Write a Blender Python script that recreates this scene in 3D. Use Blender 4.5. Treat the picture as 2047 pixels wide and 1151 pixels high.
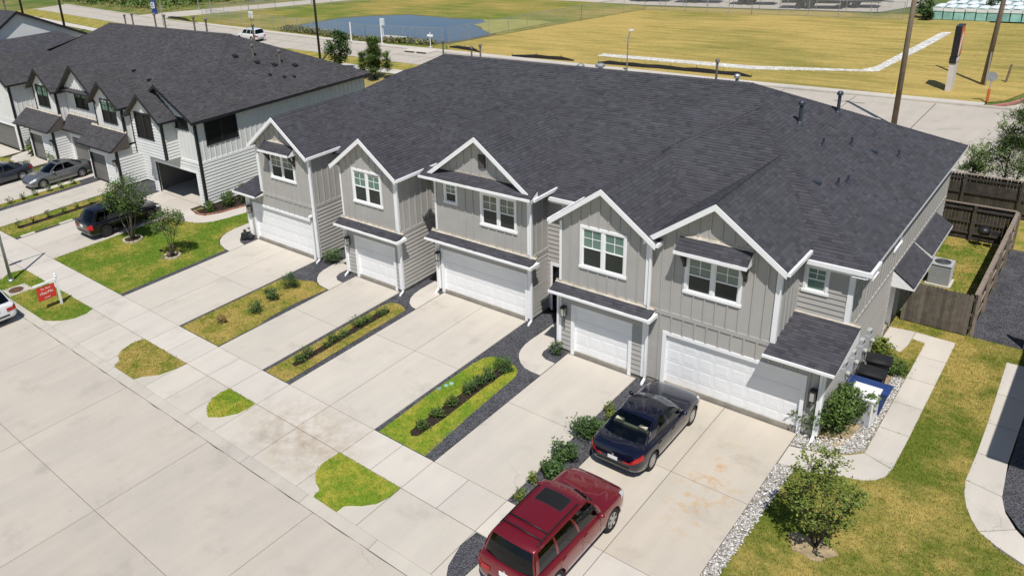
import bpy, bmesh, math, random
import numpy as np
from mathutils import Vector, Matrix

R = math.radians
random.seed(7)
for o in list(bpy.data.objects):
    bpy.data.objects.remove(o)
SC = bpy.context.scene
COL = SC.collection

# ------------------------------------------------------------------ camera
cam_d = bpy.data.cameras.new('camera')
cam = bpy.data.objects.new('camera', cam_d)
COL.objects.link(cam)
YAW, PITCH, ROLL = -0.7718, 0.3770, -0.0736
_f = Vector((math.sin(YAW) * math.cos(PITCH), math.cos(YAW) * math.cos(PITCH), -math.sin(PITCH)))
_r = Vector((math.cos(YAW), -math.sin(YAW), 0))
_u = _r.cross(_f)
_r2 = math.cos(ROLL) * _r + math.sin(ROLL) * _u
_u2 = -math.sin(ROLL) * _r + math.cos(ROLL) * _u
mw = Matrix((( _r2.x, _u2.x, -_f.x, 19.461), (_r2.y, _u2.y, -_f.y, -15.597), (_r2.z, _u2.z, -_f.z, 17.183), (0, 0, 0, 1)))
cam.matrix_world = mw
cam_d.sensor_width = 36
cam_d.sensor_fit = 'HORIZONTAL'
cam_d.lens = 1587.085 / 2047 * 36
cam_d.shift_x = (1023.5 - 797.3) / 2047
cam_d.shift_y = -(575.5 - 428.33) / 2047
cam_d.clip_end = 4000
SC.camera = cam

# ------------------------------------------------------------------ world, sun, exposure
SUN = Vector((0.44, -0.56, 1.27)).normalized()
EL = math.asin(SUN.z)
AZ = math.atan2(SUN.x, SUN.y)
world = bpy.data.worlds.new('World')
SC.world = world
world.use_nodes = True
wn = world.node_tree
sky = wn.nodes.new('ShaderNodeTexSky')
sky.sky_type = 'NISHITA'
sky.sun_disc = False
sky.sun_elevation = EL
sky.sun_rotation = AZ
sky.altitude = 10
sky.air_density = 1.0
sky.dust_density = 0.3
sky.ozone_density = 1.6
wn.nodes['Background'].inputs['Strength'].default_value = 0.082
wn.links.new(sky.outputs[0], wn.nodes['Background'].inputs['Color'])
sl = bpy.data.lights.new('sun', 'SUN')
sl.energy = 4.7
sl.angle = R(0.53)
sl.color = (1.0, 0.965, 0.915)
sun = bpy.data.objects.new('sun', sl)
COL.objects.link(sun)
sun.rotation_euler = SUN.to_track_quat('Z', 'Y').to_euler()
sun.location = (0, 0, 60)
SC.view_settings.view_transform = 'Standard'
SC.view_settings.look = 'None'
SC.view_settings.exposure = -0.06
SC.view_settings.gamma = 1.0
SC.view_settings.use_curve_mapping = False

# ------------------------------------------------------------------ materials
MATS = {}


class NT:
    def __init__(s, name):
        s.m = bpy.data.materials.new(name)
        s.m.use_nodes = True
        s.t = s.m.node_tree
        s.b = s.t.nodes['Principled BSDF']
        s.pos = None

    def n(s, typ, **kw):
        nd = s.t.nodes.new('ShaderNode' + typ)
        for k, v in kw.items():
            setattr(nd, k, v)
        return nd

    def l(s, a, b):
        s.t.links.new(a, b)

    def P(s, scale=None):
        if s.pos is None:
            s.pos = s.n('NewGeometry').outputs['Position']
        if scale is None:
            return s.pos
        mp = s.n('Mapping')
        mp.inputs['Scale'].default_value = scale
        s.l(s.pos, mp.inputs[0])
        return mp.outputs[0]

    def noise(s, scale, detail=4, rough=.55, vec=None, dist=0):
        nd = s.n('TexNoise')
        nd.inputs['Scale'].default_value = scale
        nd.inputs['Detail'].default_value = detail
        nd.inputs['Roughness'].default_value = rough
        nd.inputs['Distortion'].default_value = dist
        s.l(vec if vec is not None else s.P(), nd.inputs['Vector'])
        return nd.outputs['Fac']

    def ramp(s, fac, stops):
        nd = s.n('ValToRGB')
        el = nd.color_ramp.elements
        while len(el) < len(stops):
            el.new(.5)
        for e, (p, c) in zip(el, stops):
            e.position = p
            e.color = (c[0], c[1], c[2], 1) if not isinstance(c, (int, float)) else (c, c, c, 1)
        s.l(fac, nd.inputs[0])
        return nd.outputs[0]

    def mix(s, fac, a, b, mode='MIX'):
        nd = s.n('MixRGB', blend_type=mode)
        for v, i in ((fac, 0), (a, 1), (b, 2)):
            if isinstance(v, (int, float)):
                nd.inputs[i].default_value = v if i == 0 else (v, v, v, 1)
            elif isinstance(v, tuple):
                nd.inputs[i].default_value = (v[0], v[1], v[2], 1)
            else:
                s.l(v, nd.inputs[i])
        return nd.outputs[0]

    def math(s, op, a, b=0.5):
        nd = s.n('Math', operation=op)
        for v, i in ((a, 0), (b, 1)):
            if isinstance(v, (int, float)):
                nd.inputs[i].default_value = v
            else:
                s.l(v, nd.inputs[i])
        return nd.outputs[0]

    def bump(s, h, strength=.3, dist=.02):
        nd = s.n('Bump')
        nd.inputs['Strength'].default_value = strength
        nd.inputs['Distance'].default_value = dist
        s.l(h, nd.inputs['Height'])
        s.l(nd.outputs[0], s.b.inputs['Normal'])

    def col(s, c):
        if isinstance(c, tuple):
            s.b.inputs['Base Color'].default_value = (c[0], c[1], c[2], 1)
        else:
            s.l(c, s.b.inputs['Base Color'])

    def set(s, rough=.6, metal=0, spec=.5, coat=0, coat_r=.05):
        s.b.inputs['Roughness'].default_value = rough
        s.b.inputs['Metallic'].default_value = metal
        s.b.inputs['Specular IOR Level'].default_value = spec
        s.b.inputs['Coat Weight'].default_value = coat
        s.b.inputs['Coat Roughness'].default_value = coat_r


def M(name, c=None, rough=.65, var=.1, scale=2.5, rnd=0, bump=0, bscale=60, metal=0, spec=.4, coat=0, isl=0):
    if name in MATS:
        return MATS[name]
    k = NT(name)
    k.set(rough, metal, spec, coat)
    if var or rnd or isl:
        f = k.noise(scale, 5)
        a = tuple(x * (1 - var) for x in c)
        b = tuple(min(1, x * (1 + var)) for x in c)
        cc = k.ramp(f, [(.3, a), (.7, b)])
        if rnd:
            oi = k.n('ObjectInfo')
            v = k.ramp(oi.outputs['Random'], [(0, 1 - rnd), (1, 1 + rnd)])
            cc = k.mix(1, cc, v, 'MULTIPLY')
        if isl:
            g = k.n('NewGeometry')
            v = k.ramp(g.outputs['Random Per Island'], [(0, 1 - isl), (1, 1 + isl)])
            cc = k.mix(1, cc, v, 'MULTIPLY')
        k.col(cc)
    else:
        k.col(c)
    if bump:
        k.bump(k.noise(bscale, 3), bump, .01)
    MATS[name] = k.m
    return k.m


def mk_concrete(name, base, warm, stain=.5, rust=False):
    k = NT(name)
    k.set(.85, 0, .25)
    big = k.noise(.35, 5, .6)
    streak = k.noise(.6, 4, .6, k.P((3.2, .35, 1)))
    fine = k.noise(26, 3)
    blot = k.noise(.55, 5, .6)
    c = k.ramp(big, [(.3, base), (.7, warm)])
    c = k.mix(1, c, k.ramp(streak, [(.3, 1 - .10 * stain), (.65, 1.02)]), 'MULTIPLY')
    c = k.mix(1, c, k.ramp(blot, [(.27, 1 - .34 * stain), (.43, 1.0), (.8, 1.03)]), 'MULTIPLY')
    c = k.mix(1, c, k.ramp(fine, [(.3, .96), (.7, 1.03)]), 'MULTIPLY')
    oi = k.n('ObjectInfo')
    c = k.mix(1, c, k.ramp(oi.outputs['Random'], [(0, .945), (1, 1.035)]), 'MULTIPLY')
    vo = k.n('TexVoronoi', feature='DISTANCE_TO_EDGE')
    vo.inputs['Scale'].default_value = .16
    wob = k.n('VectorMath', operation='ADD')
    nz = k.n('TexNoise')
    nz.inputs['Scale'].default_value = 1.1
    nz.inputs['Detail'].default_value = 5
    k.l(k.P(), nz.inputs['Vector'])
    sc_ = k.n('VectorMath', operation='SCALE')
    sc_.inputs['Scale'].default_value = .9
    k.l(nz.outputs['Color'], sc_.inputs[0])
    k.l(k.P(), wob.inputs[0]); k.l(sc_.outputs[0], wob.inputs[1]); k.l(wob.outputs[0], vo.inputs['Vector'])
    ck_ = k.ramp(vo.outputs['Distance'], [(0, .62), (.0028, 1)])
    c = k.mix(k.ramp(k.noise(.22, 2), [(.56, 0), (.66, .7)]), c, k.mix(1, c, ck_, 'MULTIPLY'))
    sp = k.ramp(k.noise(3.1, 3, .5), [(.74, 1), (.80, .75)])
    c = k.mix(1, c, sp, 'MULTIPLY')
    sx = k.n('SeparateXYZ')
    k.l(k.P(), sx.inputs[0])
    ex = k.math('SUBTRACT', sx.outputs[0], .6)
    ey = k.math('ADD', sx.outputs[1], 1.7)
    dd = k.math('ADD', k.math('MULTIPLY', k.math('MULTIPLY', ex, ex), .10), k.math('MULTIPLY', k.math('MULTIPLY', ey, ey), .22))
    dirt = k.math('MULTIPLY', k.ramp(dd, [(0, 1), (1, 0)]), k.ramp(k.noise(1.3, 6, .7), [(.38, 0), (.62, 1)]))
    c = k.mix(dirt, c, k.mix(1, c, (.72, .66, .58), 'MULTIPLY'))
    if rust:
        rn = k.noise(1.9, 6, .7)
        sep = k.n('SeparateXYZ')
        k.l(k.P(), sep.inputs[0])
        # worn oil and rust marks where cars stand
        dx = k.math('SUBTRACT', sep.outputs[0], 12.4)
        dy = k.math('SUBTRACT', sep.outputs[1], 4.2)
        d = k.math('ADD', k.math('MULTIPLY', k.math('MULTIPLY', dx, dx), .8), k.math('MULTIPLY', k.math('MULTIPLY', dy, dy), .12))
        near = k.ramp(d, [(0, 1), (1, 0)])
        fac = k.math('MULTIPLY', near, k.ramp(rn, [(.50, 0), (.66, .85)]))
        c = k.mix(fac, c, (.50, .30, .11))
    k.col(c)
    k.bump(k.noise(120, 2), .15, .005)
    MATS[name] = k.m
    return k.m


mk_concrete('concrete', (.515, .475, .415), (.57, .52, .445), .6)
mk_concrete('concrete_walk', (.54, .50, .445), (.595, .548, .48), .45)
mk_concrete('concrete_street', (.455, .415, .36), (.515, .462, .388), .5)
mk_concrete('concrete_rust', (.52, .47, .395), (.575, .51, .42), .65, True)
mk_concrete('kerb', (.44, .41, .36), (.52, .48, .41), .6)
M('joint', (.10, .085, .065), .95, .3, 6)


def mk_grass(name, green, dry, bias, sc=.45, fine=True):
    k = NT(name)
    k.set(.85, 0, .15)
    a = k.noise(sc, 5, .6)
    b = k.noise(sc * 5, 5, .65)
    f = k.math('ADD', k.math('MULTIPLY', a, .65), k.math('MULTIPLY', b, .35))
    f = k.ramp(f, [(max(0, .5 - bias - .075), 0), (min(1, .5 - bias + .075), 1)])
    c = k.mix(f, green, dry)
    g = k.n('NewGeometry')
    if fine:
        c = k.mix(1, c, k.ramp(k.noise(38, 4, .7), [(.25, .55), (.75, 1.4)]), 'MULTIPLY')
        c = k.mix(1, c, k.ramp(k.noise(7, 4, .6), [(.25, .8), (.75, 1.2)]), 'MULTIPLY')
    c = k.mix(1, c, k.ramp(g.outputs['Random Per Island'], [(0, .72), (1, 1.3)]), 'MULTIPLY')
    k.col(c)
    k.bump(k.noise(55, 4, .7), .8, .03)
    MATS[name] = k.m
    return k.m


GREEN, DRY = (.125, .185, .030), (.38, .29, .082)
mk_grass('grass_green', (.125, .20, .020), (.34, .29, .06), -.04, .5)
mk_grass('grass_mixed', (.135, .19, .022), DRY, -.015, .7)
mk_grass('grass_dry', (.17, .20, .026), DRY, .02, .8)
mk_grass('grass_vivid', (.17, .26, .022), (.36, .34, .05), -.02, .9)
mk_grass('grass_side', (.13, .165, .022), (.385, .30, .085), -.012, .33)
mk_grass('verge', (.17, .175, .045), (.36, .28, .10), .06, .12)


def mk_field(name, green, dry, bias, sc, ang):
    k = NT(name)
    k.set(.9, 0, .1)
    mp = k.n('Mapping')
    mp.inputs['Rotation'].default_value = (0, 0, ang)
    mp.inputs['Scale'].default_value = (.22, 1.6, 1)
    k.l(k.P(), mp.inputs[0])
    st = k.noise(.55, 5, .6, mp.outputs[0])
    a = k.noise(sc, 5, .6)
    f = k.math('ADD', k.math('MULTIPLY', a, .7), k.math('MULTIPLY', st, .3))
    c = k.mix(k.ramp(f, [(.5 - bias - .1, 0), (.5 - bias + .1, 1)]), green, dry)
    c = k.mix(1, c, k.ramp(st, [(.3, .86), (.7, 1.12)]), 'MULTIPLY')
    c = k.mix(1, c, k.ramp(k.noise(2.6, 6, .7), [(.25, .78), (.75, 1.2)]), 'MULTIPLY')
    k.col(c)
    k.bump(k.noise(5, 5, .7), .6, .15)
    MATS[name] = k.m


mk_field('field', (.20, .20, .045), (.445, .33, .105), .05, .045, R(32))
mk_field('rough_land', (.10, .15, .035), (.30, .24, .09), -.02, .08, R(10))
mk_field('bank_grass', (.15, .19, .035), (.36, .27, .08), -.01, .07, R(-8))


def mk_gravel(name, lo, hi, sc):
    k = NT(name)
    k.set(.9, 0, .2)
    v = k.n('TexVoronoi')
    v.inputs['Scale'].default_value = sc
    k.l(k.P(), v.inputs['Vector'])
    c = k.ramp(v.outputs['Distance'], [(0, hi), (.65, lo)])
    sp = k.n('SeparateColor')
    k.l(v.outputs['Color'], sp.inputs[0])
    c = k.mix(1, c, k.ramp(sp.outputs[0], [(0, .6), (1, 1.5)]), 'MULTIPLY')
    c = k.mix(1, c, k.ramp(k.noise(1.5, 4), [(.3, .75), (.7, 1.25)]), 'MULTIPLY')
    k.col(c)
    k.bump(v.outputs['Distance'], .9, .03)
    MATS[name] = k.m


mk_gravel('gravel_dark', (.055, .055, .062), (.16, .16, .175), 26)
mk_gravel('gravel_white', (.20, .18, .15), (.58, .55, .50), 20)
mk_gravel('limestone', (.56, .54, .49), (.62, .60, .55), 14)
mk_gravel('mulch', (.022, .016, .012), (.075, .052, .036), 22)
M('soil', (.34, .26, .15), .95, .35, 3, bump=.4, bscale=20)
M('stone_dark', (.125, .125, .138), .85, .2, 8, isl=.55)
M('stone_white', (.56, .54, .51), .8, .1, 8, isl=.4)

M('wall_grey', (.415, .40, .375), .75, .05, 1.2)
M('batten_grey', (.42, .405, .38), .75, .05, 1.2, rnd=.03)
M('board_grey', (.42, .402, .374), .75, .05, 1.2, rnd=.04)
M('band_grey', (.415, .40, .375), .75, .04, 1.2)
M('wall_white', (.70, .70, .68), .7, .04, 1.2)
M('board_white', (.72, .72, .70), .7, .04, 1.2, rnd=.03)
M('trim_white', (.86, .86, .86), .5, .03, 2)
M('gutter_white', (.86, .86, .86), .35, .05, 1.5, spec=.5)
M('trim_black', (.018, .018, .022), .5, .1, 2)
M('soffit_dark', (.10, .085, .075), .8, .1, 2)
M('flashing', (.47, .42, .35), .7, .2, 5)
M('foundation', (.30, .275, .235), .9, .2, 3)
M('door_white', (.84, .84, .84), .45, .03, 1.5)
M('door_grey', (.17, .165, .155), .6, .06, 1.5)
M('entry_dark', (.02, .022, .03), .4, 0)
M('lamp_black', (.015, .015, .017), .4, 0)
M('lamp_glass', (.42, .42, .38), .2, .1, 20)
M('bracket_wood', (.045, .040, .034), .7, .2, 8)
M('black_plastic', (.016, .016, .018), .45, .15, 5)
M('blue_plastic', (.022, .05, .17), .4, .1, 3)
M('appliance_white', (.80, .80, .80), .35, .02, 3)
M('metal_grey', (.34, .35, .36), .4, .1, 4, metal=.5)
M('ac_grey', (.22, .225, .225), .55, .1, 6)
M('meter_grey', (.42, .43, .44), .5, .08, 4)
M('galv', (.42, .43, .44), .45, .1, 3, metal=.6)
M('lead_pipe', (.05, .06, .08), .45, .1, 3, metal=.2)
M('rust_pipe', (.17, .145, .125), .7, .2, 4)
M('trunk', (.16, .125, .095), .9, .25, 9, bump=.4, bscale=25)
M('trunk_dark', (.075, .06, .048), .9, .25, 9)
M('pole_wood', (.20, .15, .105), .9, .22, 3, bump=.4, bscale=14)
M('pole_black', (.02, .018, .017), .6, .1, 3)
M('ring_block', (.50, .43, .33), .9, .15, 6, rnd=.12)
M('brick_red', (.32, .15, .10), .9, .2, 8, rnd=.15)
M('rust_iron', (.13, .06, .045), .7, .3, 12)
M('sign_red', (.62, .045, .03), .45, .04, 3)
M('sign_text', (.85, .80, .78), .5, 0)
M('white_paint', (.80, .80, .79), .5, .04, 3)
M('red_paint', (.48, .19, .17), .8, .2, 3)
M('orange_paint', (.62, .13, .04), .6, .1, 3)
M('yellow_paint', (.70, .55, .10), .6, .1, 3)
M('blue_paint', (.015, .04, .22), .5, .1, 2)
M('silt_black', (.016, .016, .016), .9, .2, 4)
M('pylon_concrete', (.60, .56, .52), .8, .06, 2)
M('pylon_red', (.60, .12, .06), .4, .3, .9)
M('pylon_white', (.75, .66, .66), .4, .1, 2)
M('trailer_black', (.02, .02, .022), .4, .1, 3)
M('trailer_white', (.75, .76, .78), .4, .05, 1)
M('wrap_white', (.78, .80, .81), .4, .08, .8)
M('wrap_teal', (.25, .46, .41), .4, .25, 1.2, rnd=.25)
M('wood_dark', (.060, .050, .042), .95, .3, 5, rnd=.28, bump=.3, bscale=30)
M('wood_fence', (.135, .115, .095), .95, .28, 4, rnd=.30, bump=.3, bscale=30)
M('wood_pale', (.25, .20, .16), .9, .2, 5, rnd=.15)
M('leaf', (.075, .125, .024), .55, .25, 2, isl=.45, spec=.3)
M('leaf_dark', (.055, .105, .024), .55, .25, 2, isl=.45, spec=.35)
M('leaf_light', (.135, .175, .03), .6, .25, 2, isl=.45, spec=.3)
M('leaf_dry', (.22, .13, .05), .8, .25, 2, isl=.4)
M('needle', (.11, .165, .04), .6, .25, 2, isl=.4)
M('reed', (.17, .17, .06), .8, .3, .4, isl=.4)


def mk_shingle(name, obj_random, lo, hi):
    k = NT(name)
    k.set(.9, 0, .22)
    if obj_random:
        v = k.n('ObjectInfo').outputs['Random']
    else:
        at = k.n('Attribute')
        at.attribute_name = 'tone'
        v = at.outputs['Fac']
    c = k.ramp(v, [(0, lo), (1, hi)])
    c = k.mix(1, c, k.ramp(k.noise(.5, 4), [(.3, .92), (.7, 1.10)]), 'MULTIPLY')
    c = k.mix(1, c, k.ramp(k.noise(70, 3, .7), [(.25, .75), (.75, 1.25)]), 'MULTIPLY')
    k.col(c)
    k.bump(k.noise(160, 2), .3, .004)
    MATS[name] = k.m


SH_LO, SH_HI = (.046, .045, .053), (.078, .076, .087)
mk_shingle('shingle', False, SH_LO, SH_HI)
mk_shingle('shingle_single', True, SH_LO, SH_HI)
mk_shingle('shingle_brown', False, (.050, .048, .051), (.088, .084, .088))
M('roof_deck', (.05, .05, .055), .9, .1, 3)


def mk_glass_dark(name, c, rough=.06, spec=.6):
    k = NT(name)
    k.set(rough, 0, spec)
    w = k.noise(.8, 3)
    k.col(k.mix(k.ramp(w, [(.35, 0), (.65, 1)]), c, tuple(x * 1.5 for x in c)))
    MATS[name] = k.m


mk_glass_dark('pane_low', (.022, .028, .025), .25, .4)
mk_glass_dark('pane_black', (.010, .010, .010), .5, .25)
k = NT('pane_blind')
k.set(.10, 0, .6)
wv = k.n('TexWave')
wv.wave_type = 'BANDS'
wv.bands_direction = 'Z'
wv.inputs['Scale'].default_value = 8
k.l(k.P(), wv.inputs[0])
k.col(k.mix(k.ramp(wv.outputs['Fac'], [(.2, 0), (.6, 1)]), (.085, .125, .10), (.20, .265, .215)))
MATS['pane_blind'] = k.m
k = NT('pane_green')
k.set(.08, 0, .6)
k.col(k.ramp(k.noise(.9, 3), [(.3, (.10, .19, .155)), (.7, (.17, .26, .21))]))
MATS['pane_green'] = k.m
k = NT('pane_curtain')
k.set(.1, 0, .6)
wv = k.n('TexWave')
wv.wave_type = 'BANDS'
wv.bands_direction = 'X'
wv.inputs['Scale'].default_value = 3.2
wv.inputs['Distortion'].default_value = 1.5
k.l(k.P(), wv.inputs[0])
k.col(k.ramp(wv.outputs['Fac'], [(0, (.07, .085, .065)), (1, (.22, .24, .19))]))
MATS['pane_curtain'] = k.m


def mk_carglass(name, tint):
    k = NT(name)
    tr = k.n('BsdfTransparent')
    tr.inputs[0].default_value = (tint[0], tint[1], tint[2], 1)
    gl = k.n('BsdfGlossy')
    gl.inputs['Roughness'].default_value = .02
    gl.inputs['Color'].default_value = (.9, .95, 1, 1)
    fr = k.n('Fresnel')
    fr.inputs['IOR'].default_value = 1.5
    mx = k.n('MixShader')
    k.l(fr.outputs[0], mx.inputs[0])
    k.l(tr.outputs[0], mx.inputs[1])
    k.l(gl.outputs[0], mx.inputs[2])
    k.l(mx.outputs[0], k.t.nodes['Material Output'].inputs['Surface'])
    MATS[name] = k.m


mk_carglass('car_glass', (.40, .46, .42))
mk_carglass('car_glass_dark', (.05, .055, .06))


def mk_paint(name, c, metal=.35, rough=.3):
    k = NT(name)
    k.set(rough, metal, .5, 1.0, .03)
    k.col(k.mix(1, c, k.ramp(k.noise(.9, 4), [(.3, .94), (.7, 1.05)]), 'MULTIPLY'))
    MATS[name] = k.m


mk_paint('paint_navy', (.0045, .006, .022), .3, .22)
mk_paint('paint_red', (.185, .008, .016), .3, .25)
mk_paint('paint_black', (.008, .009, .014))
mk_paint('paint_silver', (.20, .205, .21), .6)
mk_paint('paint_slate', (.045, .052, .07), .5)
mk_paint('paint_white', (.74, .75, .77), 0, .3)
M('car_black', (.012, .012, .013), .5, 0)
M('tyre', (.014, .014, .015), .85, .1, 8)
M('rim', (.52, .53, .55), .25, .05, 5, metal=.85)
M('rim_dark', (.08, .08, .09), .35, .05, 5, metal=.6)
M('tail_red', (.42, .012, .012), .15, .15, 9, spec=.6)
M('lamp_clear', (.55, .57, .60), .12, .15, 12, spec=.7)
M('leather_cream', (.52, .47, .36), .6, .05, 5)
M('cloth_dark', (.03, .03, .032), .8, .1, 5)

k = NT('water')
k.set(.06, 0, .5)
k.col((.030, .058, .105))
k.bump(k.noise(3.5, 4, .6), .25, .03)
MATS['water'] = k.m
M('algae', (.30, .29, .075), .8, .12, .5)
M('mud', (.13, .115, .06), .8, .3, .4)

k = NT('chain_link')
tr = k.n('BsdfTransparent')
df = k.n('BsdfDiffuse')
df.inputs[0].default_value = (.34, .35, .36, 1)
ck = k.n('TexWave')
ck.wave_type = 'BANDS'
ck.bands_direction = 'DIAGONAL'
ck.inputs['Scale'].default_value = 6
k.l(k.P(), ck.inputs[0])
mx = k.n('MixShader')
k.l(k.ramp(ck.outputs['Fac'], [(.62, 0), (.78, .42)]), mx.inputs[0])
k.l(tr.outputs[0], mx.inputs[1])
k.l(df.outputs[0], mx.inputs[2])
k.l(mx.outputs[0], k.t.nodes['Material Output'].inputs['Surface'])
MATS['chain_link'] = k.m

# ------------------------------------------------------------------ mesh helpers
WL = {}          # world location of the root each part hangs from


class MB:
    def __init__(s):
        s.v, s.f, s.t = [], [], []

    def quad(s, *pts):
        i = len(s.v)
        s.v += [tuple(p) for p in pts]
        s.f.append(tuple(range(i, i + len(pts))))
        return s

    def box(s, x0, y0, z0, x1, y1, z1):
        if x0 > x1: x0, x1 = x1, x0
        if y0 > y1: y0, y1 = y1, y0
        if z0 > z1: z0, z1 = z1, z0
        i = len(s.v)
        s.v += [(x0, y0, z0), (x1, y0, z0), (x1, y1, z0), (x0, y1, z0), (x0, y0, z1), (x1, y0, z1), (x1, y1, z1), (x0, y1, z1)]
        s.f += [tuple(i + k for k in q) for q in ((0, 3, 2, 1), (4, 5, 6, 7), (0, 1, 5, 4), (1, 2, 6, 5), (2, 3, 7, 6), (3, 0, 4, 7))]
        return s

    def hexa(s, p):          # 8 points, bottom loop then top loop
        i = len(s.v)
        s.v += [tuple(q) for q in p]
        s.f += [tuple(i + k for k in q) for q in ((0, 3, 2, 1), (4, 5, 6, 7), (0, 1, 5, 4), (1, 2, 6, 5), (2, 3, 7, 6), (3, 0, 4, 7))]
        return s

    def beam(s, a, b, w, h, up=(0, 0, 1)):      # rectangular bar from a to b
        a, b, up = Vector(a), Vector(b), Vector(up)
        d = (b - a).normalized()
        sd = d.cross(up).normalized() * (w / 2)
        u2 = sd.cross(d).normalized() * (h / 2)
        return s.hexa([a - sd - u2, a + sd - u2, b + sd - u2, b - sd - u2, a - sd + u2, a + sd + u2, b + sd + u2, b - sd + u2])

    def prism(s, poly, z0, z1):
        n = len(poly)
        ar = sum(poly[i][0] * poly[(i + 1) % n][1] - poly[(i + 1) % n][0] * poly[i][1] for i in range(n))
        if ar < 0:
            poly = poly[::-1]
        i = len(s.v)
        s.v += [(x, y, z0) for x, y in poly] + [(x, y, z1) for x, y in poly]
        s.f.append(tuple(i + n + k for k in range(n)))
        s.f.append(tuple(i + k for k in reversed(range(n))))
        for k in range(n):
            j = (k + 1) % n
            s.f.append((i + k, i + j, i + n + j, i + n + k))
        return s

    def tube(s, pts, r, seg=8, cap=True):
        pts = [Vector(p) for p in pts]
        rs = r if isinstance(r, (list, tuple)) else [r] * len(pts)
        rings = []
        for k, p in enumerate(pts):
            d = (pts[min(k + 1, len(pts) - 1)] - pts[max(k - 1, 0)])
            d = d.normalized() if d.length > 1e-9 else Vector((0, 0, 1))
            a = d.orthogonal().normalized() if abs(d.z) < .9 else Vector((1, 0, 0)).cross(d).normalized()
            b = d.cross(a)
            i = len(s.v)
            for q in range(seg):
                t = 2 * math.pi * q / seg
                s.v.append(tuple(p + (a * math.cos(t) + b * math.sin(t)) * rs[k]))
            rings.append(i)
        for k in range(len(pts) - 1):
            for q in range(seg):
                j = (q + 1) % seg
                s.f.append((rings[k] + q, rings[k] + j, rings[k + 1] + j, rings[k + 1] + q))
        if cap:
            s.f.append(tuple(rings[0] + q for q in reversed(range(seg))))
            s.f.append(tuple(rings[-1] + q for q in range(seg)))
        return s

    def lathe(s, prof, seg=20, axis='Z', c=(0, 0, 0)):     # prof: (radius, height)
        i = len(s.v)
        for r_, h in prof:
            for q in range(seg):
                t = 2 * math.pi * q / seg
                a, b = r_ * math.cos(t), r_ * math.sin(t)
                p = (a, b, h) if axis == 'Z' else (h, a, b) if axis == 'X' else (b, h, a)
                s.v.append((p[0] + c[0], p[1] + c[1], p[2] + c[2]))
        for k in range(len(prof) - 1):
            for q in range(seg):
                j = (q + 1) % seg
                s.f.append((i + k * seg + q, i + k * seg + j, i + (k + 1) * seg + j, i + (k + 1) * seg + q))
        s.f.append(tuple(i + q for q in reversed(range(seg))))
        s.f.append(tuple(i + (len(prof) - 1) * seg + q for q in range(seg)))
        return s

    def grid(s, pts, nu, nv):      # pts row-major nv rows of nu
        i = len(s.v)
        s.v += [tuple(p) for p in pts]
        for b in range(nv - 1):
            for a in range(nu - 1):
                s.f.append((i + b * nu + a, i + b * nu + a + 1, i + (b + 1) * nu + a + 1, i + (b + 1) * nu + a))
        return s


def mesh_of(name, mb, m, off=(0, 0, 0), smooth=False):
    me = bpy.data.meshes.new(name)
    v = mb.v if tuple(off) == (0, 0, 0) else [(x - off[0], y - off[1], z - off[2]) for x, y, z in mb.v]
    me.from_pydata(v, [], mb.f)
    if m:
        me.materials.append(MATS[m])
    if smooth:
        me.polygons.foreach_set('use_smooth', [True] * len(me.polygons))
    if mb.t:
        at = me.attributes.new('tone', 'FLOAT', 'FACE')
        at.data.foreach_set('value', mb.t)
    me.update()
    return me


def link(name, me, parent=None):
    o = bpy.data.objects.new(name, me)
    COL.objects.link(o)
    if parent:
        o.parent = parent
        WL[o] = WL.get(parent, Vector((0, 0, 0)))
    return o


def tag(o, label=None, cat=None, group=None, kind=None):
    for k_, v_ in (('label', label), ('category', cat), ('group', group), ('kind', kind)):
        if v_:
            o[k_] = v_
    return o


def root(name, loc, label, cat, group=None):
    o = bpy.data.objects.new(name, None)
    COL.objects.link(o)
    o.empty_display_size = .3
    o.location = loc
    WL[o] = Vector(loc)
    return tag(o, label, cat, group)


def part(name, mb, m, parent, smooth=False, local=False):
    off = (0, 0, 0) if (local or parent is None) else WL[parent]
    return link(name, mesh_of(name, mb, m, off, smooth), parent)


def solo(name, mb, m, loc, label, cat, group=None, smooth=False):
    me = mesh_of(name, mb, m, loc, smooth)
    o = link(name, me)
    o.location = loc
    return tag(o, label, cat, group)


def struct(name, mb, m, parent=None, smooth=False):
    o = part(name, mb, m, parent, smooth)
    if parent is None:
        WL[o] = Vector((0, 0, 0))
        o['kind'] = 'structure'
    return o


UNIT = {}


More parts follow.
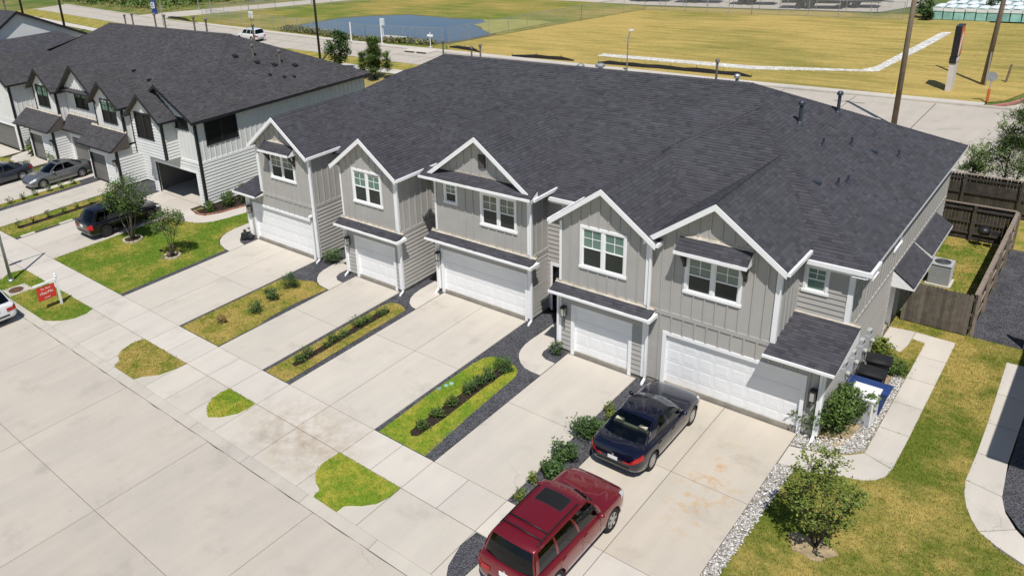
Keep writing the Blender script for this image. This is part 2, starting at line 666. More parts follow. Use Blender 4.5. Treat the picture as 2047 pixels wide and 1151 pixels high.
def unit(kind, m):
    key = (kind, m)
    if key in UNIT:
        return UNIT[key]
    mb = MB()
    if kind == 'box':
        mb.box(0, 0, 0, 1, 1, 1)
    elif kind == 'lapS':     # outward is -y
        mb.hexa([(0, -1, 0), (1, -1, 0), (1, 0, 0), (0, 0, 0), (0, -.12, 1), (1, -.12, 1), (1, 0, 1), (0, 0, 1)])
    elif kind == 'lapE':     # outward is +x
        mb.hexa([(0, 0, 0), (1, 0, 0), (1, 1, 0), (0, 1, 0), (0, 0, 1), (.12, 0, 1), (.12, 1, 1), (0, 1, 1)])
    elif kind == 'picket':
        mb.prism([(0, 0), (1, 0), (1, .965), (.75, 1), (.25, 1), (0, .965)], 0, 1)
        mb.v = [(x, z, y) for x, y, z in mb.v]
        mb.f = [tuple(reversed(q)) for q in mb.f]
    elif kind == 'panel':    # raised garage panel, outward -y
        mb.hexa([(0, 0, 0), (1, 0, 0), (1, 0, 1), (0, 0, 1), (.07, -1, .09), (.93, -1, .09), (.93, -1, .91), (.07, -1, .91)])
    elif kind == 'shingle':
        mb.hexa([(0, 0, 0), (1, 0, 0), (1, 1, 0), (0, 1, 0), (0, 0, 1), (1, 0, 1), (1, 1, .25), (0, 1, .25)])
    UNIT[key] = mesh_of(kind + '_piece', mb, m)
    return UNIT[key]


def piece(name, kind, m, parent, x0, y0, z0, dx, dy, dz):
    o = bpy.data.objects.new(name, unit(kind, m))
    COL.objects.link(o)
    o.parent = parent
    off = WL[parent]
    o.location = (x0 - off[0], y0 - off[1], z0 - off[2])
    o.scale = (dx, dy, dz)
    return o


def bpiece(name, m, parent, x0, y0, z0, x1, y1, z1):
    return piece(name, 'box', m, parent, min(x0, x1), min(y0, y1), min(z0, z1), abs(x1 - x0), abs(y1 - y0), abs(z1 - z0))


def text_mb(s, size, depth=.004):
    cu = bpy.data.curves.new('t', 'FONT')
    cu.body = s
    cu.size = size
    cu.extrude = depth
    cu.align_x = 'CENTER'
    cu.align_y = 'CENTER'
    cu.resolution_u = 3
    o = bpy.data.objects.new('t', cu)
    COL.objects.link(o)
    me = o.to_mesh()
    mb = MB()
    mb.v = [tuple(v.co) for v in me.vertices]
    mb.f = [tuple(p.vertices) for p in me.polygons]
    o.to_mesh_clear()
    bpy.data.objects.remove(o)
    bpy.data.curves.remove(cu)
    return mb


def xf(mb, fn):
    mb.v = [tuple(fn(*p)) for p in mb.v]
    return mb


def inpoly(x, y, poly):
    c = False
    n = len(poly)
    for i in range(n):
        x1, y1 = poly[i]
        x2, y2 = poly[i - 1]
        if (y1 > y) != (y2 > y) and x < (x2 - x1) * (y - y1) / (y2 - y1) + x1:
            c = not c
    return c

# ------------------------------------------------------------------ ground, street, paving
struct('ground', MB().quad((-900, -300, -.16), (600, -300, -.16), (600, 1500, -.16), (-900, 1500, -.16)), 'rough_land')
BLADES = {}          # material -> list of polygons
HOLES = []           # paving and beds where no turf grows


def sheet(name, poly, z, m, kind='structure', th=.06):
    o = struct(name, MB().prism(list(poly), z - th, z), m)
    if name in ('mulch_bed', 'rock_bed', 'soil_bed'):
        HOLES.append(list(poly))
    return o


def slabs(name, m, xs, ys, z=0.0, gap=.011, th=.09, zf=None):
    """a paved area: a recessed joint bed with one slab object per bay"""
    bed = MB().box(xs[0], ys[0], z - th - .05, xs[-1], ys[-1], z - .035)
    if zf:
        bed = MB().hexa([(xs[0], ys[0], zf(ys[0]) - .2), (xs[-1], ys[0], zf(ys[0]) - .2), (xs[-1], ys[-1], zf(ys[-1]) - .2), (xs[0], ys[-1], zf(ys[-1]) - .2),
                         (xs[0], ys[0], zf(ys[0]) - .035), (xs[-1], ys[0], zf(ys[0]) - .035), (xs[-1], ys[-1], zf(ys[-1]) - .035), (xs[0], ys[-1], zf(ys[-1]) - .035)])
    o = struct(name, bed, 'joint')
    for i in range(len(xs) - 1):
        for j in range(len(ys) - 1):
            x0, x1, y0, y1 = xs[i] + gap, xs[i + 1] - gap, ys[j] + gap, ys[j + 1] - gap
            if zf:
                mb = MB().hexa([(x0, y0, zf(y0) - th), (x1, y0, zf(y0) - th), (x1, y1, zf(y1) - th), (x0, y1, zf(y1) - th), (x0, y0, zf(y0)), (x1, y0, zf(y0)), (x1, y1, zf(y1)), (x0, y1, zf(y1))])
                part('slab', mb, m, o)
            else:
                bpiece('slab', m, o, x0, y0, z - th, x1, y1, z)
    return o


def poly_slab(name, m, polys, z=0.0):
    o = None
    HOLES.extend(polys)
    for pl in polys:
        if o is None:
            o = struct(name, MB().prism(pl, z - .09, z), m)
        else:
            part('slab', MB().prism(pl, z - .09, z), m, o)
    return o


XJ = [-13.17 + 5.58 * k for k in range(-8, 7)]
slabs('street', 'concrete_street', XJ, [-21.2, -16.9, -12.6, -8.3, -4.0], z=-.10, gap=.010)
kx = [-52 + 3.05 * i for i in range(26)]
kerb = struct('kerb', MB().box(kx[0], -3.98, -.3, kx[-1], -3.62, -.13), 'joint')
for i in range(len(kx) - 1):
    a, b = kx[i] + .008, kx[i + 1] - .008
    part('kerb_segment', MB().hexa([(a, -4.0, -.25), (b, -4.0, -.25), (b, -3.6, -.25), (a, -3.6, -.25), (a, -4.0, -.092), (b, -4.0, -.092), (b, -3.6, -.04), (a, -3.6, -.04)]), 'kerb', kerb)
sheet('gutter_seam', [(x, -4.0 - .02 - .015 * math.sin(x * 3.1) - .012 * math.sin(x * 7.7)) for x in [-52 + .5 * i for i in range(150)]] + [(22.5, -3.995), (-52, -3.995)], -.094, 'joint', th=.01)
APZ = lambda y: -.012 + (y + 1.6) * .016
slabs('driveway_apron', 'concrete', [-52, -44.3, -38.5, -33.5, -30.5, -27.4, -25.05, -22.65, -18.9, -15.02, -12.54, -10.05, -8.5, -7.0, -5.5, -4.02, -2.3, 0, 2.3, 5.05, 7.98, 11.23, 13.6, 18.2, 25], [-3.6, -1.6], zf=APZ)
slabs('sidewalk', 'concrete_walk', [-52, -46, -44.3, -42.8, -41.2, -39.7, -38.2, -36.6, -35, -33.5, -32, -30.5, -29, -27.4, -25.05, -22.65, -21.1, -19.6, -18.05, -16.5, -15.02, -12.54, -10.05, -8.5, -7.0, -5.5, -4.02, -2.3, 0, 2.3, 3.68, 5.05, 6.5, 7.98, 9.5, 11.23, 13.6, 15.1, 16.6, 18.1, 19.6, 21.1, 25], [-1.6, 0])
slabs('driveway', 'concrete', [-15.0, -12.54, -10.05], [0, 4.22, 8.38])
slabs('driveway', 'concrete', [-7.0, -4.02], [0, 4.18, 8.23])
slabs('driveway', 'concrete', [-2.3, 0, 2.3], [0, 4.75, 9.40])
slabs('driveway', 'concrete', [5.06, 7.98], [0, 4.14, 8.23])
slabs('driveway', 'concrete_rust', [8.88, 11.23, 13.6], [0, 4.2, 8.38])
slabs('driveway', 'concrete', [-27.4, -25.05, -22.65], [0, 4.6, 9.7])
slabs('driveway', 'concrete', [-33.5, -30.5], [0, 4.2, 8.6])
slabs('driveway', 'concrete', [-40.2, -37.6, -34.9], [0, 4.6, 9.8])
slabs('driveway', 'concrete', [-44.5, -41.6], [0, 4.2, 8.6])
slabs('driveway', 'concrete', [-52.5, -50, -46.9], [0, 4.2, 8.6])


def arc(cx, cy, r, a0, a1, n=8):
    return [(cx + r * math.cos(R(a0 + (a1 - a0) * i / n)), cy + r * math.sin(R(a0 + (a1 - a0) * i / n))) for i in range(n + 1)]


# curved entry paths
poly_slab('path', 'concrete_walk', [[(-7.02, 6.42), (-7.79, 6.51), (-8.2, 6.72), (-8.5, 7.0), (-8.75, 7.35), (-8.88, 7.75), (-8.95, 8.3), (-8.95, 9.5), (-8.95, 10.7), (-7.95, 10.7), (-7.9, 9.2), (-7.92, 8.0), (-7.78, 7.62), (-7.45, 7.38), (-7.02, 7.33)]], .004)
poly_slab('path', 'concrete_walk', [[(-2.32, 7.42), (-2.65, 7.5), (-2.95, 7.7), (-3.2, 8.05), (-3.36, 8.5), (-3.42, 9.0), (-3.42, 10.7), (-2.6, 10.7), (-2.6, 9.3), (-2.32, 9.1)]], .004)
poly_slab('path', 'concrete_walk', [[(5.04, 6.28), (4.6, 6.28), (4.28, 6.35), (3.98, 6.53), (3.74, 6.76), (3.53, 7.05), (3.41, 7.37), (3.33, 7.75), (3.31, 8.17), (3.35, 9.2), (3.35, 10.7), (4.3, 10.7), (4.3, 8.6), (4.22, 8.15), (4.2, 7.8), (4.3, 7.5), (4.6, 7.33), (5.04, 7.3)]], .004)
poly_slab('path', 'concrete_walk', [[(-15.03, 6.40), (-15.5, 6.45), (-15.85, 6.55), (-16.3, 6.7), (-16.7, 6.95), (-17.1, 7.4), (-17.35, 7.9), (-17.45, 8.5), (-17.45, 11), (-16.4, 11), (-16.4, 8.8), (-16.25, 8.2), (-15.9, 7.75), (-15.5, 7.5), (-15.03, 7.4)]], .004)
poly_slab('path', 'concrete_walk', [[(-22.63, 7.3), (-21.19, 7.48), (-20.6, 7.6), (-20.24, 7.78), (-19.8, 8.1), (-19.46, 8.55), (-19.2, 9.3), (-18.94, 10.69), (-18.9, 16), (-19.9, 16), (-19.95, 11.2), (-20.3, 9.6), (-20.8, 8.72), (-21.5, 8.6), (-22.63, 8.9)]], .004)
# the walks on the right of the row
side_walk = poly_slab('path', 'concrete_walk', [
    [(13.62, 6.55), (14.4, 6.7), (15.2, 7.05), (15.8, 7.25), (16.1, 7.5), (16.3, 7.85), (16.36, 8.3), (15.53, 8.62), (15.2, 8.25), (14.6, 7.85), (13.62, 7.6)],
    [(16.37, 8.33), (16.4, 10.3), (15.53, 10.3), (15.53, 8.64)],
    [(15.53, 10.325), (16.4, 10.325), (16.4, 12.1), (15.53, 12.1)], [(15.53, 12.125), (16.4, 12.125), (16.4, 13.9), (15.53, 13.9)],
    [(15.53, 13.925), (16.4, 13.925), (16.4, 15.7), (15.53, 15.7)], [(15.53, 15.725), (16.4, 15.725), (16.4, 17.45), (15.08, 17.5), (15.08, 16.9), (15.53, 16.8)],
    [(14.18, 15.9), (14.95, 15.6), (15.06, 16.3), (15.06, 17.52), (14.2, 17.4)]], .004)
poly_slab('path', 'concrete_walk', [
    [(18.05, 17.0), (18.1, 14.6), (18.97, 14.6), (18.97, 17.0)], [(18.1, 14.575), (18.14, 12.6), (18.95, 12.6), (18.97, 14.575)], [(18.14, 12.575), (18.15, 10.7), (18.93, 10.7), (18.95, 12.575)],
    [(18.15, 10.675), (18.12, 9.1), (19.03, 8.9), (18.93, 10.675)], [(18.12, 9.075), (18.2, 8.4), (18.34, 7.85), (18.55, 7.35), (18.77, 6.97), (19.5, 7.65), (19.2, 8.2), (19.03, 8.875)],
    [(18.79, 6.95), (19.2, 6.65), (19.85, 6.33), (22, 5.6), (22, 6.6), (20.4, 7.0), (19.8, 7.3), (19.52, 7.63)]], .004)


def lawn(name, poly, m, z=.008, dens=1.0):
    sheet(name, poly, z, m)
    BLADES.setdefault(m, []).append((poly, z, dens))


# verge islands by the kerb
lawn('verge', [(-22.39, -2.87), (-22.86, -2.39), (-22.6, -1.62), (-15.06, -1.62), (-14.85, -2.0), (-14.9, -2.6), (-15.25, -3.1), (-15.8, -3.5), (-16.0, -3.58), (-22.9, -3.58), (-22.5, -3.3)], 'grass_green', .02)
lawn('verge', [(-10.31, -1.63), (-7.0, -1.63), (-7.03, -2.1), (-7.2, -2.75), (-7.7, -3.3), (-7.78, -3.58), (-9.32, -3.58), (-9.5, -3.25), (-9.97, -3.06), (-10.24, -2.71), (-10.42, -2.14)], 'grass_dry', .02)
lawn('verge', [(-3.15, -3.2), (-3.6, -2.95), (-3.84, -2.67), (-4.0, -2.3), (-4.05, -2.0), (-4.0, -1.63), (-2.38, -1.63), (-2.36, -2.0), (-2.43, -2.4), (-2.75, -2.9)], 'grass_vivid', .02)
lawn('verge', [(2.25, -1.63), (5.03, -1.63), (5.04, -2.11), (4.92, -2.56), (4.63, -2.91), (4.29, -3.16), (4.18, -3.29), (4.18, -3.58), (3.14, -3.57), (3.1, -3.27), (2.67, -3.07), (2.4, -2.84), (2.21, -2.4)], 'grass_vivid', .02)
sheet('gravel_bed', [(8.05, -1.63), (8.75, -1.63), (8.8, -2.3), (8.75, -3.2), (8.45, -3.5), (8.2, -3.1), (8.0, -2.3)], .014, 'gravel_dark')
lawn('verge', [(-30.6, -1.63), (-27.35, -1.63), (-27.3, -2.3), (-28.0, -3.58), (-29.9, -3.58), (-30.6, -2.4)], 'grass_mixed', .02)
# lawn left of the row and beds between the driveways
lawn('lawn', [(-22.63, .03), (-15.32, .03), (-15.32, 6.3), (-15.6, 6.42), (-16.35, 6.65), (-16.75, 6.92), (-17.15, 7.38), (-17.4, 7.9), (-17.5, 8.5), (-17.5, 14), (-18.9, 14), (-18.95, 10.69), (-19.25, 9.3), (-19.48, 8.5), (-19.85, 8.05), (-20.24, 7.75), (-21.19, 7.44), (-22.63, 7.26)], 'grass_green')
sheet('gravel_bed', [(-15.34, .02), (-15.02, .02), (-15.02, 6.38), (-15.34, 6.4)], .006, 'gravel_dark')
sheet('gravel_bed', [(-15.02, 7.42), (-15.5, 7.52), (-15.9, 7.77), (-16.25, 8.2), (-16.4, 8.8), (-16.3, 9.0), (-15.46, 8.6), (-15.02, 8.38)], .006, 'gravel_dark')
sheet('gravel_bed', [(-10.04, .01), (-7.01, .01), (-7.01, 10.7), (-10.04, 10.7)], -.006, 'gravel_dark')
lawn('lawn', [(-9.88, .03), (-7.08, .03), (-7.08, 2.2), (-7.25, 3.0), (-7.32, 4.6), (-7.12, 6.36), (-7.8, 6.45), (-8.3, 6.62), (-8.8, 6.35), (-9.4, 6.2), (-9.9, 5.8)], 'grass_dry')
sheet('gravel_bed', [(-4.01, .01), (-2.31, .01), (-2.31, 10.7), (-4.01, 10.7)], -.006, 'gravel_dark')
lawn('lawn', [(-3.82, .03), (-2.56, .03), (-2.62, 7.05), (-2.9, 7.25), (-3.3, 7.32), (-3.68, 7.2), (-3.8, 6.8)], 'grass_dry')
sheet('mulch_bed', [(-3.36, 1.0), (-3.1, .95), (-3.02, 1.4), (-3.06, 4), (-3.06, 6.5), (-3.25, 6.68), (-3.52, 6.5), (-3.42, 4)], .02, 'mulch')
sheet('gravel_bed', [(2.31, .01), (5.05, .01), (5.05, 10.7), (2.31, 10.7)], -.006, 'gravel_dark')
lawn('lawn', [(2.52, .03), (4.66, .03), (4.45, 3), (4.36, 5.6), (4.22, 6.0), (3.9, 6.22), (3.3, 6.38), (2.85, 6.3), (2.6, 5.95), (2.5, 5.4), (2.46, 3)], 'grass_vivid')
sheet('mulch_bed', [(3.38, .7), (3.58, .52), (3.78, .65), (3.86, 2), (3.84, 4), (3.9, 5.75), (3.72, 5.95), (3.5, 5.8), (3.42, 4), (3.36, 2)], .02, 'mulch')
sheet('gravel_bed', [(7.99, .01), (8.87, .01), (8.87, 8.38), (7.99, 8.38)], -.006, 'gravel_dark')
sheet('gravel_bed', [(4.62, 7.35), (5.04, 7.32), (5.04, 8.24), (4.64, 8.24), (4.24, 8.4), (4.22, 7.9), (4.34, 7.52)], .007, 'gravel_dark')
# strips between the neighbour's driveways
sheet('gravel_bed', [(-30.49, .01), (-27.41, .01), (-27.41, 10.6), (-30.49, 10.6)], -.006, 'gravel_dark')
lawn('lawn', [(-30.4, .03), (-27.75, .03), (-27.75, 5.5), (-28.2, 7.2), (-30.3, 8.0)], 'grass_mixed')
sheet('mulch_bed', [(-29.5, .9), (-29.0, .9), (-28.9, 5.5), (-29.4, 6.5)], .02, 'mulch')
sheet('gravel_bed', [(-34.89, .01), (-33.51, .01), (-33.51, 8.6), (-34.89, 8.6)], -.006, 'gravel_dark')
lawn('lawn', [(-34.85, .03), (-34.1, .03), (-34.1, 7.4), (-34.85, 7.6)], 'grass_mixed')
lawn('lawn', [(-41.59, .03), (-40.21, .03), (-40.21, 7), (-41.59, 7)], 'grass_mixed')
lawn('lawn', [(-46.89, .03), (-44.51, .03), (-44.51, 7), (-46.89, 7)], 'grass_mixed')
poly_slab('path', 'concrete_walk', [[(-44.5, 7.05), (-45.3, 7.0), (-46.2, 7.6), (-46.6, 8.6), (-46.6, 10), (-45.4, 10), (-45.3, 8.8), (-44.5, 8.3)]], .004)
# right of the row
lawn('lawn', [(13.62, .03), (25, .03), (25, 5.0), (21.9, 5.55), (19.8, 6.3), (19.15, 6.6), (18.9, 7.2), (18.7, 7.9), (18.6, 9.1), (18.6, 17.05), (19.3, 17.05), (19.3, 18.36), (14.17, 18.36), (14.17, 7.7), (13.62, 7.55)], 'grass_side', -.012)
sheet('rock_bed', [(13.61, .4), (13.95, .5), (14.0, 3.0), (14.08, 6.0), (14.1, 6.7), (13.61, 6.5)], .004, 'gravel_white')
sheet('rock_bed', [(13.61, 7.65), (14.6, 7.9), (15.15, 8.3), (15.5, 8.7), (15.52, 10.5), (15.52, 13.8), (15.0, 14.2), (14.17, 14.2), (14.17, 8.4), (13.61, 8.37)], .002, 'gravel_white')
sheet('soil_bed', [(14.17, 8.45), (14.8, 8.4), (15.0, 9.0), (15.08, 10.2), (15.1, 13.9), (14.17, 13.9)], .012, 'soil')
sheet('soil_bed', [(15.5 + .55 * math.cos(t) * (1 + .22 * math.sin(3 * t) + .1 * math.sin(7 * t)), 3.6 + .5 * math.sin(t) * (1 + .2 * math.cos(2 * t) + .12 * math.cos(5 * t))) for t in [i * .349 for i in range(18)]], .004, 'soil')
sheet('gravel_bed', [(18.98, 8.9), (19.2, 8.3), (19.6, 7.7), (20.2, 7.2), (22, 6.7), (25, 6.7), (25, 17.0), (18.98, 17.0)], -.004, 'gravel_dark')
sheet('gravel_bed', [(16.7, 18.3), (19.2, 18.3), (19.2, 27.8), (16.7, 28.1)], .0, 'gravel_dark')
lawn('lawn', [(14.17, 18.35), (16.55, 18.35), (16.55, 28.1), (13.2, 28.1), (13.2, 25.4), (14.17, 25.4)], 'grass_mixed', .0)
sheet('verge', [(5, 28.2), (40, 28.2), (40, 34.9), (5, 34.9)], -.03, 'grass_dry')
sheet('verge', [(-15.5, 25.6), (5, 25.6), (5, 34.9), (-15.5, 34.9)], -.03, 'grass_mixed')
sheet('verge', [(-120, 24.5), (-15.5, 24.5), (-15.5, 44.5), (-120, 44.5)], -.03, 'verge')

# back road, its walk, the wide junction on the right
far_edge = [(80, 55.2), (-5, 55.2), (-42, 56.6), (-57, 57.0), (-85, 59.2), (-117, 62.4), (-165, 69)]
near_edge = [(80, 36.9), (8.5, 36.9), (7.2, 44), (6.4, 48.6), (3, 49.4), (-38, 49.9), (-68, 51.2), (-107, 55.2), (-165, 62)]
sheet('back_road', far_edge + near_edge[::-1], -.09, 'concrete_street')
for nm, c0, mm in (('road_joint', 0, 'joint'),):
    for x in [k * 5.5 - 96 for k in range(24)]:
        y0 = np.interp(x, [p[0] for p in near_edge[::-1]], [p[1] for p in near_edge[::-1]])
        y1 = np.interp(x, [p[0] for p in far_edge[::-1]], [p[1] for p in far_edge[::-1]])
        sheet('road_joint', [(x, y0 + .1), (x + .05, y0 + .1), (x + .05, y1 - .1), (x, y1 - .1)], -.086, 'joint', th=.02)
mid = [(p[0], p[1] - 2.95) for p in far_edge[1:]]
sheet('road_joint', mid + [(x, y + .06) for x, y in mid[::-1]], -.086, 'joint', th=.02)
mb = MB()
for (a, b) in zip(far_edge[:-1], far_edge[1:]):
    mb.hexa([(a[0], a[1], -.2), (b[0], b[1], -.2), (b[0], b[1] + .35, -.2), (a[0], a[1] + .35, -.2), (a[0], a[1], .04), (b[0], b[1], .04), (b[0], b[1] + .35, .05), (a[0], a[1] + .35, .05)])
struct('kerb', mb, 'kerb')
mb = MB()
ne = near_edge[3:]
for (a, b) in zip(ne[:-1], ne[1:]):
    mb.hexa([(a[0], a[1] - .3, -.2), (b[0], b[1] - .3, -.2), (b[0], b[1], -.2), (a[0], a[1], -.2), (a[0], a[1] - .3, .03), (b[0], b[1] - .3, .03), (b[0], b[1], .02), (a[0], a[1], .02)])
struct('kerb', mb, 'kerb')
sheet('verge', [(6.3, 48.4), (3, 49.1), (-38, 49.6), (-68, 50.9), (-107, 54.9), (-165, 61.7), (-165, 57), (-107, 50), (-68, 47.4), (-38, 46.9), (5.5, 46.6)], -.02, 'grass_dry')
pts = [(5.5, 46.5), (-38, 46.8), (-68, 47.2), (-107, 49.8), (-165, 57)]
sheet('back_walk', pts + [(x, y - 1.7) for x, y in pts[::-1]], -.03, 'concrete_walk')
slabs('back_walk', 'concrete_walk', [7.6 + 1.8 * k for k in range(16)], [35.0, 36.05], z=-.0)
sheet('verge', [(7, 36.1), (40, 36.1), (40, 36.85), (7, 36.85)], -.01, 'grass_green')
sheet('verge', [(7, 33.4), (40, 33.4), (40, 34.95), (7, 34.95)], -.01, 'grass_green')
# far walk with the red kerb
sheet('back_walk', [(11.4, 55.5), (-5, 55.5), (-42, 57.0), (-57, 57.4), (-85, 59.6), (-100, 61), (-100, 61.9), (-85, 60.6), (-57, 58.4), (-42, 58.0), (-5, 56.5), (11.4, 56.5)], .0, 'concrete_walk')
mb = MB()
rk = [(11.2, 55.2), (12.0, 55.7), (12.9, 57.0), (13.6, 58.9), (14.2, 61), (16, 66)]
for (a, b) in zip(rk[:-1], rk[1:]):
    mb.hexa([(a[0], a[1], -.2), (b[0], b[1], -.2), (b[0] - .17, b[1] + .08, -.2), (a[0] - .12, a[1] + .12, -.2), (a[0], a[1], .03), (b[0], b[1], .03), (b[0] - .17, b[1] + .08, .03), (a[0] - .12, a[1] + .12, .03)])
struct('kerb', mb, 'red_paint')
sheet('back_road', [(11.6, 55.25), (12.3, 55.7), (13.2, 57.0), (13.9, 58.9), (14.5, 61), (17, 70), (60, 70), (60, 55.25)], -.088, 'concrete_street')
# mown field, pond and rough land beyond
sheet('field', [(11.0, 56.6), (-5, 56.6), (-42, 58.2), (-44.6, 61), (-38.3, 82.4), (-34.8, 93.9), (-19.5, 93.2), (-2, 93.7), (40, 95.5), (60, 96), (60, 70), (15, 66), (13.2, 61), (12.4, 58)], -.06, 'field')
sheet('rough_grass', [(-42.5, 58.1), (-57, 58.6), (-85, 60.8), (-100, 62.2), (-113, 63.6), (-104, 76.5), (-94, 91), (-80, 108), (-62, 104), (-36.5, 97.2), (-34.8, 94), (-38.3, 82.4), (-44.6, 61)], -.07, 'bank_grass')
sheet('rough_grass', [(-36.3, 97), (-21, 97.7), (-2, 98.2), (6, 98.6), (6, 93.9), (-2, 93.7), (-19.5, 93.2), (-34.8, 93.9)], -.07, 'verge')
pond = [(-76.5, 62.2), (-78, 66), (-77.5, 70), (-76.5, 73.5), (-73, 76.5), (-67.65, 79.4), (-62, 79.0), (-57.92, 78.4), (-52.5, 78.9), (-50.5, 77), (-50.8, 74.5), (-47.5, 72), (-44.9, 70), (-43.9, 68.2), (-44.6, 65), (-45.6, 62.4), (-47.2, 60.9), (-52, 60.0), (-58.2, 59.6), (-64, 61.2), (-69.5, 62.0)]
sheet('pond_bank', [(x + (.9 if x > -60 else -.9), y + (.8 if y > 68 else -.5)) for x, y in pond], -.055, 'mud')
o = sheet('pond', pond, -.03, 'water')
sheet('pond_algae', [(-52.5, 78.85), (-50.6, 77), (-50.8, 74.6), (-48.5, 73.2), (-46.6, 71.2), (-44.95, 70.1), (-43.9, 69.2), (-43, 73), (-41.2, 79.8), (-44, 80.8), (-47, 80.9)], -.018, 'algae', th=.01)
sheet('limestone_ditch', [(-24, 62.9), (-8.2, 62.8), (.8, 64.8), (1.6, 66.5), (3.0, 86.3), (3.9, 86.7), (3.4, 78), (2.3, 64.6), (-7.6, 61.3), (-24, 61.6)], -.02, 'limestone')
sheet('paved_lot', [(-64, 101), (-36.4, 98.4), (-21, 98.6), (-6, 99.2), (-3, 106), (-2, 160), (-64, 160)], -.05, 'concrete_street')
sheet('branch_road', [(-113.5, 62.3), (-104.5, 76.8), (-94.4, 91), (-70, 120), (-80, 124), (-100, 94), (-111, 80), (-119.5, 70), (-124, 63.6)], -.084, 'concrete_street')

# grass blades as one mass for each kind of turf
rng = np.random.default_rng(3)


def pip(P, poly):
    ins = np.zeros(len(P), bool)
    for i in range(len(poly)):
        ax, ay = poly[i]; bx, by = poly[i - 1]
        cond = (ay > P[:, 1]) != (by > P[:, 1])
        xi = (bx - ax) * (P[:, 1] - ay) / ((by - ay) if by != ay else 1e-9) + ax
        ins ^= cond & (P[:, 0] < xi)
    return ins


def blades(m, polys, per=620):
    VV = []
    for poly, z, dens in polys:
        xs_ = [p[0] for p in poly]; ys_ = [p[1] for p in poly]
        x0, x1, y0, y1 = min(xs_), max(xs_), min(ys_), max(ys_)
        d = math.hypot((x0 + x1) / 2 - 19.5, (y0 + y1) / 2 + 15.6)
        n = int((x1 - x0) * (y1 - y0) * per * dens * min(1, (24 / d) ** 1.2))
        P = np.stack([rng.uniform(x0, x1, n), rng.uniform(y0, y1, n)], 1)
        P = P[pip(P, poly)]
        for hp in HOLES:
            if len(P) and max(q[0] for q in hp) > x0 and min(q[0] for q in hp) < x1 and max(q[1] for q in hp) > y0 and min(q[1] for q in hp) < y1:
                P = P[~pip(P, hp)]
        if not len(P):
            continue
        n = len(P)
        P = P + rng.normal(0, .03, P.shape)
        a = rng.uniform(0, 6.283, n)
        w = rng.uniform(.007, .016, n) * (1.4 if d > 26 else 1)
        h = rng.uniform(.025, .075, n)
        ln = rng.uniform(0, .05, n); la = rng.uniform(0, 6.283, n)
        V = np.zeros((n, 3, 3))
        V[:, 0, 0] = P[:, 0] - w * np.cos(a); V[:, 0, 1] = P[:, 1] - w * np.sin(a); V[:, 0, 2] = z - .01
        V[:, 1, 0] = P[:, 0] + w * np.cos(a); V[:, 1, 1] = P[:, 1] + w * np.sin(a); V[:, 1, 2] = z - .01
        V[:, 2, 0] = P[:, 0] + ln * np.cos(la); V[:, 2, 1] = P[:, 1] + ln * np.sin(la); V[:, 2, 2] = z + h
        VV.append(V)
    V = np.concatenate(VV).reshape(-1, 3)
    nt = len(V) // 3
    me = bpy.data.meshes.new('grass')
    me.vertices.add(len(V)); me.vertices.foreach_set('co', V.ravel())
    me.loops.add(nt * 3); me.loops.foreach_set('vertex_index', np.arange(nt * 3))
    me.polygons.add(nt); me.polygons.foreach_set('loop_start', np.arange(nt) * 3)
    me.materials.append(MATS[m])
    me.update(calc_edges=True)
    o = link('grass', me)
    return o


GL = {'grass_green': 'fresh green short grass on the lawn beside the row', 'grass_mixed': 'patchy green and yellow short grass on verges and yard', 'grass_dry': 'dry tan grass in the strips between driveways',
      'grass_vivid': 'bright green grass around the planted strip and kerb islands', 'grass_side': 'green and straw coloured grass beside the end house'}
for m_, pl in BLADES.items():
    tag(blades(m_, pl), GL[m_], 'grass', kind='stuff')


def stones(name, m, polys, n, r0, r1, label, seed):
    rn = random.Random(seed)
    ico = [(0, 0, 1), (.9, 0, .3), (.28, .85, .3), (-.72, .53, .3), (-.72, -.53, .3), (.28, -.85, .3), (0, 0, -.5)]
    fc = [(0, 1, 2), (0, 2, 3), (0, 3, 4), (0, 4, 5), (0, 5, 1), (6, 2, 1), (6, 3, 2), (6, 4, 3), (6, 5, 4), (6, 1, 5)]
    mb = MB()
    boxes = [(min(p[0] for p in pl), max(p[0] for p in pl), min(p[1] for p in pl), max(p[1] for p in pl), pl) for pl in polys]
    ar = [(b[1] - b[0]) * (b[3] - b[2]) for b in boxes]
    c = 0
    while c < n:
        b = rn.choices(boxes, ar)[0]
        x, y = rn.uniform(b[0], b[1]), rn.uniform(b[2], b[3])
        if not inpoly(x, y, b[4]):
            continue
        r = rn.uniform(r0, r1); t = rn.uniform(0, 6.28); e = rn.uniform(.6, 1)
        i = len(mb.v)
        for vx, vy, vz in ico:
            vx, vy = vx * e, vy
            mb.v.append((x + r * (vx * math.cos(t) - vy * math.sin(t)), y + r * (vx * math.sin(t) + vy * math.cos(t)), r * .7 * vz + r * .3))
        mb.f += [tuple(i + q for q in f) for f in fc]
        c += 1
    o = part(name, mb, m, None)
    tag(o, label, 'gravel', kind='stuff')


stones('gravel', 'stone_white', [[(13.61, .4), (13.98, .5), (14.05, 3.0), (14.12, 6.6), (13.61, 6.5)], [(13.61, 7.65), (14.6, 7.9), (15.2, 8.3), (15.5, 8.7), (15.5, 13.8), (15.2, 13.9), (15.12, 12), (15.1, 10.5), (15.0, 9.1), (14.2, 8.6), (13.61, 8.37)]], 2100, .015, .048, 'loose white rocks along the driveway and the end wall', 5)
stones('gravel', 'stone_dark', [[(7.99, .01), (8.87, .01), (8.87, 8.38), (7.99, 8.38)], [(4.5, .1), (5.05, .01), (5.05, 6.2), (4.3, 6.2)], [(2.31, 4), (2.5, 6.4), (3.7, 6.6), (3.25, 7.6), (3.25, 10.6), (2.4, 10.6)]], 5200, .012, .03, 'loose dark gravel in the beds between driveways', 6)

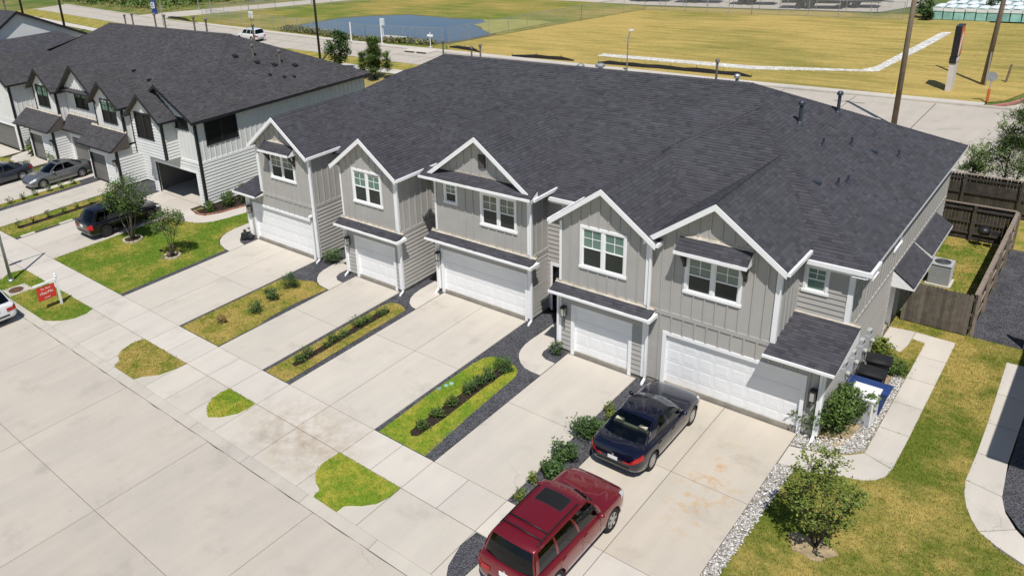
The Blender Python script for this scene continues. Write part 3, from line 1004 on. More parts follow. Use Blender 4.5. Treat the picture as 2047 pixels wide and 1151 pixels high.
# ------------------------------------------------------------------ building helpers
ZB = 3.05


def cells(a0, a1, c0, c1, openings):
    A = sorted({a0, a1} | {min(max(v, a0), a1) for o in openings for v in o[:2]})
    C = sorted({c0, c1} | {min(max(v, c0), c1) for o in openings for v in o[2:4]})
    for i in range(len(A) - 1):
        for j in range(len(C) - 1):
            am, cm = (A[i] + A[i + 1]) / 2, (C[j] + C[j + 1]) / 2
            if any(o[0] < am < o[1] and o[2] < cm < o[3] for o in openings):
                continue
            yield A[i], A[i + 1], C[j], C[j + 1]


def minus(lo, hi, cuts):
    segs = [(lo, hi)]
    for c0, c1 in cuts:
        ns = []
        for s0, s1 in segs:
            if c1 <= s0 or c0 >= s1:
                ns.append((s0, s1))
            else:
                if c0 > s0: ns.append((s0, c0))
                if c1 < s1: ns.append((c1, s1))
        segs = ns
    return [s for s in segs if s[1] - s[0] > .03]


def wall(par, face, at, a0, a1, c0, c1, style, openings=(), gable=None, mw='wall_grey', mp='board_grey', th=.14, sp=.405, expo=.20):
    """face S looks to -y, face E looks to +x.  gable=(centre, apex, slope) adds a pointed top"""
    openings = list(openings)
    mb = MB()
    for p, q, r_, s_ in cells(a0, a1, c0, c1, openings):
        if face == 'S':
            mb.box(p, at, r_, q, at + th, s_)
        else:
            mb.box(at - th, p, r_, at, q, s_)
    if gable:
        gc, ga, gs = gable
        tri = [(a0, c1), (a1, c1), (a1, max(c1, ga - gs * (a1 - gc))), (gc, ga), (a0, max(c1, ga - gs * (gc - a0)))]
        i = len(mb.v)
        for yy in (at, at + th):
            mb.v += [(x, yy, z) for x, z in tri]
        mb.f += [tuple(i + k for k in range(5)), tuple(i + 5 + k for k in reversed(range(5)))]
        for k in range(5):
            j = (k + 1) % 5
            mb.f.append((i + j, i + k, i + 5 + k, i + 5 + j))
    o = part('wall', mb, mw, par)
    if style == 'batten':
        n = max(1, round((a1 - a0) / sp))
        for i in range(n + 1):
            a = a0 + (a1 - a0) * i / n
            a = min(max(a, a0 + .025), a1 - .025)
            top = c1
            if gable:
                top = max(c1, gable[1] - gable[2] * abs(a - gable[0]) - .05)
            for s0, s1 in minus(c0, top, [(q[2], q[3]) for q in openings if q[0] - .02 < a < q[1] + .02]):
                if face == 'S':
                    bpiece('batten', 'batten_grey' if mw == 'wall_grey' else mp, o, a - .026, at - .036, s0, a + .026, at + .001, s1)
                else:
                    bpiece('batten', 'batten_grey' if mw == 'wall_grey' else mp, o, at - .001, a - .026, s0, at + .036, a + .026, s1)
    elif style == 'lap':
        n = max(1, round((c1 - c0) / expo))
        h = (c1 - c0) / n
        for i in range(n):
            z0 = c0 + h * i
            for s0, s1 in minus(a0, a1, [(q[0], q[1]) for q in openings if q[2] < z0 + h * .6 and q[3] > z0 + h * .4]):
                if face == 'S':
                    piece('siding_board', 'lapS', mp, o, s0, at + .002, z0, s1 - s0, .036, h + .004)
                else:
                    piece('siding_board', 'lapE', mp, o, at - .002, s0, z0, .042, s1 - s0, h + .004)
    return o


def window(par, face, at, a0, a1, c0, c1, upper='pane_green', lower='pane_low', trim='trim_white', cols=2, tw=.10, muntin=True, sash='trim_white', screen=False):
    """outer trim rectangle a0..a1, c0..c1 on a wall"""
    def B(mb, p, q, r_, s_, d0, d1):
        if face == 'S':
            mb.box(p, at - d1, r_, q, at - d0, s_)
        else:
            mb.box(at + d0, p, r_, at + d1, q, s_)
        return mb
    t = MB()
    B(t, a0, a1, c1 - tw, c1, -.02, .05); B(t, a0 - .03, a1 + .03, c0, c0 + tw, -.02, .065)
    B(t, a0, a0 + tw, c0 + tw, c1 - tw, -.02, .048); B(t, a1 - tw, a1, c0 + tw, c1 - tw, -.02, .048)
    w = part('window', t, trim, par)
    ia0, ia1, ic0, ic1 = a0 + tw, a1 - tw, c0 + tw, c1 - tw
    sw = .045
    mull = .10 if cols > 1 else 0
    cw = (ia1 - ia0 - mull * (cols - 1)) / cols
    zm = (ic0 + ic1) / 2
    for k_ in range(cols):
        p = ia0 + k_ * (cw + mull)
        q = p + cw
        s_ = MB()
        if k_ < cols - 1:
            B(s_, q, q + mull, ic0, ic1, -.03, .035)
        B(s_, p, q, ic0, ic0 + sw, -.05, .012); B(s_, p, q, ic1 - sw, ic1, -.05, .018); B(s_, p, q, zm - sw / 2, zm + sw / 2, -.05, .02)
        B(s_, p, p + sw, ic0 + sw, zm - sw / 2, -.05, .012); B(s_, q - sw, q, ic0 + sw, zm - sw / 2, -.05, .012)
        B(s_, p, p + sw, zm + sw / 2, ic1 - sw, -.05, .018); B(s_, q - sw, q, zm + sw / 2, ic1 - sw, -.05, .018)
        part('sash', s_, sash, w)
        part('pane', B(MB(), p + sw, q - sw, ic0 + sw, zm - sw / 2, -.06, -.015 if not screen else .004), lower, w)
        part('pane', B(MB(), p + sw, q - sw, zm + sw / 2, ic1 - sw, -.06, -.012), upper, w)
        if muntin:
            m_ = MB()
            pm, zq = (p + q) / 2, (zm + ic1) / 2
            B(m_, pm - .011, pm + .011, zm + sw / 2, ic1 - sw, -.012, .0); B(m_, p + sw, q - sw, zq - .011, zq + .011, -.012, .001)
            part('muntin', m_, sash, w)
    return w


def garage_door(par, at, a0, a1, h, cols, m='door_white', trim='trim_white', tw=.13, rec=.09, rows=4):
    """opening a0..a1, height h, on a wall facing -y; door set back in the opening"""
    d = part('garage_door', MB().box(a0, at + rec, .012, a1, at + rec + .05, h), m, par)
    w = (a1 - a0) / cols
    ph = (h - .02) / rows
    for i in range(cols):
        for j in range(rows):
            piece('panel', 'panel', m, d, a0 + w * i + .06, at + rec + .001, .02 + ph * j + .07, w - .12, .007, ph - .14)
    s = MB()
    for j in range(1, rows):
        s.box(a0, at + rec - .003, .02 + ph * j - .004, a1, at + rec + .01, .02 + ph * j + .004)
    part('section_joint', s, 'joint' if m == 'door_grey' else 'meter_grey', d)
    part('door_seal', MB().box(a0, at + rec - .008, .0, a1, at + rec + .05, .03), 'joint', d)
    t = MB()
    t.box(a0 - tw, at - .035, 0.02, a0, at + rec, h + tw); t.box(a1, at - .035, 0.02, a1 + tw, at + rec, h + tw); t.box(a0, at - .035, h, a1, at + rec, h + tw)
    part('door_trim', t, trim, d)
    return d


def lantern(par, x, y, z, m='lamp_black'):
    b = part('wall_lantern', MB().box(x - .09, y - .24, z + .34, x + .09, y - .02, z + .40).box(x - .05, y - .05, z - .05, x + .05, y, z + .34).box(x - .085, y - .235, z - .03, x + .085, y - .03, z - .005)
             .box(x - .085, y - .235, z, x - .068, y - .218, z + .34).box(x + .068, y - .235, z, x + .085, y - .218, z + .34).box(x - .085, y - .05, z, x - .068, y - .032, z + .34).box(x + .068, y - .05, z, x + .085, y - .032, z + .34), m, par)
    part('glass', MB().box(x - .07, y - .22, z, x + .07, y - .05, z + .335), 'lamp_glass', b)


def digits(par, s, x, y, ztop, size=.20, step=.15):
    for i, ch in enumerate(s):
        mb = text_mb(ch, size)
        z = ztop - step * i
        xf(mb, lambda a, b, c: (x + a, y - .012 - c, z + b))
        part('house_digit', mb, 'lamp_black', par)


def downspout(par, x, y, z0, z1, face='S', m='gutter_white'):
    mb = MB()
    if face == 'S':
        mb.box(x - .04, y - .085, z0 + .18, x + .04, y - .012, z1)
        mb.hexa([(x - .04, y - .30, z0), (x + .04, y - .30, z0), (x + .04, y - .05, z0 + .1), (x - .04, y - .05, z0 + .1), (x - .04, y - .28, z0 + .07), (x + .04, y - .28, z0 + .07), (x + .04, y - .012, z0 + .22), (x - .04, y - .012, z0 + .22)])
    else:
        mb.box(x + .012, y - .04, z0 + .1, x + .085, y + .04, z1)
    part('downspout', mb, m, par)


# shingles -----------------------------------------------------------
def prow(poly, v):
    xs_ = []
    n = len(poly)
    for i in range(n):
        (u0, v0), (u1, v1) = poly[i], poly[(i + 1) % n]
        if abs(v1 - v0) < 1e-9:
            continue
        t = (v - v0) / (v1 - v0)
        if -1e-6 <= t <= 1 + 1e-6:
            xs_.append(u0 + (u1 - u0) * t)
    return (min(xs_), max(xs_)) if len(xs_) >= 2 else None


SINGLE = {'n': 0}


def roof_plane(roof, pts, eave, seed=0, m='shingle', mb=None, single=False, lim=290, expo=.146, deck=True, th=.10, tone=(.5, .2)):
    """pts: coplanar world points; eave=(i,j) the pair giving the eave direction; adds deck and shingle courses"""
    rn = random.Random(seed)
    P = [Vector(p) for p in pts]
    o = P[eave[0]]
    u = (P[eave[1]] - o).normalized()
    nrm = None
    for q in P:
        c = u.cross(q - o)
        if c.length > .05:
            nrm = c.normalized()
            if nrm.z < 0: nrm = -nrm
            break
    v = nrm.cross(u)
    if v.z < 0: v = -v
    poly = [((q - o).dot(u), (q - o).dot(v)) for q in P]
    vmax = max(b for a, b in poly)
    if deck:
        d = MB()
        n = len(P)
        top = [q - nrm * .002 for q in P]
        i = len(d.v)
        d.v += [tuple(q) for q in top] + [tuple(q - Vector((0, 0, th))) for q in top]
        d.f += [tuple(range(n)), tuple(reversed(range(n, 2 * n)))]
        for k_ in range(n):
            d.f.append((k_, (k_ + 1) % n, n + (k_ + 1) % n, n + k_))
        part('roof_deck', d, 'roof_deck', roof)
    out = mb if mb is not None else MB()
    r = 0
    nv = -.02
    while nv < vmax - .01:
        v0, v1 = nv, min(nv + expo, vmax)
        a = prow(poly, max(v0, 1e-4)); b = prow(poly, v1 - 1e-4)
        nv += expo
        if not a or not b:
            continue
        L0, R0, L1, R1 = a[0], a[1], b[0], b[1]
        x = min(L0, L1) - rn.uniform(0, .3)
        while x < max(R0, R1):
            w = rn.choice((.14, .18, .22, .26, .32, .40))
            x0, x1 = x, x + w
            x += w
            b0, b1 = min(max(x0, L0), R0), min(max(x1, L0), R0)
            t0, t1 = min(max(x0, L1), R1), min(max(x1, L1), R1)
            if b1 - b0 < .004 and t1 - t0 < .004:
                continue
            t = rn.choice((.007, .008, .016))
            tn = min(1, max(0, rn.gauss(tone[0] - (.10 if t > .01 else 0), tone[1])))
            if single and SINGLE['n'] < lim and b1 - b0 > .06:
                ob = bpy.data.objects.new('shingle', unit('shingle', 'shingle_single'))
                COL.objects.link(ob)
                ob.parent = roof
                c = o + u * b0 + v * v0 - WL[roof]
                s0 = u * (b1 - b0) * .995; s1 = v * (v1 - v0 + .01); s2 = nrm * (t + .006)
                ob.matrix_local = Matrix(((s0.x, s1.x, s2.x, c.x), (s0.y, s1.y, s2.y, c.y), (s0.z, s1.z, s2.z, c.z), (0, 0, 0, 1)))
                SINGLE['n'] += 1
                continue
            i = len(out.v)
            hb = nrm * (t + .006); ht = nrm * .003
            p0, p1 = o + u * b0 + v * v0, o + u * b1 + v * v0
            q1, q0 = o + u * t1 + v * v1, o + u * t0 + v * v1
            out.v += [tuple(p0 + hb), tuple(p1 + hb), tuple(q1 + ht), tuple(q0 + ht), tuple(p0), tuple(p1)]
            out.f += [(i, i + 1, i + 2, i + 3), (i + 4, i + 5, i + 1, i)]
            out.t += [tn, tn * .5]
    return out


def cap_line(mb, a, b, n1, n2, seed=0, w=.15):
    """overlapping ridge or hip caps from a up to b; n1,n2 = downhill directions on both sides"""
    rn = random.Random(seed)
    a, b = Vector(a), Vector(b)
    d = (b - a); L = d.length; d.normalize()
    n1, n2 = Vector(n1).normalized(), Vector(n2).normalized()
    k_ = 0
    up = Vector((0, 0, 1))
    while k_ * .15 < L:
        s, e = a + d * (k_ * .15), a + d * min(L, k_ * .15 + .2)
        h0, h1 = up * .045, up * .022
        i = len(mb.v)
        mb.v += [tuple(s + n1 * w + h0 * .6), tuple(s + h0), tuple(s + n2 * w + h0 * .6), tuple(e + n1 * w + h1 * .6), tuple(e + h1), tuple(e + n2 * w + h1 * .6)]
        mb.f += [(i, i + 1, i + 4, i + 3), (i + 1, i + 2, i + 5, i + 4)]
        t = rn.uniform(.2, .8)
        mb.t += [t, t]
        k_ += 1


def gable_roof(par, roof, mb, caps, xc, half, rz, y0, y1, slope=.75, seed=0, fascia='trim_white', soffit='trim_white', lim_single=False, left_gutter=None, right_gutter=None, ov=.30, gm='gutter_white', yv=None):
    """front gable over a unit; ridge runs along y.  yv=(left,right) where its eaves die into the main roof"""
    ez = rz - slope * half
    for s in (-1, 1):
        pts = [(xc + s * half, y0, ez), (xc + s * half, y1, ez), (xc, y1, rz), (xc, y0, rz)]
        roof_plane(roof, pts, (0, 1), seed + s, mb=mb, single=(lim_single and s > 0), th=.12)
    cap_line(caps, (xc, y0, rz), (xc, y1, rz), (-1, 0, -slope), (1, 0, -slope), seed)
    # rake boards and soffit
    for s in (-1, 1):
        a0, a1 = Vector((xc, y0, rz)), Vector((xc + s * (half + .01), y0, ez))
        b = MB()
        dn = Vector((0, 0, -.21)); th = Vector((0, -.035, 0)); up = Vector((0, 0, .008))
        b.hexa([a0 + dn, a1 + dn, a1 + dn + th, a0 + dn + th, a0 + up, a1 + up, a1 + up + th, a0 + up + th] if s < 0 else [a1 + dn, a0 + dn, a0 + dn + th, a1 + dn + th, a1 + up, a0 + up, a0 + up + th, a1 + up + th])
        part('rake_board', b, fascia, par)
        so = MB()
        c = Vector((0, 0, -.128)); bk = Vector((0, ov, 0))
        so.hexa([a0 + c + Vector((0, 0, -.015)), a1 + c + Vector((0, 0, -.015)), a1 + c + bk + Vector((0, 0, -.015)), a0 + c + bk + Vector((0, 0, -.015)), a0 + c, a1 + c, a1 + c + bk, a0 + c + bk])
        part('soffit', so, soffit, par)
    for s, ye in ((-1, left_gutter), (1, right_gutter)):
        if ye:
            x = xc + s * half
            part('gutter', MB().box(x - .01 * s, y0 + .02, ez - .13, x + s * .11, ye, ez - .005), gm, par)


def shed(par, roof, mb, x0, x1, yf, zf, yb, zb, seed=0, gutter=True, gm='gutter_white', soffit='trim_white', single=False, ends=True, flash=True, right_return=False):
    roof_plane(roof, [(x0, yf, zf), (x1, yf, zf), (x1, yb, zb), (x0, yb, zb)], (0, 1), seed, mb=mb, single=single, th=.07)
    if gutter:
        part('gutter', MB().box(x0 - .01, yf - .085, zf - .085, x1 + .01, yf - .002, zf + .008), gm, par)
    b = MB()
    b.hexa([(x0, yf, zf - .10), (x1, yf, zf - .10), (x1, yb, zf - .10), (x0, yb, zf - .10), (x0, yf, zf - .078), (x1, yf, zf - .078), (x1, yb, zf - .078), (x0, yb, zf - .078)])
    if ends:
        for x in (x0, x1 - .025):
            b.hexa([(x, yf, zf - .078), (x + .025, yf, zf - .078), (x + .025, yb, zf - .078), (x, yb, zf - .078), (x, yf, zf - .005), (x + .025, yf, zf - .005), (x + .025, yb, zb - .075), (x, yb, zb - .075)])
    part('soffit', b, soffit, par)
    if flash:
        part('flashing', MB().box(x0, yb - .012, zb + .012, x1, yb - .002 + .002, zb + .085).hexa([(x0, yb - .10, zb - (zb - zf) * .10 / (yb - yf) + .01), (x1, yb - .10, zb - (zb - zf) * .10 / (yb - yf) + .01), (x1, yb - .01, zb + .01), (x0, yb - .01, zb + .01),
              (x0, yb - .10, zb - (zb - zf) * .10 / (yb - yf) + .022), (x1, yb - .10, zb - (zb - zf) * .10 / (yb - yf) + .022), (x1, yb - .01, zb + .025), (x0, yb - .01, zb + .025)]), 'flashing', par)


def corner_board(par, x, y, z0, z1, m='trim_white', w=.11, side='R'):
    """L-shaped board on an outside corner; side R: corner between -y and +x faces, L: -y and -x"""
    mb = MB()
    if side == 'R':
        mb.box(x - w, y - .048, z0, x + .05, y + .001, z1)
        mb.box(x - .001, y + .001, z0, x + .05, y + w, z1)
    else:
        mb.box(x - .05, y - .048, z0, x + w, y + .001, z1)
        mb.box(x - .05, y + .001, z0, x + .001, y + w, z1)
    part('corner_board', mb, m, par)


def band(par, face, at, a0, a1, z, m='band_grey', h=.16, d=.035):
    if face == 'S':
        part('belly_band', MB().box(a0, at - d, z - h, a1, at + .001, z), m, par)
    else:
        part('belly_band', MB().box(at - .001, a0, z - h, at + d, a1, z), m, par)


# ------------------------------------------------------------------ grey townhouse row
row = root('townhouse_row', (0, 17, 0), 'grey two-storey townhouse row with five gables and dark shingle roof', 'house')
roof = part('roof', MB().box(-8, 16.6, 8.35, 7, 19.2, 8.45), 'roof_deck', row)
SHM, CAP = MB(), MB()
# foundation strip
part('foundation', MB().box(-15.43, 8.43, -.1, -9.87, 10.8, .17).box(-7.38, 8.28, -.1, -3.87, 10.8, .17).box(-2.48, 9.45, -.1, 2.48, 10.8, .17).box(4.72, 8.28, -.1, 8.24, 10.8, .17).box(8.27, 8.43, -.1, 14.13, 25.2, .17), 'foundation', row)
core = MB().box(-15.0, 11.0, .0, 13.9, 25.1, 5.3).box(-15.2, 8.8, .1, -10.1, 11, 2.9).box(-13.8, 8.8, 2.9, -10.1, 11, 5.3).box(-7.1, 8.7, .1, -4.1, 11, 5.3).box(-2.3, 9.8, .1, 2.3, 11, 5.3).box(5.0, 8.7, .1, 8.1, 11, 5.3).box(8.3, 8.8, .1, 12.2, 11, 5.3).box(12.2, 8.8, .1, 13.9, 10.6, 2.9)
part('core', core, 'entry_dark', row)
W = 'wall_grey'
# unit A (left end)
AW = (-13.0, -11.02, 4.02, 5.5)
AD = (-14.95, -10.25, 0, 2.12)
wall(row, 'S', 8.4, -14.05, -9.85, ZB, 5.45, 'batten', [AW], (-12.0, 7.33, .75))
wall(row, 'S', 8.4, -15.45, -9.85, .15, ZB - .16, 'batten', [(-15.08, -10.12, .0, 2.26)])
wall(row, 'E', -9.85, 8.4, 10.75, ZB, 5.6, 'batten')
wall(row, 'E', -9.85, 8.4, 10.75, .17, ZB - .16, 'lap')
band(row, 'S', 8.4, -14.05, -9.85, ZB)
band(row, 'E', -9.85, 8.44, 10.75, ZB)
window(row, 'S', 8.4, *AW, upper='pane_curtain')
garage_door(row, 8.4, *AD[:2], 2.12, 8)
corner_board(row, -9.85, 8.4, .17, 5.6)
corner_board(row, -14.05, 8.4, ZB, 5.6, side='L')
corner_board(row, -15.45, 8.4, .17, 2.8, side='L')
# unit B
BW = (-6.6, -4.71, 4.05, 5.74)
wall(row, 'S', 8.25, -7.4, -3.85, ZB, 5.5, 'batten', [BW], (-5.65, 7.2, .75))
wall(row, 'S', 8.25, -7.4, -3.85, .17, ZB, 'lap', [(-6.85, -4.15, 0, 2.3)])
wall(row, 'E', -3.85, 8.25, 10.75, ZB, 5.6, 'batten')
wall(row, 'E', -3.85, 8.25, 10.75, .17, ZB - .16, 'lap')
band(row, 'E', -3.85, 8.29, 10.75, ZB)
window(row, 'S', 8.25, *BW)
garage_door(row, 8.25, -6.72, -4.28, 2.14, 4)
corner_board(row, -3.85, 8.25, .17, 2.86); corner_board(row, -3.85, 8.25, ZB + .1, 5.6)
corner_board(row, -7.4, 8.25, .17, 2.86, side='L', w=.05); corner_board(row, -7.4, 8.25, ZB + .1, 5.6, side='L', w=.05)
# unit C
CW, CS = (0.0, 1.87, 3.95, 5.5), (-2.0, -1.24, 4.58, 5.56)
wall(row, 'S', 9.42, -2.5, 2.5, ZB, 5.82, 'batten', [CW, CS], (0, 7.76, .75))
wall(row, 'S', 9.42, -2.5, 2.5, .17, ZB, 'none', [(-2.37, 2.37, 0, 2.25)])
wall(row, 'E', 2.5, 9.42, 10.75, ZB, 5.6, 'batten')
wall(row, 'E', 2.5, 9.42, 10.75, .17, ZB - .16, 'lap')
band(row, 'E', 2.5, 9.46, 10.75, ZB)
window(row, 'S', 9.42, *CW, upper='pane_curtain')
window(row, 'S', 9.42, *CS, cols=1, upper='pane_blind', tw=.08)
garage_door(row, 9.42, -2.24, 2.24, 2.12, 8)
part('gable_vent', MB().box(-.03, 9.37, 6.55, .33, 9.43, 7.12), 'bracket_wood', row)
gvent = MB()
for i in range(7):
    z = 6.58 + i * .075
    gvent.hexa([(0, 9.34, z), (.30, 9.34, z), (.30, 9.372, z + .045), (0, 9.372, z + .045), (0, 9.338, z + .012), (.30, 9.338, z + .012), (.30, 9.372, z + .06), (0, 9.372, z + .06)])
part('louvre', gvent, 'soffit_dark', row)
corner_board(row, 2.5, 9.42, .17, 2.86); corner_board(row, 2.5, 9.42, ZB + .1, 5.7)
corner_board(row, -2.5, 9.42, .17, 2.86, side='L', w=.05); corner_board(row, -2.5, 9.42, ZB + .1, 5.7, side='L', w=.05)
# unit D
DW = (5.52, 7.4, 3.92, 5.64)
wall(row, 'S', 8.25, 4.7, 8.25, ZB, 5.5, 'batten', [DW], (6.47, 7.15, .75))
wall(row, 'S', 8.25, 4.7, 8.25, .17, ZB, 'lap', [(5.18, 7.74, 0, 2.23)])
wall(row, 'E', 8.25, 8.25, 8.41, .17, 5.6, 'none')
window(row, 'S', 8.25, *DW)
garage_door(row, 8.25, 5.31, 7.61, 2.1, 4)
corner_board(row, 8.25, 8.25, .17, 2.86); corner_board(row, 8.25, 8.25, ZB + .1, 5.62)
corner_board(row, 4.7, 8.25, .17, 2.86, side='L', w=.05); corner_board(row, 4.7, 8.25, ZB + .1, 5.62, side='L', w=.05)
# unit E (right end)
EW = (9.48, 11.4, 3.98, 5.43)
wall(row, 'S', 8.4, 8.29, 12.55, ZB, 5.45, 'batten', [EW], (10.45, 7.38, .75))
wall(row, 'S', 8.4, 8.29, 14.15, .15, ZB - .16, 'batten', [(8.83, 13.68, .0, 2.26)])
band(row, 'S', 8.4, 8.29, 12.55, ZB)
wall(row, 'E', 12.55, 8.4, 10.3, 3.0, 5.6, 'batten')
wall(row, 'S', 10.3, 12.55, 14.15, 3.02, 5.35, 'lap', [(12.69, 13.46, 4.2, 5.2)])
window(row, 'S', 10.3, 12.69, 13.46, 4.2, 5.2, cols=1, upper='pane_green', lower='pane_green', tw=.09)
window(row, 'S', 8.4, *EW, upper='pane_blind')
garage_door(row, 8.4, 8.96, 13.55, 2.12, 8)
corner_board(row, 12.55, 8.4, ZB, 5.6)
corner_board(row, 14.15, 10.3, 3.1, 5.4)
corner_board(row, 14.15, 8.4, .17, 2.82)
# long right-hand wall
SWN = (15.66, 16.75, 3.9, 5.1)
wall(row, 'E', 14.15, 10.3, 25.3, ZB, 5.4, 'batten', [SWN])
wall(row, 'E', 14.15, 8.4, 25.3, .17, ZB - .14, 'lap', [(16.2, 18.1, 0, 2.35)], mp='board_grey')
band(row, 'E', 14.15, 10.34, 25.3, ZB, h=.14)
window(row, 'E', 14.15, *SWN, cols=1, upper='pane_low', tw=.08)
part('side_door', MB().box(13.95, 16.35, .05, 14.0, 17.3, 2.2), 'trim_white', row)
part('door_trim', MB().box(14.0, 17.3, .05, 14.17, 17.42, 2.35).box(14.0, 16.22, .05, 14.17, 16.34, 2.35), 'trim_white', row)
window(row, 'E', 14.15, 19.0, 20.6, .9, 2.2, cols=2, upper='pane_low', tw=.09)
# recess walls with the entries
for x0, x1 in ((-9.85, -7.4), (-3.85, -2.5), (2.5, 4.7)):
    xm = x0 + .16
    wd = min(.95, x1 - x0 - .5)
    wall(row, 'S', 10.75, x0, x1, .17, ZB, 'lap', [(xm + .1, xm + .1 + wd, 0, 2.3)])
    wall(row, 'S', 10.75, x0, x1, ZB, 5.5, 'lap')
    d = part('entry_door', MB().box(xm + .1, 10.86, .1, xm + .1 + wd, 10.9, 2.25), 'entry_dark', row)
    part('door_trim', MB().box(xm, 10.70, .1, xm + .1, 10.86, 2.4).box(xm + .1 + wd, 10.70, .1, xm + .2 + wd, 10.86, 2.4).box(xm + .1, 10.70, 2.25, xm + .1 + wd, 10.86, 2.4), 'trim_white', d)
    part('handle', MB().box(xm + .2, 10.82, 1.0, xm + .24, 10.86, 1.18), 'galv', d)
window(row, 'S', 10.75, 3.2, 4.3, 4.2, 5.35, cols=1, upper='pane_blind', tw=.08)
part('wall', MB().box(-15.4, 10.3, .1, -15.26, 25.3, 5.4).box(-15.4, 25.16, .1, 14.1, 25.3, 5.4), W, row)
# roof planes
ZF = lambda y: 5.55 + .467 * (y - 10.3)
ZR = lambda x: 5.5 + .5255 * (14.6 - x)
ZL = lambda x: 5.5 + .5255 * (x + 15.65)
P1, P2, RR, RL = (8.78, 15.75, 8.558), (8.78, 16.78, 8.558), (7.75, 17.9, 9.1), (-8.8, 17.9, 9.1)
Q1, Q2 = (-9.83, 15.75, 8.558), (-9.83, 16.78, 8.558)
roof_plane(roof, [(-10.55, 10.3, 5.55), (9.5, 10.3, 5.55), (9.5, 15.9, ZF(15.9)), RR, RL, (-10.55, 15.9, ZF(15.9))], (0, 1), 1, mb=SHM, tone=(.5, .2))
roof_plane(roof, [(14.6, 10, 5.5), (14.6, 25.2, 5.5), (7.75, 17.9, 9.1), (8.78, 16.78, 8.558), (8.78, 15.75, 8.558)], (0, 1), 2, mb=SHM)
roof_plane(roof, [(6.47, 10, 5.5), (14.6, 10, 5.5), P1, (6.47, 13.44, 5.5 + .5318 * 3.44)], (0, 1), 3, mb=SHM)
roof_plane(roof, [(6.2, 13.17, 8.558 - .5255 * 2.58), (6.2, 16.78, 8.558 - .5255 * 2.58), (8.78, 16.78, 8.558), P1], (0, 1), 4, mb=SHM)
roof_plane(roof, [(-15.65, 10, 5.5), (-5.65, 10, 5.5), (-5.65, 11.57, 5.5 + .5318 * 1.57), Q1], (0, 1), 5, mb=SHM)
roof_plane(roof, [(-5.65, 16.78, 8.558 - .529 * 4.18), (-5.65, 11.57, 8.558 - .529 * 4.18), Q1, Q2], (0, 1), 6, mb=SHM)
bk = MB()
bk.quad((14.6, 25.2, 5.5), (-15.65, 25.2, 5.5), RL, RR); bk.quad((-15.65, 25.2, 5.5), (-15.65, 10, 5.5), Q1, Q2, RL)
part('roof_slope', bk, 'roof_deck', roof)
gable_roof(row, roof, SHM, CAP, -12.0, 2.33, 7.47, 8.05, 14.0, seed=20, left_gutter=9.9, right_gutter=10.95)
gable_roof(row, roof, SHM, CAP, -5.65, 2.1, 7.34, 7.93, 14.3, seed=22, left_gutter=10.6, right_gutter=10.9)
gable_roof(row, roof, SHM, CAP, 0.0, 2.84, 7.93, 9.1, 15.4, seed=24, right_gutter=10.8)
gable_roof(row, roof, SHM, CAP, 6.47, 2.1, 7.29, 7.93, 13.6, seed=26, left_gutter=10.6, right_gutter=8.35)
SINGLE['n'] = 0
# porch and awning roofs
shed(row, roof, SHM, 12.45, 14.55, 7.78, 2.93, 10.3, 3.42, 31, single=True, flash=True)
gable_roof(row, roof, SHM, CAP, 10.45, 2.34, 7.52, 8.05, 13.8, seed=28, right_gutter=10.15, lim_single=True)
shed(row, roof, SHM, -15.85, -13.95, 7.78, 2.93, 10.3, 3.42, 32)
shed(row, roof, SHM, -2.95, 2.88, 8.88, 5.84, 9.42, 6.12, 33, flash=False)
part('flashing', MB().box(-2.2, 9.40, 6.13, 2.2, 9.419, 6.20), 'flashing', row)
for x0, x1, y in ((-7.62, -3.5, 8.25), (-2.82, 2.84, 9.42), (4.5, 8.56, 8.25)):
    shed(row, roof, SHM, x0, x1, y - .52, 2.88, y, 3.09, int(x0 * 7) + 60)
    part('gutter', MB().box(x1, y - .6, 2.77, x1 + .09, y + .05, 2.90), 'gutter_white', row)
for x0, x1 in ((-13.15, -10.78), (9.28, 11.66)):
    shed(row, roof, SHM, x0, x1, 7.84, 5.70, 8.4, 6.12, int(x0 * 3) + 90, gutter=False, flash=True)
    part('fascia', MB().box(x0 - .02, 7.80, 5.60, x1 + .02, 7.84, 5.715), 'trim_white', row)
    for xb in (x0 + .14, x1 - .22):
        b = MB()
        b.box(xb, 8.30, 4.98, xb + .10, 8.398, 5.58); b.box(xb, 7.95, 5.50, xb + .10, 8.30, 5.59)
        b.beam((xb + .05, 8.32, 5.08), (xb + .05, 8.02, 5.50), .08, .08, up=(1, 0, 0))
        part('bracket', b, 'bracket_wood', row)
cap_line(CAP, (14.6, 10, 5.5), P1, (-1, 0, 0), (0, 1, 0), 40)
cap_line(CAP, P2, RR, (-1, 0, 0), (0, 1, 0), 41)
cap_line(CAP, P1, P2, (-1, 0, -.5), (1, 0, -.5), 42)
cap_line(CAP, (6.47, 13.44, 7.33), P1, (0, -1, -.5), (-1, 0, -.5), 43)
cap_line(CAP, RL, RR, (0, -1, -.46), (0, 1, -.46), 44)
cap_line(CAP, (14.6, 25.2, 5.5), RR, (0, -1, 0), (0, 1, -.5), 45)
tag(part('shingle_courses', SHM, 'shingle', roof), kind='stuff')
tag(part('ridge_caps', CAP, 'shingle', roof), kind='stuff')
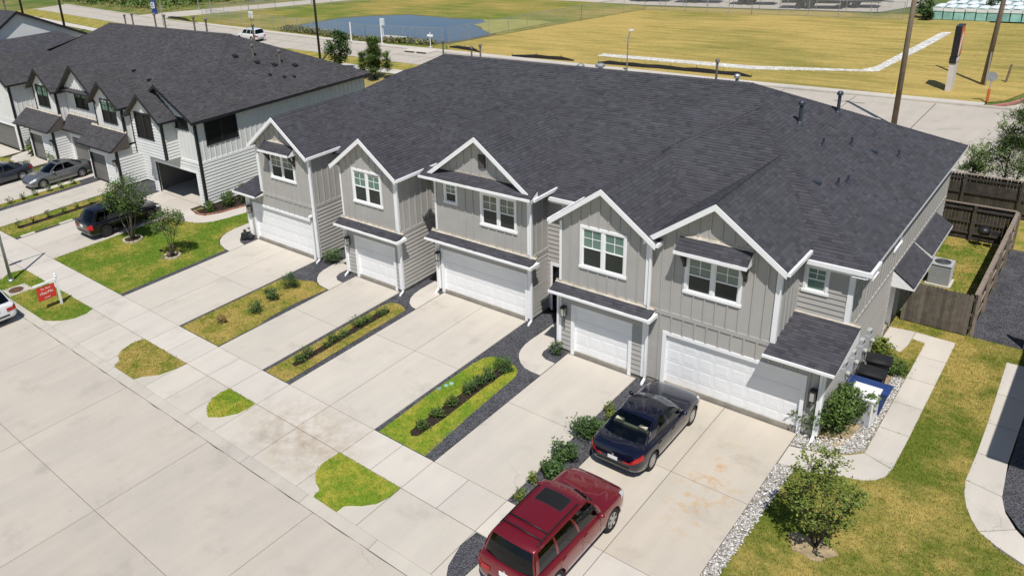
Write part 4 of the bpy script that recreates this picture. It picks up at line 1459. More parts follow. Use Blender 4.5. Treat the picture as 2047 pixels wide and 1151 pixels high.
# main eave gutters
for x0, x1, y, z in ((12.82, 14.72, 10.0, 5.5), (2.85, 4.36, 10.3, 5.55), (-3.54, -2.86, 10.3, 5.55), (-9.66, -7.76, 10.3, 5.55)):
    part('gutter', MB().box(x0, y - .11, z - .14, x1, y - .002, z + .005), 'gutter_white', row)
    part('fascia', MB().box(x0, y, z - .26, x1, y + .03, z - .10).box(x0, y + .03, z - .26, x1, y + .75, z - .24), 'trim_white', row)
part('fascia', MB().box(14.56, 9.9, 5.28, 14.60, 25.2, 5.42).box(14.15, 9.9, 5.26, 14.56, 25.2, 5.28), 'trim_white', row)
part('gutter', MB().box(14.605, 9.9, 5.36, 14.71, 11.0, 5.50), 'gutter_white', row)
for x, y in ((-9.72, 8.36), (-3.72, 8.21), (2.62, 9.38), (8.36, 8.21)):
    downspout(row, x - .02, y, .0, 5.5 if x > 0 or x < -9 else 5.5)
for x, y in ((-7.45, 8.21), (-2.56, 9.38), (4.64, 8.21), (-15.5, 8.36), (14.1, 8.36)):
    downspout(row, x, y, .0, 2.85)
for x, y in ((-7.22, 8.21), (4.92, 8.21)):
    lantern(row, x, y, 1.72)
lantern(row, -2.42, 9.36, 1.72); lantern(row, -15.28, 8.36, 1.62); lantern(row, 13.94, 8.36, 1.52)
digits(row, '2968', 13.83, 8.37, 1.62, .17, .145)
digits(row, '2966', 4.90, 8.2, 1.52, .15, .13)
part('camera_unit', MB().box(-10.12, 8.2, 2.44, -10.0, 8.38, 2.54).tube([(-10.06, 8.15, 2.47), (-10.06, 8.28, 2.47)], .045), 'trim_white', row)
# rear side porch roofs (slope towards +x)
for y0, y1, xo, z0, z1 in ((16.25, 19.3, 14.92, 3.0, 2.40), (19.62, 23.4, 14.84, 2.92, 2.45)):
    roof_plane(roof, [(xo, y0, z1), (xo, y1, z1), (14.15, y1, z0), (14.15, y0, z0)], (0, 1), int(y0), mb=None, th=.06)
    q = roof_plane(roof, [(xo, y0, z1), (xo, y1, z1), (14.15, y1, z0), (14.15, y0, z0)], (0, 1), int(y0), deck=False)
    tag(part('porch_shingles', q, 'shingle', roof), kind='stuff')
    g = MB()
    for yy in (y0, y1 - .03):
        g.hexa([(14.15, yy, z1 - .12), (xo, yy, z1 - .12), (xo, yy + .03, z1 - .12), (14.15, yy + .03, z1 - .12), (14.15, yy, z0 - .02), (xo, yy, z1 - .02), (xo, yy + .03, z1 - .02), (14.15, yy + .03, z0 - .02)])
    g.box(xo, y0, z1 - .12, xo + .03, y1, z1 - .01)
    part('porch_end', g, 'trim_white', row)
# flues and vents on the right slope


def on_right(x, y):
    return Vector((x, y, ZR(x)))


def flue(x, y, h, r, z=None, cap=True, m='lead_pipe', dark=False):
    z = ZR(x) if z is None else z
    mb = MB().tube([(x, y, z - .1), (x, y, z + h)], r, 10)
    if cap:
        mb.lathe([(r * 1.9, z + h - .06), (r * 1.9, z + h + .03), (r * 1.2, z + h + .09)], 12, c=(x, y, 0))
    f = part('flue', mb, m, row, smooth=False)
    part('flashing_boot', MB().lathe([(r * 2.2, z - .02), (r * 1.5, z + .08), (r * 1.05, z + .12)], 12, c=(x, y, 0)), m, f)


flue(10.05, 17.0, .85, .07); flue(10.55, 20.2, .85, .065)
for x, y, h in ((11.15, 16.4, .35), (11.75, 17.95, .35), (12.4, 14.1, .32), (12.55, 14.75, .32), (13.1, 19.6, .32)):
    flue(x, y, h, .04, cap=False)
for x, y, m in ((-10.6, 20.0, 'rust_pipe'), (-9.3, 21.0, 'rust_pipe'), (-8.2, 20.4, 'rust_pipe'), (5.6, 19.6, 'rust_pipe')):
    flue(x, y, 1.15, .05, z=9.1 - .47 * (y - 17.9) + .1, m=m)
flue(.6, 18.2, .25, .12, z=8.95, m='galv'); flue(7.0, 18.3, .35, .07, z=8.9, m='galv'); flue(-.4, 18.1, .12, .1, z=9.0, m='galv')
for x, y in ((11.9, 13.3), (12.4, 18.7)):
    z = ZR(x)
    part('roof_vent', MB().hexa([(x - .1, y - .1, z - .02), (x + .14, y - .1, z - .12), (x + .14, y + .1, z - .12), (x - .1, y + .1, z - .02), (x - .1, y - .1, z + .1), (x + .14, y - .1, z + .06), (x + .14, y + .1, z + .06), (x - .1, y + .1, z + .1)]), 'lead_pipe', row)

# ------------------------------------------------------------------ white townhouse row on the left
nb = root('townhouse_row', (-35, 17, 0), 'white townhouse row with black trim and an open garage', 'house')
nroof = part('roof', MB().box(-45, 16.8, 8.3, -29, 19.0, 8.4), 'roof_deck', nb)
NSH, NCAP = MB(), MB()
NK = dict(mw='wall_white', mp='board_white')
TB = 'trim_black'
part('core', MB().box(-51, 13.8, 0, -22.4, 24.3, 5.4).box(-51, 11.2, 3.1, -22.4, 13.8, 5.4).box(-51, 11.2, 0, -28.2, 13.8, 3.1), 'entry_dark', nb)
# right end unit: open garage
wall(nb, 'S', 9.73, -27.9, -21.9, 0, 2.95, 'lap', [(-27.3, -22.5, -.1, 2.15)], **NK)
wall(nb, 'S', 9.73, -27.9, -21.9, 2.95, 5.6, 'batten', [(-24.4, -22.65, 4.9, 5.62)], (-25.2, 7.35, .6), **NK)
wall(nb, 'E', -21.9, 9.73, 24.3, 2.95, 5.6, 'batten', [(10.45, 12.75, 3.9, 5.55)], **NK)
wall(nb, 'E', -21.9, 9.73, 24.3, .1, 2.8, 'lap', **NK)
band(nb, 'E', -21.9, 9.77, 24.3, 2.95, 'trim_white')
band(nb, 'S', 9.73, -24.0, -21.9, 2.95, 'trim_white')
part('door_trim', MB().box(-27.48, 9.68, 0, -27.3, 9.83, 2.3).box(-22.5, 9.68, 0, -22.32, 9.83, 2.3).box(-27.3, 9.68, 2.15, -22.5, 9.83, 2.3), 'trim_white', nb)
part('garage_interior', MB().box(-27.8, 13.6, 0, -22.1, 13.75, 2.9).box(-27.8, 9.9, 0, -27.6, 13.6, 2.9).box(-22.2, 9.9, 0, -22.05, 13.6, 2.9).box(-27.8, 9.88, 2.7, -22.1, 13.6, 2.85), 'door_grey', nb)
part('garage_floor', MB().box(-27.6, 9.72, -.05, -22.2, 13.6, .015), 'concrete', nb)
window(nb, 'E', -21.9, 10.4, 12.8, 3.85, 5.55, upper='pane_black', lower='pane_black', trim=TB, sash=TB, muntin=False, tw=.06)
window(nb, 'S', 9.73, -24.45, -22.6, 4.88, 5.66, upper='pane_black', lower='pane_black', trim=TB, sash=TB, muntin=False, tw=.06)
corner_board(nb, -21.9, 9.73, .1, 5.7, TB)
# bay over the garage
wall(nb, 'S', 8.73, -27.55, -24.05, 3.0, 5.75, 'lap', [(-27.0, -25.05, 4.15, 5.8)], (-25.8, 6.95, .75), **NK)
wall(nb, 'E', -24.05, 8.73, 9.73, 3.0, 5.75, 'lap', **NK)
part('wall', MB().box(-27.55, 8.8, 2.98, -24.05, 9.73, 3.05).box(-27.55, 8.8, 3.0, -27.45, 9.73, 5.7), 'wall_white', nb)
window(nb, 'S', 8.73, -27.05, -25.05, 4.13, 5.82, upper='pane_black', lower='pane_black', trim=TB, sash=TB, muntin=False, tw=.06)
corner_board(nb, -24.05, 8.73, 3.0, 5.8, TB); corner_board(nb, -27.55, 8.73, 3.0, 5.8, TB, side='L', w=.06)


def nunit(xc, yl, yu, hw, dx0, dx1, wx0, wx1, gz, seed, apex, shx0, shx1, has_side=True, low_hw=None):
    """a unit with a garage under a lean-to roof and a gabled upper floor"""
    lw = low_hw or hw
    wall(nb, 'S', yl, xc - lw, xc + lw, .1, 2.75, 'lap', [(dx0 - .13, dx1 + .13, 0, 2.2)], **NK)
    garage_door(nb, yl, dx0, dx1, 2.05, max(3, int((dx1 - dx0) / .6)), 'door_grey', 'trim_white')
    wall(nb, 'E', xc + lw, yl, 10.6, .1, 2.75, 'lap', **NK)
    corner_board(nb, xc + lw, yl, .1, 2.7, TB); corner_board(nb, xc - lw, yl, .1, 2.7, TB, side='L', w=.06)
    wall(nb, 'S', yu, xc - hw, xc + hw, 3.6, gz, 'batten', [(wx0, wx1, 4.15, 5.78)], (xc, apex - .15, .75), **NK)
    window(nb, 'S', yu, wx0, wx1, 4.12, 5.80, upper='pane_green', lower='pane_black', trim=TB, sash=TB, tw=.06)
    wall(nb, 'E', xc + hw, yu, 10.6, 2.9, gz, 'batten', **NK)
    corner_board(nb, xc + hw, yu, 3.7, gz + .1, TB); corner_board(nb, xc - hw, yu, 3.7, gz + .1, TB, side='L', w=.06)
    shed(nb, nroof, NSH, shx0, shx1, yl - .45, 2.72, yu, 3.72, seed, gm=TB, soffit='soffit_dark')
    gable_roof(nb, nroof, NSH, NCAP, xc, hw + .32, apex, yu - .42, 13.6, seed=seed, fascia=TB, soffit='soffit_dark', gm=TB, right_gutter=10.4, ov=.42)
    lantern(nb, xc + lw - .2, yl - .03, 1.6)


nunit(-32.3, 8.62, 9.6, 1.85, -34.3, -32.1, -33.15, -31.2, 5.6, 201, 7.1, -35.1, -30.2, low_hw=1.9)
nunit(-42.0, 8.62, 9.55, 1.85, -44.2, -42.0, -43.3, -41.35, 5.7, 211, 7.2, -45.9, -39.8, low_hw=2.0)
# centre unit with a wide garage and a high gable
wall(nb, 'S', 9.9, -40.3, -34.2, .1, 2.75, 'lap', [(-39.8, -35.0, 0, 2.2)], **NK)
garage_door(nb, 9.9, -39.65, -35.1, 2.05, 8, 'door_grey', 'trim_white')
wall(nb, 'S', 10.35, -40.2, -34.2, 2.7, 5.6, 'batten', [(-38.6, -36.75, 4.33, 5.95)], **NK)
wall(nb, 'S', 10.0, -39.5, -34.9, 5.6, 5.9, 'batten', (), (-37.0, 7.5, .75), **NK)
window(nb, 'S', 10.35, -38.65, -36.7, 4.3, 5.9, upper='pane_green', lower='pane_black', trim=TB, sash=TB, tw=.06)
shed(nb, nroof, NSH, -41.3, -34.2, 9.42, 2.72, 10.35, 3.75, 221, gm=TB, soffit='soffit_dark')
shed(nb, nroof, NSH, -40.1, -34.1, 9.75, 5.72, 10.2, 5.98, 222, gm=TB, soffit='soffit_dark', flash=False)
gable_roof(nb, nroof, NSH, NCAP, -37.0, 3.1, 7.75, 9.62, 15.2, seed=223, fascia=TB, soffit='soffit_dark', gm=TB, ov=.4)
# left end unit
wall(nb, 'S', 8.7, -52.3, -46.6, .1, 2.75, 'lap', [(-51.9, -47.1, 0, 2.2)], **NK)
garage_door(nb, 8.7, -51.7, -47.2, 2.05, 8, 'door_grey', 'trim_white')
wall(nb, 'S', 8.7, -52.3, -46.6, 2.75, 5.6, 'batten', (), (-49.4, 7.3, .6), **NK)
wall(nb, 'E', -46.6, 8.7, 10.6, 2.9, 5.6, 'batten', **NK)
wall(nb, 'E', -46.6, 8.7, 10.6, .1, 2.75, 'lap', **NK)
corner_board(nb, -46.6, 8.7, .1, 5.6, TB)
band(nb, 'E', -46.6, 8.74, 10.6, 2.9, 'trim_white')
for x0, x1 in ((-46.6, -44.0), (-30.4, -27.9)):
    wall(nb, 'S', 10.55, x0, x1, .1, 2.75, 'lap', **NK)
    wall(nb, 'S', 10.55, x0, x1, 2.75, 5.6, 'batten', **NK)
part('wall', MB().box(-52.3, 8.8, .1, -52.2, 24.3, 5.5).box(-52.3, 24.2, .1, -22, 24.3, 5.5), 'wall_white', nb)
# roof
ZF2 = lambda y: 5.62 + .457 * (y - 10.2)
NR0, NR1 = (-45.6, 17.8, 9.1), (-28.2, 17.8, 9.1)
roof_plane(nroof, [(-46.5, 10.2, 5.62), (-24.6, 10.2, 5.62), (-24.6, 13.4, ZF2(13.4)), NR1, NR0, (-46.5, 16.5, ZF2(16.5))], (0, 1), 230, mb=NSH)
ZR2 = lambda x: 5.62 + (9.1 - 5.62) / (28.2 - 21.5) * (-21.5 - x)
roof_plane(nroof, [(-21.5, 9.35, 5.62), (-21.5, 24.7, 5.62), NR1, (-25.2, 14.2, ZR2(-25.2)), (-25.2, 9.35, ZR2(-25.2))], (0, 1), 231, mb=NSH)
roof_plane(nroof, [(-28.4, 9.35, ZR2(-25.2) - .6 * 3.2), (-28.4, 14, ZR2(-25.2) - .6 * 3.2), (-25.2, 14, ZR2(-25.2)), (-25.2, 9.35, ZR2(-25.2))], (0, 1), 232, mb=NSH)
gable_roof(nb, nroof, NSH, NCAP, -25.8, 2.1, 7.1, 8.4, 12.2, seed=233, fascia=TB, soffit='soffit_dark', gm=TB, ov=.33, right_gutter=9.7)
gable_roof(nb, nroof, NSH, NCAP, -49.4, 3.2, 7.5, 8.4, 14.0, slope=.6, seed=235, fascia=TB, soffit='soffit_dark', gm=TB, right_gutter=10.3)
rz_ = ZR2(-25.2)
for sx, ex in ((-25.2, -21.5), (-25.2, -28.4)):
    sl_ = (rz_ - (5.62 if ex > -25 else rz_ - .6 * 3.2))
    a0, a1 = Vector((sx, 9.35, rz_)), Vector((ex, 9.35, rz_ - sl_))
    dn, th = Vector((0, 0, -.2)), Vector((0, -.035, 0))
    pts = [a0 + dn, a1 + dn, a1 + dn + th, a0 + dn + th, a0, a1, a1 + th, a0 + th]
    if ex > sx: pts = [a1 + dn, a0 + dn, a0 + dn + th, a1 + dn + th, a1, a0, a0 + th, a1 + th]
    part('rake_board', MB().hexa(pts), TB, nb)
part('fascia', MB().box(-21.52, 9.3, 5.44, -21.47, 24.7, 5.6), TB, nb)
part('fascia', MB().box(-46.3, 10.14, 5.42, -44.4, 10.2, 5.62).box(-30.2, 10.14, 5.42, -28.0, 10.2, 5.62), TB, nb)
bk = MB()
bk.quad((-21.5, 24.7, 5.62), (-52.6, 24.7, 5.62), NR0, NR1); bk.quad((-52.6, 24.7, 5.62), (-52.6, 9, 5.62), (-46.5, 16.5, ZF2(16.5)), NR0)
bk.quad((-52.6, 10.2, 5.62), (-46.5, 10.2, 5.62), (-46.5, 16.5, ZF2(16.5)))
part('roof_slope', bk, 'shingle_brown', nroof)
cap_line(NCAP, NR0, NR1, (0, -1, -.46), (0, 1, -.46), 240)
cap_line(NCAP, (-25.2, 9.35, rz_), (-25.2, 14.2, rz_), (-1, 0, -.6), (1, 0, -.5), 241)
cap_line(NCAP, (-25.2, 14.2, rz_), NR1, (-1, -1, -.3), (1, 0, -.5), 242)
tag(part('shingle_courses', NSH, 'shingle_brown', nroof), kind='stuff')
tag(part('ridge_caps', NCAP, 'shingle_brown', nroof), kind='stuff')


def vent_pipe(par, x, y, z, h, r, m):
    mb = MB().tube([(x, y, z - .1), (x, y, z + h)], r, 8)
    mb.lathe([(r * 1.9, z + h - .05), (r * 1.9, z + h + .05), (r, z + h + .1)], 10, c=(x, y, 0))
    part('flue', mb, m, par)


for x, y in ((-47.3, 20.2), (-44.9, 19.6), (-40.2, 19.0), (-39.1, 19.2), (-34.6, 19.0), (-33.6, 19.4), (-28.6, 20.0)):
    vent_pipe(nb, x, y, 9.1 - .46 * (y - 17.8), 1.3, .07, 'rust_pipe')
for x, y, h in ((-25.6, 17.5, .8), (-24.4, 18.8, .9)):
    vent_pipe(nb, x, y, ZR2(x), h, .07, 'rust_pipe')
for x, y in ((-26.0, 16.3), (-25.0, 17.3), (-24.4, 18.3), (-23.9, 19.7), (-23.6, 17.2), (-23.1, 18.0), (-22.9, 18.7)):
    z = ZR2(x)
    s = .16 if x < -23.7 else .09
    part('roof_vent', MB().hexa([(x - s, y - s, z - .06), (x + s, y - s, z - .14), (x + s, y + s, z - .14), (x - s, y + s, z - .06), (x - s, y - s, z + .16), (x + s, y - s, z + .08), (x + s, y + s, z + .08), (x - s, y + s, z + .16)]), 'trim_black', nb)
for x, y in ((-34.0, 13.0), (-31.0, 12.4)):
    z = ZF2(y)
    part('roof_vent', MB().box(x - .12, y - .12, z - .1, x + .12, y + .12, z + .14), 'trim_black', nb)
# what is inside the open garage
bench = root('workbench', (-26.2, 12.6, 0), 'black folding workbench in the open garage', 'bench')
part('top', MB().box(-27.0, 12.3, .82, -25.4, 12.9, .88), 'black_plastic', bench)
for x in (-26.95, -25.47):
    for y in (12.35, 12.82):
        part('leg', MB().box(x, y, .015, x + .05, y + .05, .82), 'black_plastic', bench)
cab = root('water_heater', (-24.5, 12.8, 0), 'pale round water heater at the back of the open garage', 'heater')
part('tank', MB().lathe([(.26, .02), (.26, 1.15), (.2, 1.22)], 18, c=(-24.5, 12.8, 0)), 'appliance_white', cab, True)
part('pipe', MB().tube([(-24.4, 12.8, 1.2), (-24.4, 12.8, 1.7)], .03), 'galv', cab)
part('pipe', MB().tube([(-24.6, 12.8, 1.2), (-24.6, 12.8, 1.7)], .03), 'galv', cab)
shf = root('storage_shelf', (-25.2, 12.9, 0), 'dark storage shelf beside the water heater in the open garage', 'shelf')
for z in (.3, .8, 1.3):
    part('shelf', MB().box(-25.4, 12.95, z, -24.85, 13.4, z + .04), 'black_plastic', shf)
for x in (-25.4, -24.9):
    part('upright', MB().box(x, 12.95, .015, x + .05, 13.4, 1.6), 'black_plastic', shf)

# third row far left and the house to the right of the frame
fb = root('townhouse_row', (-72, 17, 0), 'far white row with a plain gable end beyond the left houses', 'house')
wall(fb, 'E', -60, 11, 23.5, 0, 6.2, 'none', mw='wall_white')
g3 = MB()
i = 0
g3.v += [(-60, 11, 6.2), (-60, 23.5, 6.2), (-60, 16, 9.55), (-60.15, 11, 6.2), (-60.15, 23.5, 6.2), (-60.15, 16, 9.55)]
g3.f += [(0, 1, 2), (5, 4, 3)]
part('gable_wall', g3, 'wall_white', fb)
part('wall', MB().box(-90, 11, 0, -60.2, 11.15, 6).box(-59.9, 11.8, 0, -55.2, 22.5, 5.2), 'wall_white', fb)
FSH = MB()
f_roof = part('roof', MB().box(-89, 15, 8.6, -61, 17, 8.7), 'roof_deck', fb)
sA, sB = (9.8 - 6.3) / 5.4, (9.8 - 6.0) / 8.0
roof_plane(f_roof, [(-90, 10.6, 6.3), (-59.7, 10.6, 6.3), (-59.7, 16, 9.8), (-90, 16, 9.8)], (0, 1), 301, mb=FSH, th=.2, expo=.3)
roof_plane(f_roof, [(-90, 24, 6.0), (-59.7, 24, 6.0), (-59.7, 16, 9.8), (-90, 16, 9.8)], (0, 1), 302, mb=FSH, th=.2, expo=.3)
roof_plane(f_roof, [(-54.7, 11.4, 5.2), (-54.7, 23, 5.2), (-59.9, 19.5, 7.4), (-59.9, 12.6, 7.4)], (0, 1), 303, mb=FSH, expo=.3)
roof_plane(f_roof, [(-59.9, 11.4, 5.2), (-54.7, 11.4, 5.2), (-59.9, 12.6 + 1.2, 7.4)], (0, 1), 304, mb=FSH, expo=.3)
tag(part('shingle_courses', FSH, 'shingle', f_roof), kind='stuff')
for s, yb, zb in ((-1, 10.6, 6.3), (1, 24, 6.0)):
    a0, a1 = Vector((-59.66, 16, 9.82)), Vector((-59.66, yb, zb + .02))
    part('rake_board', MB().hexa([a0 + Vector((0, 0, -.25)), a1 + Vector((0, 0, -.25)), a1 + Vector((-.06, 0, -.25)), a0 + Vector((-.06, 0, -.25)), a0, a1, a1 + Vector((-.06, 0, 0)), a0 + Vector((-.06, 0, 0))]), TB, fb)
vent_pipe(fb, -66, 17.5, 9.2, 1.2, .08, 'rust_pipe')

rb = root('neighbour_house', (26, 16, 0), 'white two-storey house at the right whose shadow crosses the walk', 'house')
part('wall', MB().box(20.75, 8.9, 0, 33, 25, 5.4), 'wall_white', rb)
rr = part('roof', MB().hexa([(20.3, 8.3, 5.45), (33.4, 8.3, 5.45), (33.4, 25.4, 5.45), (20.3, 25.4, 5.45), (26, 15.5, 8.8), (28, 15.5, 8.8), (28, 18.5, 8.8), (26, 18.5, 8.8)]), 'shingle', rb)
part('fascia', MB().box(20.26, 8.26, 5.3, 33.44, 25.44, 5.449), TB, rb)
for y in (11, 15, 19):
    window(rb, 'S', 8.9, 21.2 + (y - 11) * .9, 23.0 + (y - 11) * .9, 3.6, 5.1, trim=TB, sash=TB)
garage_door(rb, 8.9 - .1, 22, 26.8, 2.1, 8, 'door_grey')

# ------------------------------------------------------------------ fences on the right
def plank_fence(label, x0, y0, x1, y1, h, m, rail_side, pw=.14, cap=True, mrail=None):
    """one fence: pickets, rails and posts"""
    f = root('wooden_fence', ((x0 + x1) / 2, (y0 + y1) / 2, 0), label, 'fence')
    d = Vector((x1 - x0, y1 - y0, 0)); L = d.length; d.normalize()
    nrm = Vector((d.y, -d.x, 0)) * rail_side
    n = int(L / pw)
    ang = math.atan2(d.y, d.x)
    rn = random.Random(int(x0 * 10 + y0))
    for i in range(n):
        p = Vector((x0, y0, 0)) + d * (i * pw)
        o = bpy.data.objects.new('picket', unit('picket', m)); COL.objects.link(o); o.parent = f
        o.location = p - WL[f] + Vector((0, 0, .03)); o.rotation_euler = (0, 0, ang)
        o.scale = (pw - .006, .018, h + rn.uniform(-.015, .015))
    for z in (.35, h * .52, h - .18):
        a = Vector((x0, y0, z)) + nrm * .045; b = Vector((x1, y1, z)) + nrm * .045
        part('rail', MB().beam(a, b, .04, .09), mrail or m, f)
    for i in range(int(L / 2.4) + 1):
        p = Vector((x0, y0, 0)) + d * min(i * 2.4 + .05, L - .05) + nrm * .10
        part('post', MB().box(p.x - .05, p.y - .05, 0, p.x + .05, p.y + .05, h + (.06 if cap else 0)), mrail or m, f)
    if cap:
        part('cap_rail', MB().beam((x0, y0, h + .06), (x1, y1, h + .06), .14, .035), 'wood_pale', f)
    return f


plank_fence('weathered brown plank fence across the side yard beside the end house', 14.35, 18.25, 16.62, 18.25, 1.72, 'wood_fence', -1, cap=False)
plank_fence('long brown plank fence between the side yard and the gravel', 16.65, 18.3, 16.65, 28.3, 1.72, 'wood_fence', 1, mrail='wood_pale')
plank_fence('dark plank fence with rails closing the back of the side yard', 12.6, 28.35, 16.6, 28.35, 1.72, 'wood_dark', 1)
plank_fence('tall dark plank fence behind the side yard along the back walk', 11.5, 32.3, 22.0, 32.3, 1.95, 'wood_dark', 1)
plank_fence('short brown fence at the right edge beyond the gravel strip', 18.35, 18.35, 19.6, 18.35, 1.75, 'wood_fence', -1, cap=False)

# ------------------------------------------------------------------ plants
def rot_leaf(mb, p, d, up, l, w):
    s = d.cross(up)
    if s.length < 1e-3:
        s = Vector((1, 0, 0))
    s = s.normalized() * w / 2
    t = p + d * l
    m_ = p + d * (l * .45)
    i = len(mb.v)
    mb.v += [tuple(p), tuple(m_ + s), tuple(t), tuple(m_ - s)]
    mb.f.append((i, i + 1, i + 2, i + 3))


def plant(name, label, cat, loc, crowns, stems, twigs, leaves, leaf, trunk_r, seed, ml='leaf', mt='trunk', group=None, needle=False, spread=.16, stem_h=.5, wood='trunk', crown_name='crown', up_bias=.6):
    """crowns: list of (dx,dy,z,rx,ry,rz) ellipsoids relative to the base"""
    rn = random.Random(seed)
    r_ = root(name, loc, label, cat, group)
    tb, lb = MB(), MB()
    tops = []
    zc = sum(c[2] for c in crowns) / len(crowns)
    for i in range(stems):
        a = 6.283 * i / stems + rn.uniform(-.4, .4)
        c = crowns[i % len(crowns)]
        b0 = Vector((.4 * trunk_r * math.cos(a) * stems ** .5, .4 * trunk_r * math.sin(a) * stems ** .5, -.03))
        e = Vector((c[0] + .35 * c[3] * math.cos(a), c[1] + .35 * c[4] * math.sin(a), c[2] + c[5] * rn.uniform(-.1, .4)))
        mid = b0.lerp(e, .5) + Vector((rn.uniform(-.1, .1), rn.uniform(-.1, .1), .05)) * c[3]
        pts = [b0, b0.lerp(mid, .6), mid, mid.lerp(e, .5) + Vector((0, 0, .03)), e]
        tb.tube(pts, [trunk_r, trunk_r * .85, trunk_r * .65, trunk_r * .45, trunk_r * .2], 6)
        tops.append(pts)
    for k_ in range(twigs):
        c = rn.choices(crowns, [q[3] * q[4] * q[5] for q in crowns])[0]
        while True:
            v = Vector((rn.uniform(-1, 1), rn.uniform(-1, 1), rn.uniform(-1, 1)))
            if .25 < v.length < 1:
                break
        v = v * (v.length ** -.35) * rn.uniform(.8, 1.08)
        tip = Vector((c[0] + v.x * c[3], c[1] + v.y * c[4], c[2] + v.z * c[5]))
        if tip.z < .06:
            tip.z = .06 + rn.uniform(0, .05)
        st = min(tops, key=lambda P_: min((q - tip).length for q in P_))
        o_ = min(st[1:], key=lambda q: (q - tip).length + max(0, q.z - tip.z) * 2)
        md = o_.lerp(tip, .55) + Vector((rn.uniform(-.05, .05), rn.uniform(-.05, .05), .04)) * c[3]
        tb.tube([o_, md, tip], [trunk_r * .28, trunk_r * .18, trunk_r * .07], 4, cap=False)
        n = max(3, int(leaves / twigs * rn.uniform(.5, 1.5)))
        for j in range(n):
            t = rn.uniform(.3, 1.05)
            q = md.lerp(tip, t) + Vector((rn.gauss(0, 1), rn.gauss(0, 1), rn.gauss(0, .8))) * spread * c[3]
            q.z = max(q.z, .03)
            d = Vector((rn.uniform(-1, 1), rn.uniform(-1, 1), rn.uniform(-.5, 1) * up_bias)).normalized()
            if needle:
                d = (d + (tip - md).normalized() * .8).normalized()
            up = Vector((rn.uniform(-.7, .7), rn.uniform(-.7, .7), 1)).normalized()
            l_ = leaf * rn.uniform(.7, 1.3)
            rot_leaf(lb, q, d, up, l_, l_ * (.13 if needle else .55))
    part(wood, tb, mt, r_, True, local=True)
    part(crown_name, lb, ml, r_, local=True)
    return r_


plant('tree', 'slender multi-stemmed young tree in a bare soil patch right of the driveway', 'tree', (15.57, 3.68, 0),
      [(0, 0, 1.7, 1.0, 1.0, .75), (-.15, .1, 2.5, .7, .7, .65), (-.65, .1, 1.7, .55, .55, .45), (.7, .15, 1.85, .55, .55, .4), (.1, -.3, .95, .55, .45, .22)], 10, 150, 3000, .095, .024, 11, 'leaf_light', 'trunk_dark', spread=.10)
plant('tree', 'taller crape myrtle in a stone ring in front of the black car', 'tree', (-21.2, 4.1, 0),
      [(0, .1, 2.75, 1.35, 1.3, .95), (-.6, -.3, 2.2, .8, .8, .6), (.6, .3, 2.4, .8, .8, .7)], 6, 190, 4600, .12, .042, 12, 'leaf', 'trunk', spread=.14, stem_h=.7)
plant('tree', 'smaller crape myrtle in a stone ring on the front lawn', 'tree', (-17.12, 4.15, 0),
      [(0, 0, 2.0, .9, .9, .7), (-.5, .1, 1.7, .55, .5, .4), (.7, .4, 2.3, .5, .4, .35)], 4, 110, 2000, .11, .035, 13, 'leaf', 'trunk', spread=.15)
for i, (x, y, r0) in enumerate(((-21.2, 4.1, .47), (-17.12, 4.15, .36))):
    ringo = struct('tree_ring', MB().lathe([(r0 - .05, -.02), (r0 - .06, .035)], 20, c=(x, y, 0)), 'mulch')
    nst = 14 if r0 > .4 else 11
    for k_ in range(nst):
        t0, t1 = 6.283 * k_ / nst + .03, 6.283 * (k_ + 1) / nst - .03
        pl = [(x + r0 * math.cos(t0), y + r0 * math.sin(t0)), (x + (r0 + .1) * math.cos(t0), y + (r0 + .1) * math.sin(t0)), (x + (r0 + .1) * math.cos(t1), y + (r0 + .1) * math.sin(t1)), (x + r0 * math.cos(t1), y + r0 * math.sin(t1))]
        part('stone', MB().prism(pl, 0, .10), 'ring_block', ringo)


def shrub(x, y, h, r_, label, seed, ml='leaf_dark', n=700, leaf=.075, group=None, stems=5, tw=40):
    return plant('shrub', label, 'shrub', (x, y, 0), [(0, 0, h * .55, r_, r_, h * .48)], stems, tw, n, leaf, .014, seed, ml, 'trunk_dark', group, wood='stem', crown_name='foliage', spread=.2)


G1 = 'shrubs in the gravel strip between two driveways'
shrub(8.22, 4.05, .62, .42, 'dense green shrub beside the rear wing of the navy car', 21, n=1000, leaf=.085, group=G1)
shrub(8.62, 4.30, .70, .34, 'green shrub touching the navy car near its rear corner', 22, n=800, leaf=.085, group=G1)
shrub(8.36, 2.62, .72, .42, 'large round green shrub midway along the gravel strip', 23, n=1100, leaf=.085, group=G1)
shrub(8.58, 1.72, .55, .40, 'broad green shrub ahead of the red car in the gravel', 24, n=800, leaf=.085, group=G1)
shrub(8.2, 1.75, .5, .16, 'narrow upright shrub left of the broad one in the gravel', 25, n=240, group=G1, ml='leaf')
shrub(8.16, 1.1, .42, .15, 'small yellow-green shrub in the gravel by the red car hood', 26, 'leaf_light', 200, group=G1)
shrub(8.28, .28, .34, .24, 'low spiky green shrub at the sidewalk end of the gravel', 27, 'leaf_light', 260, group=G1)
shrub(8.25, 5.75, .38, .22, 'low olive shrub in the gravel beside the navy car door', 28, 'leaf_light', 260, group=G1)
shrub(8.5, 5.35, .34, .22, 'pale yellowish low shrub in the gravel by the navy car', 29, 'leaf_light', 240, group=G1)
G2 = 'shrubs by the corner of the end house'
plant('shrub', 'big leafy green shrub at the corner of the end house', 'shrub', (14.32, 9.1, 0), [(0, -.1, .85, .72, .7, .75), (-.35, -.5, .65, .55, .5, .55), (.3, .6, 1.0, .55, .5, .5)], 8, 130, 3000, .11, .02, 31, 'leaf', 'trunk_dark', G2, wood='stem', crown_name='foliage', spread=.17)
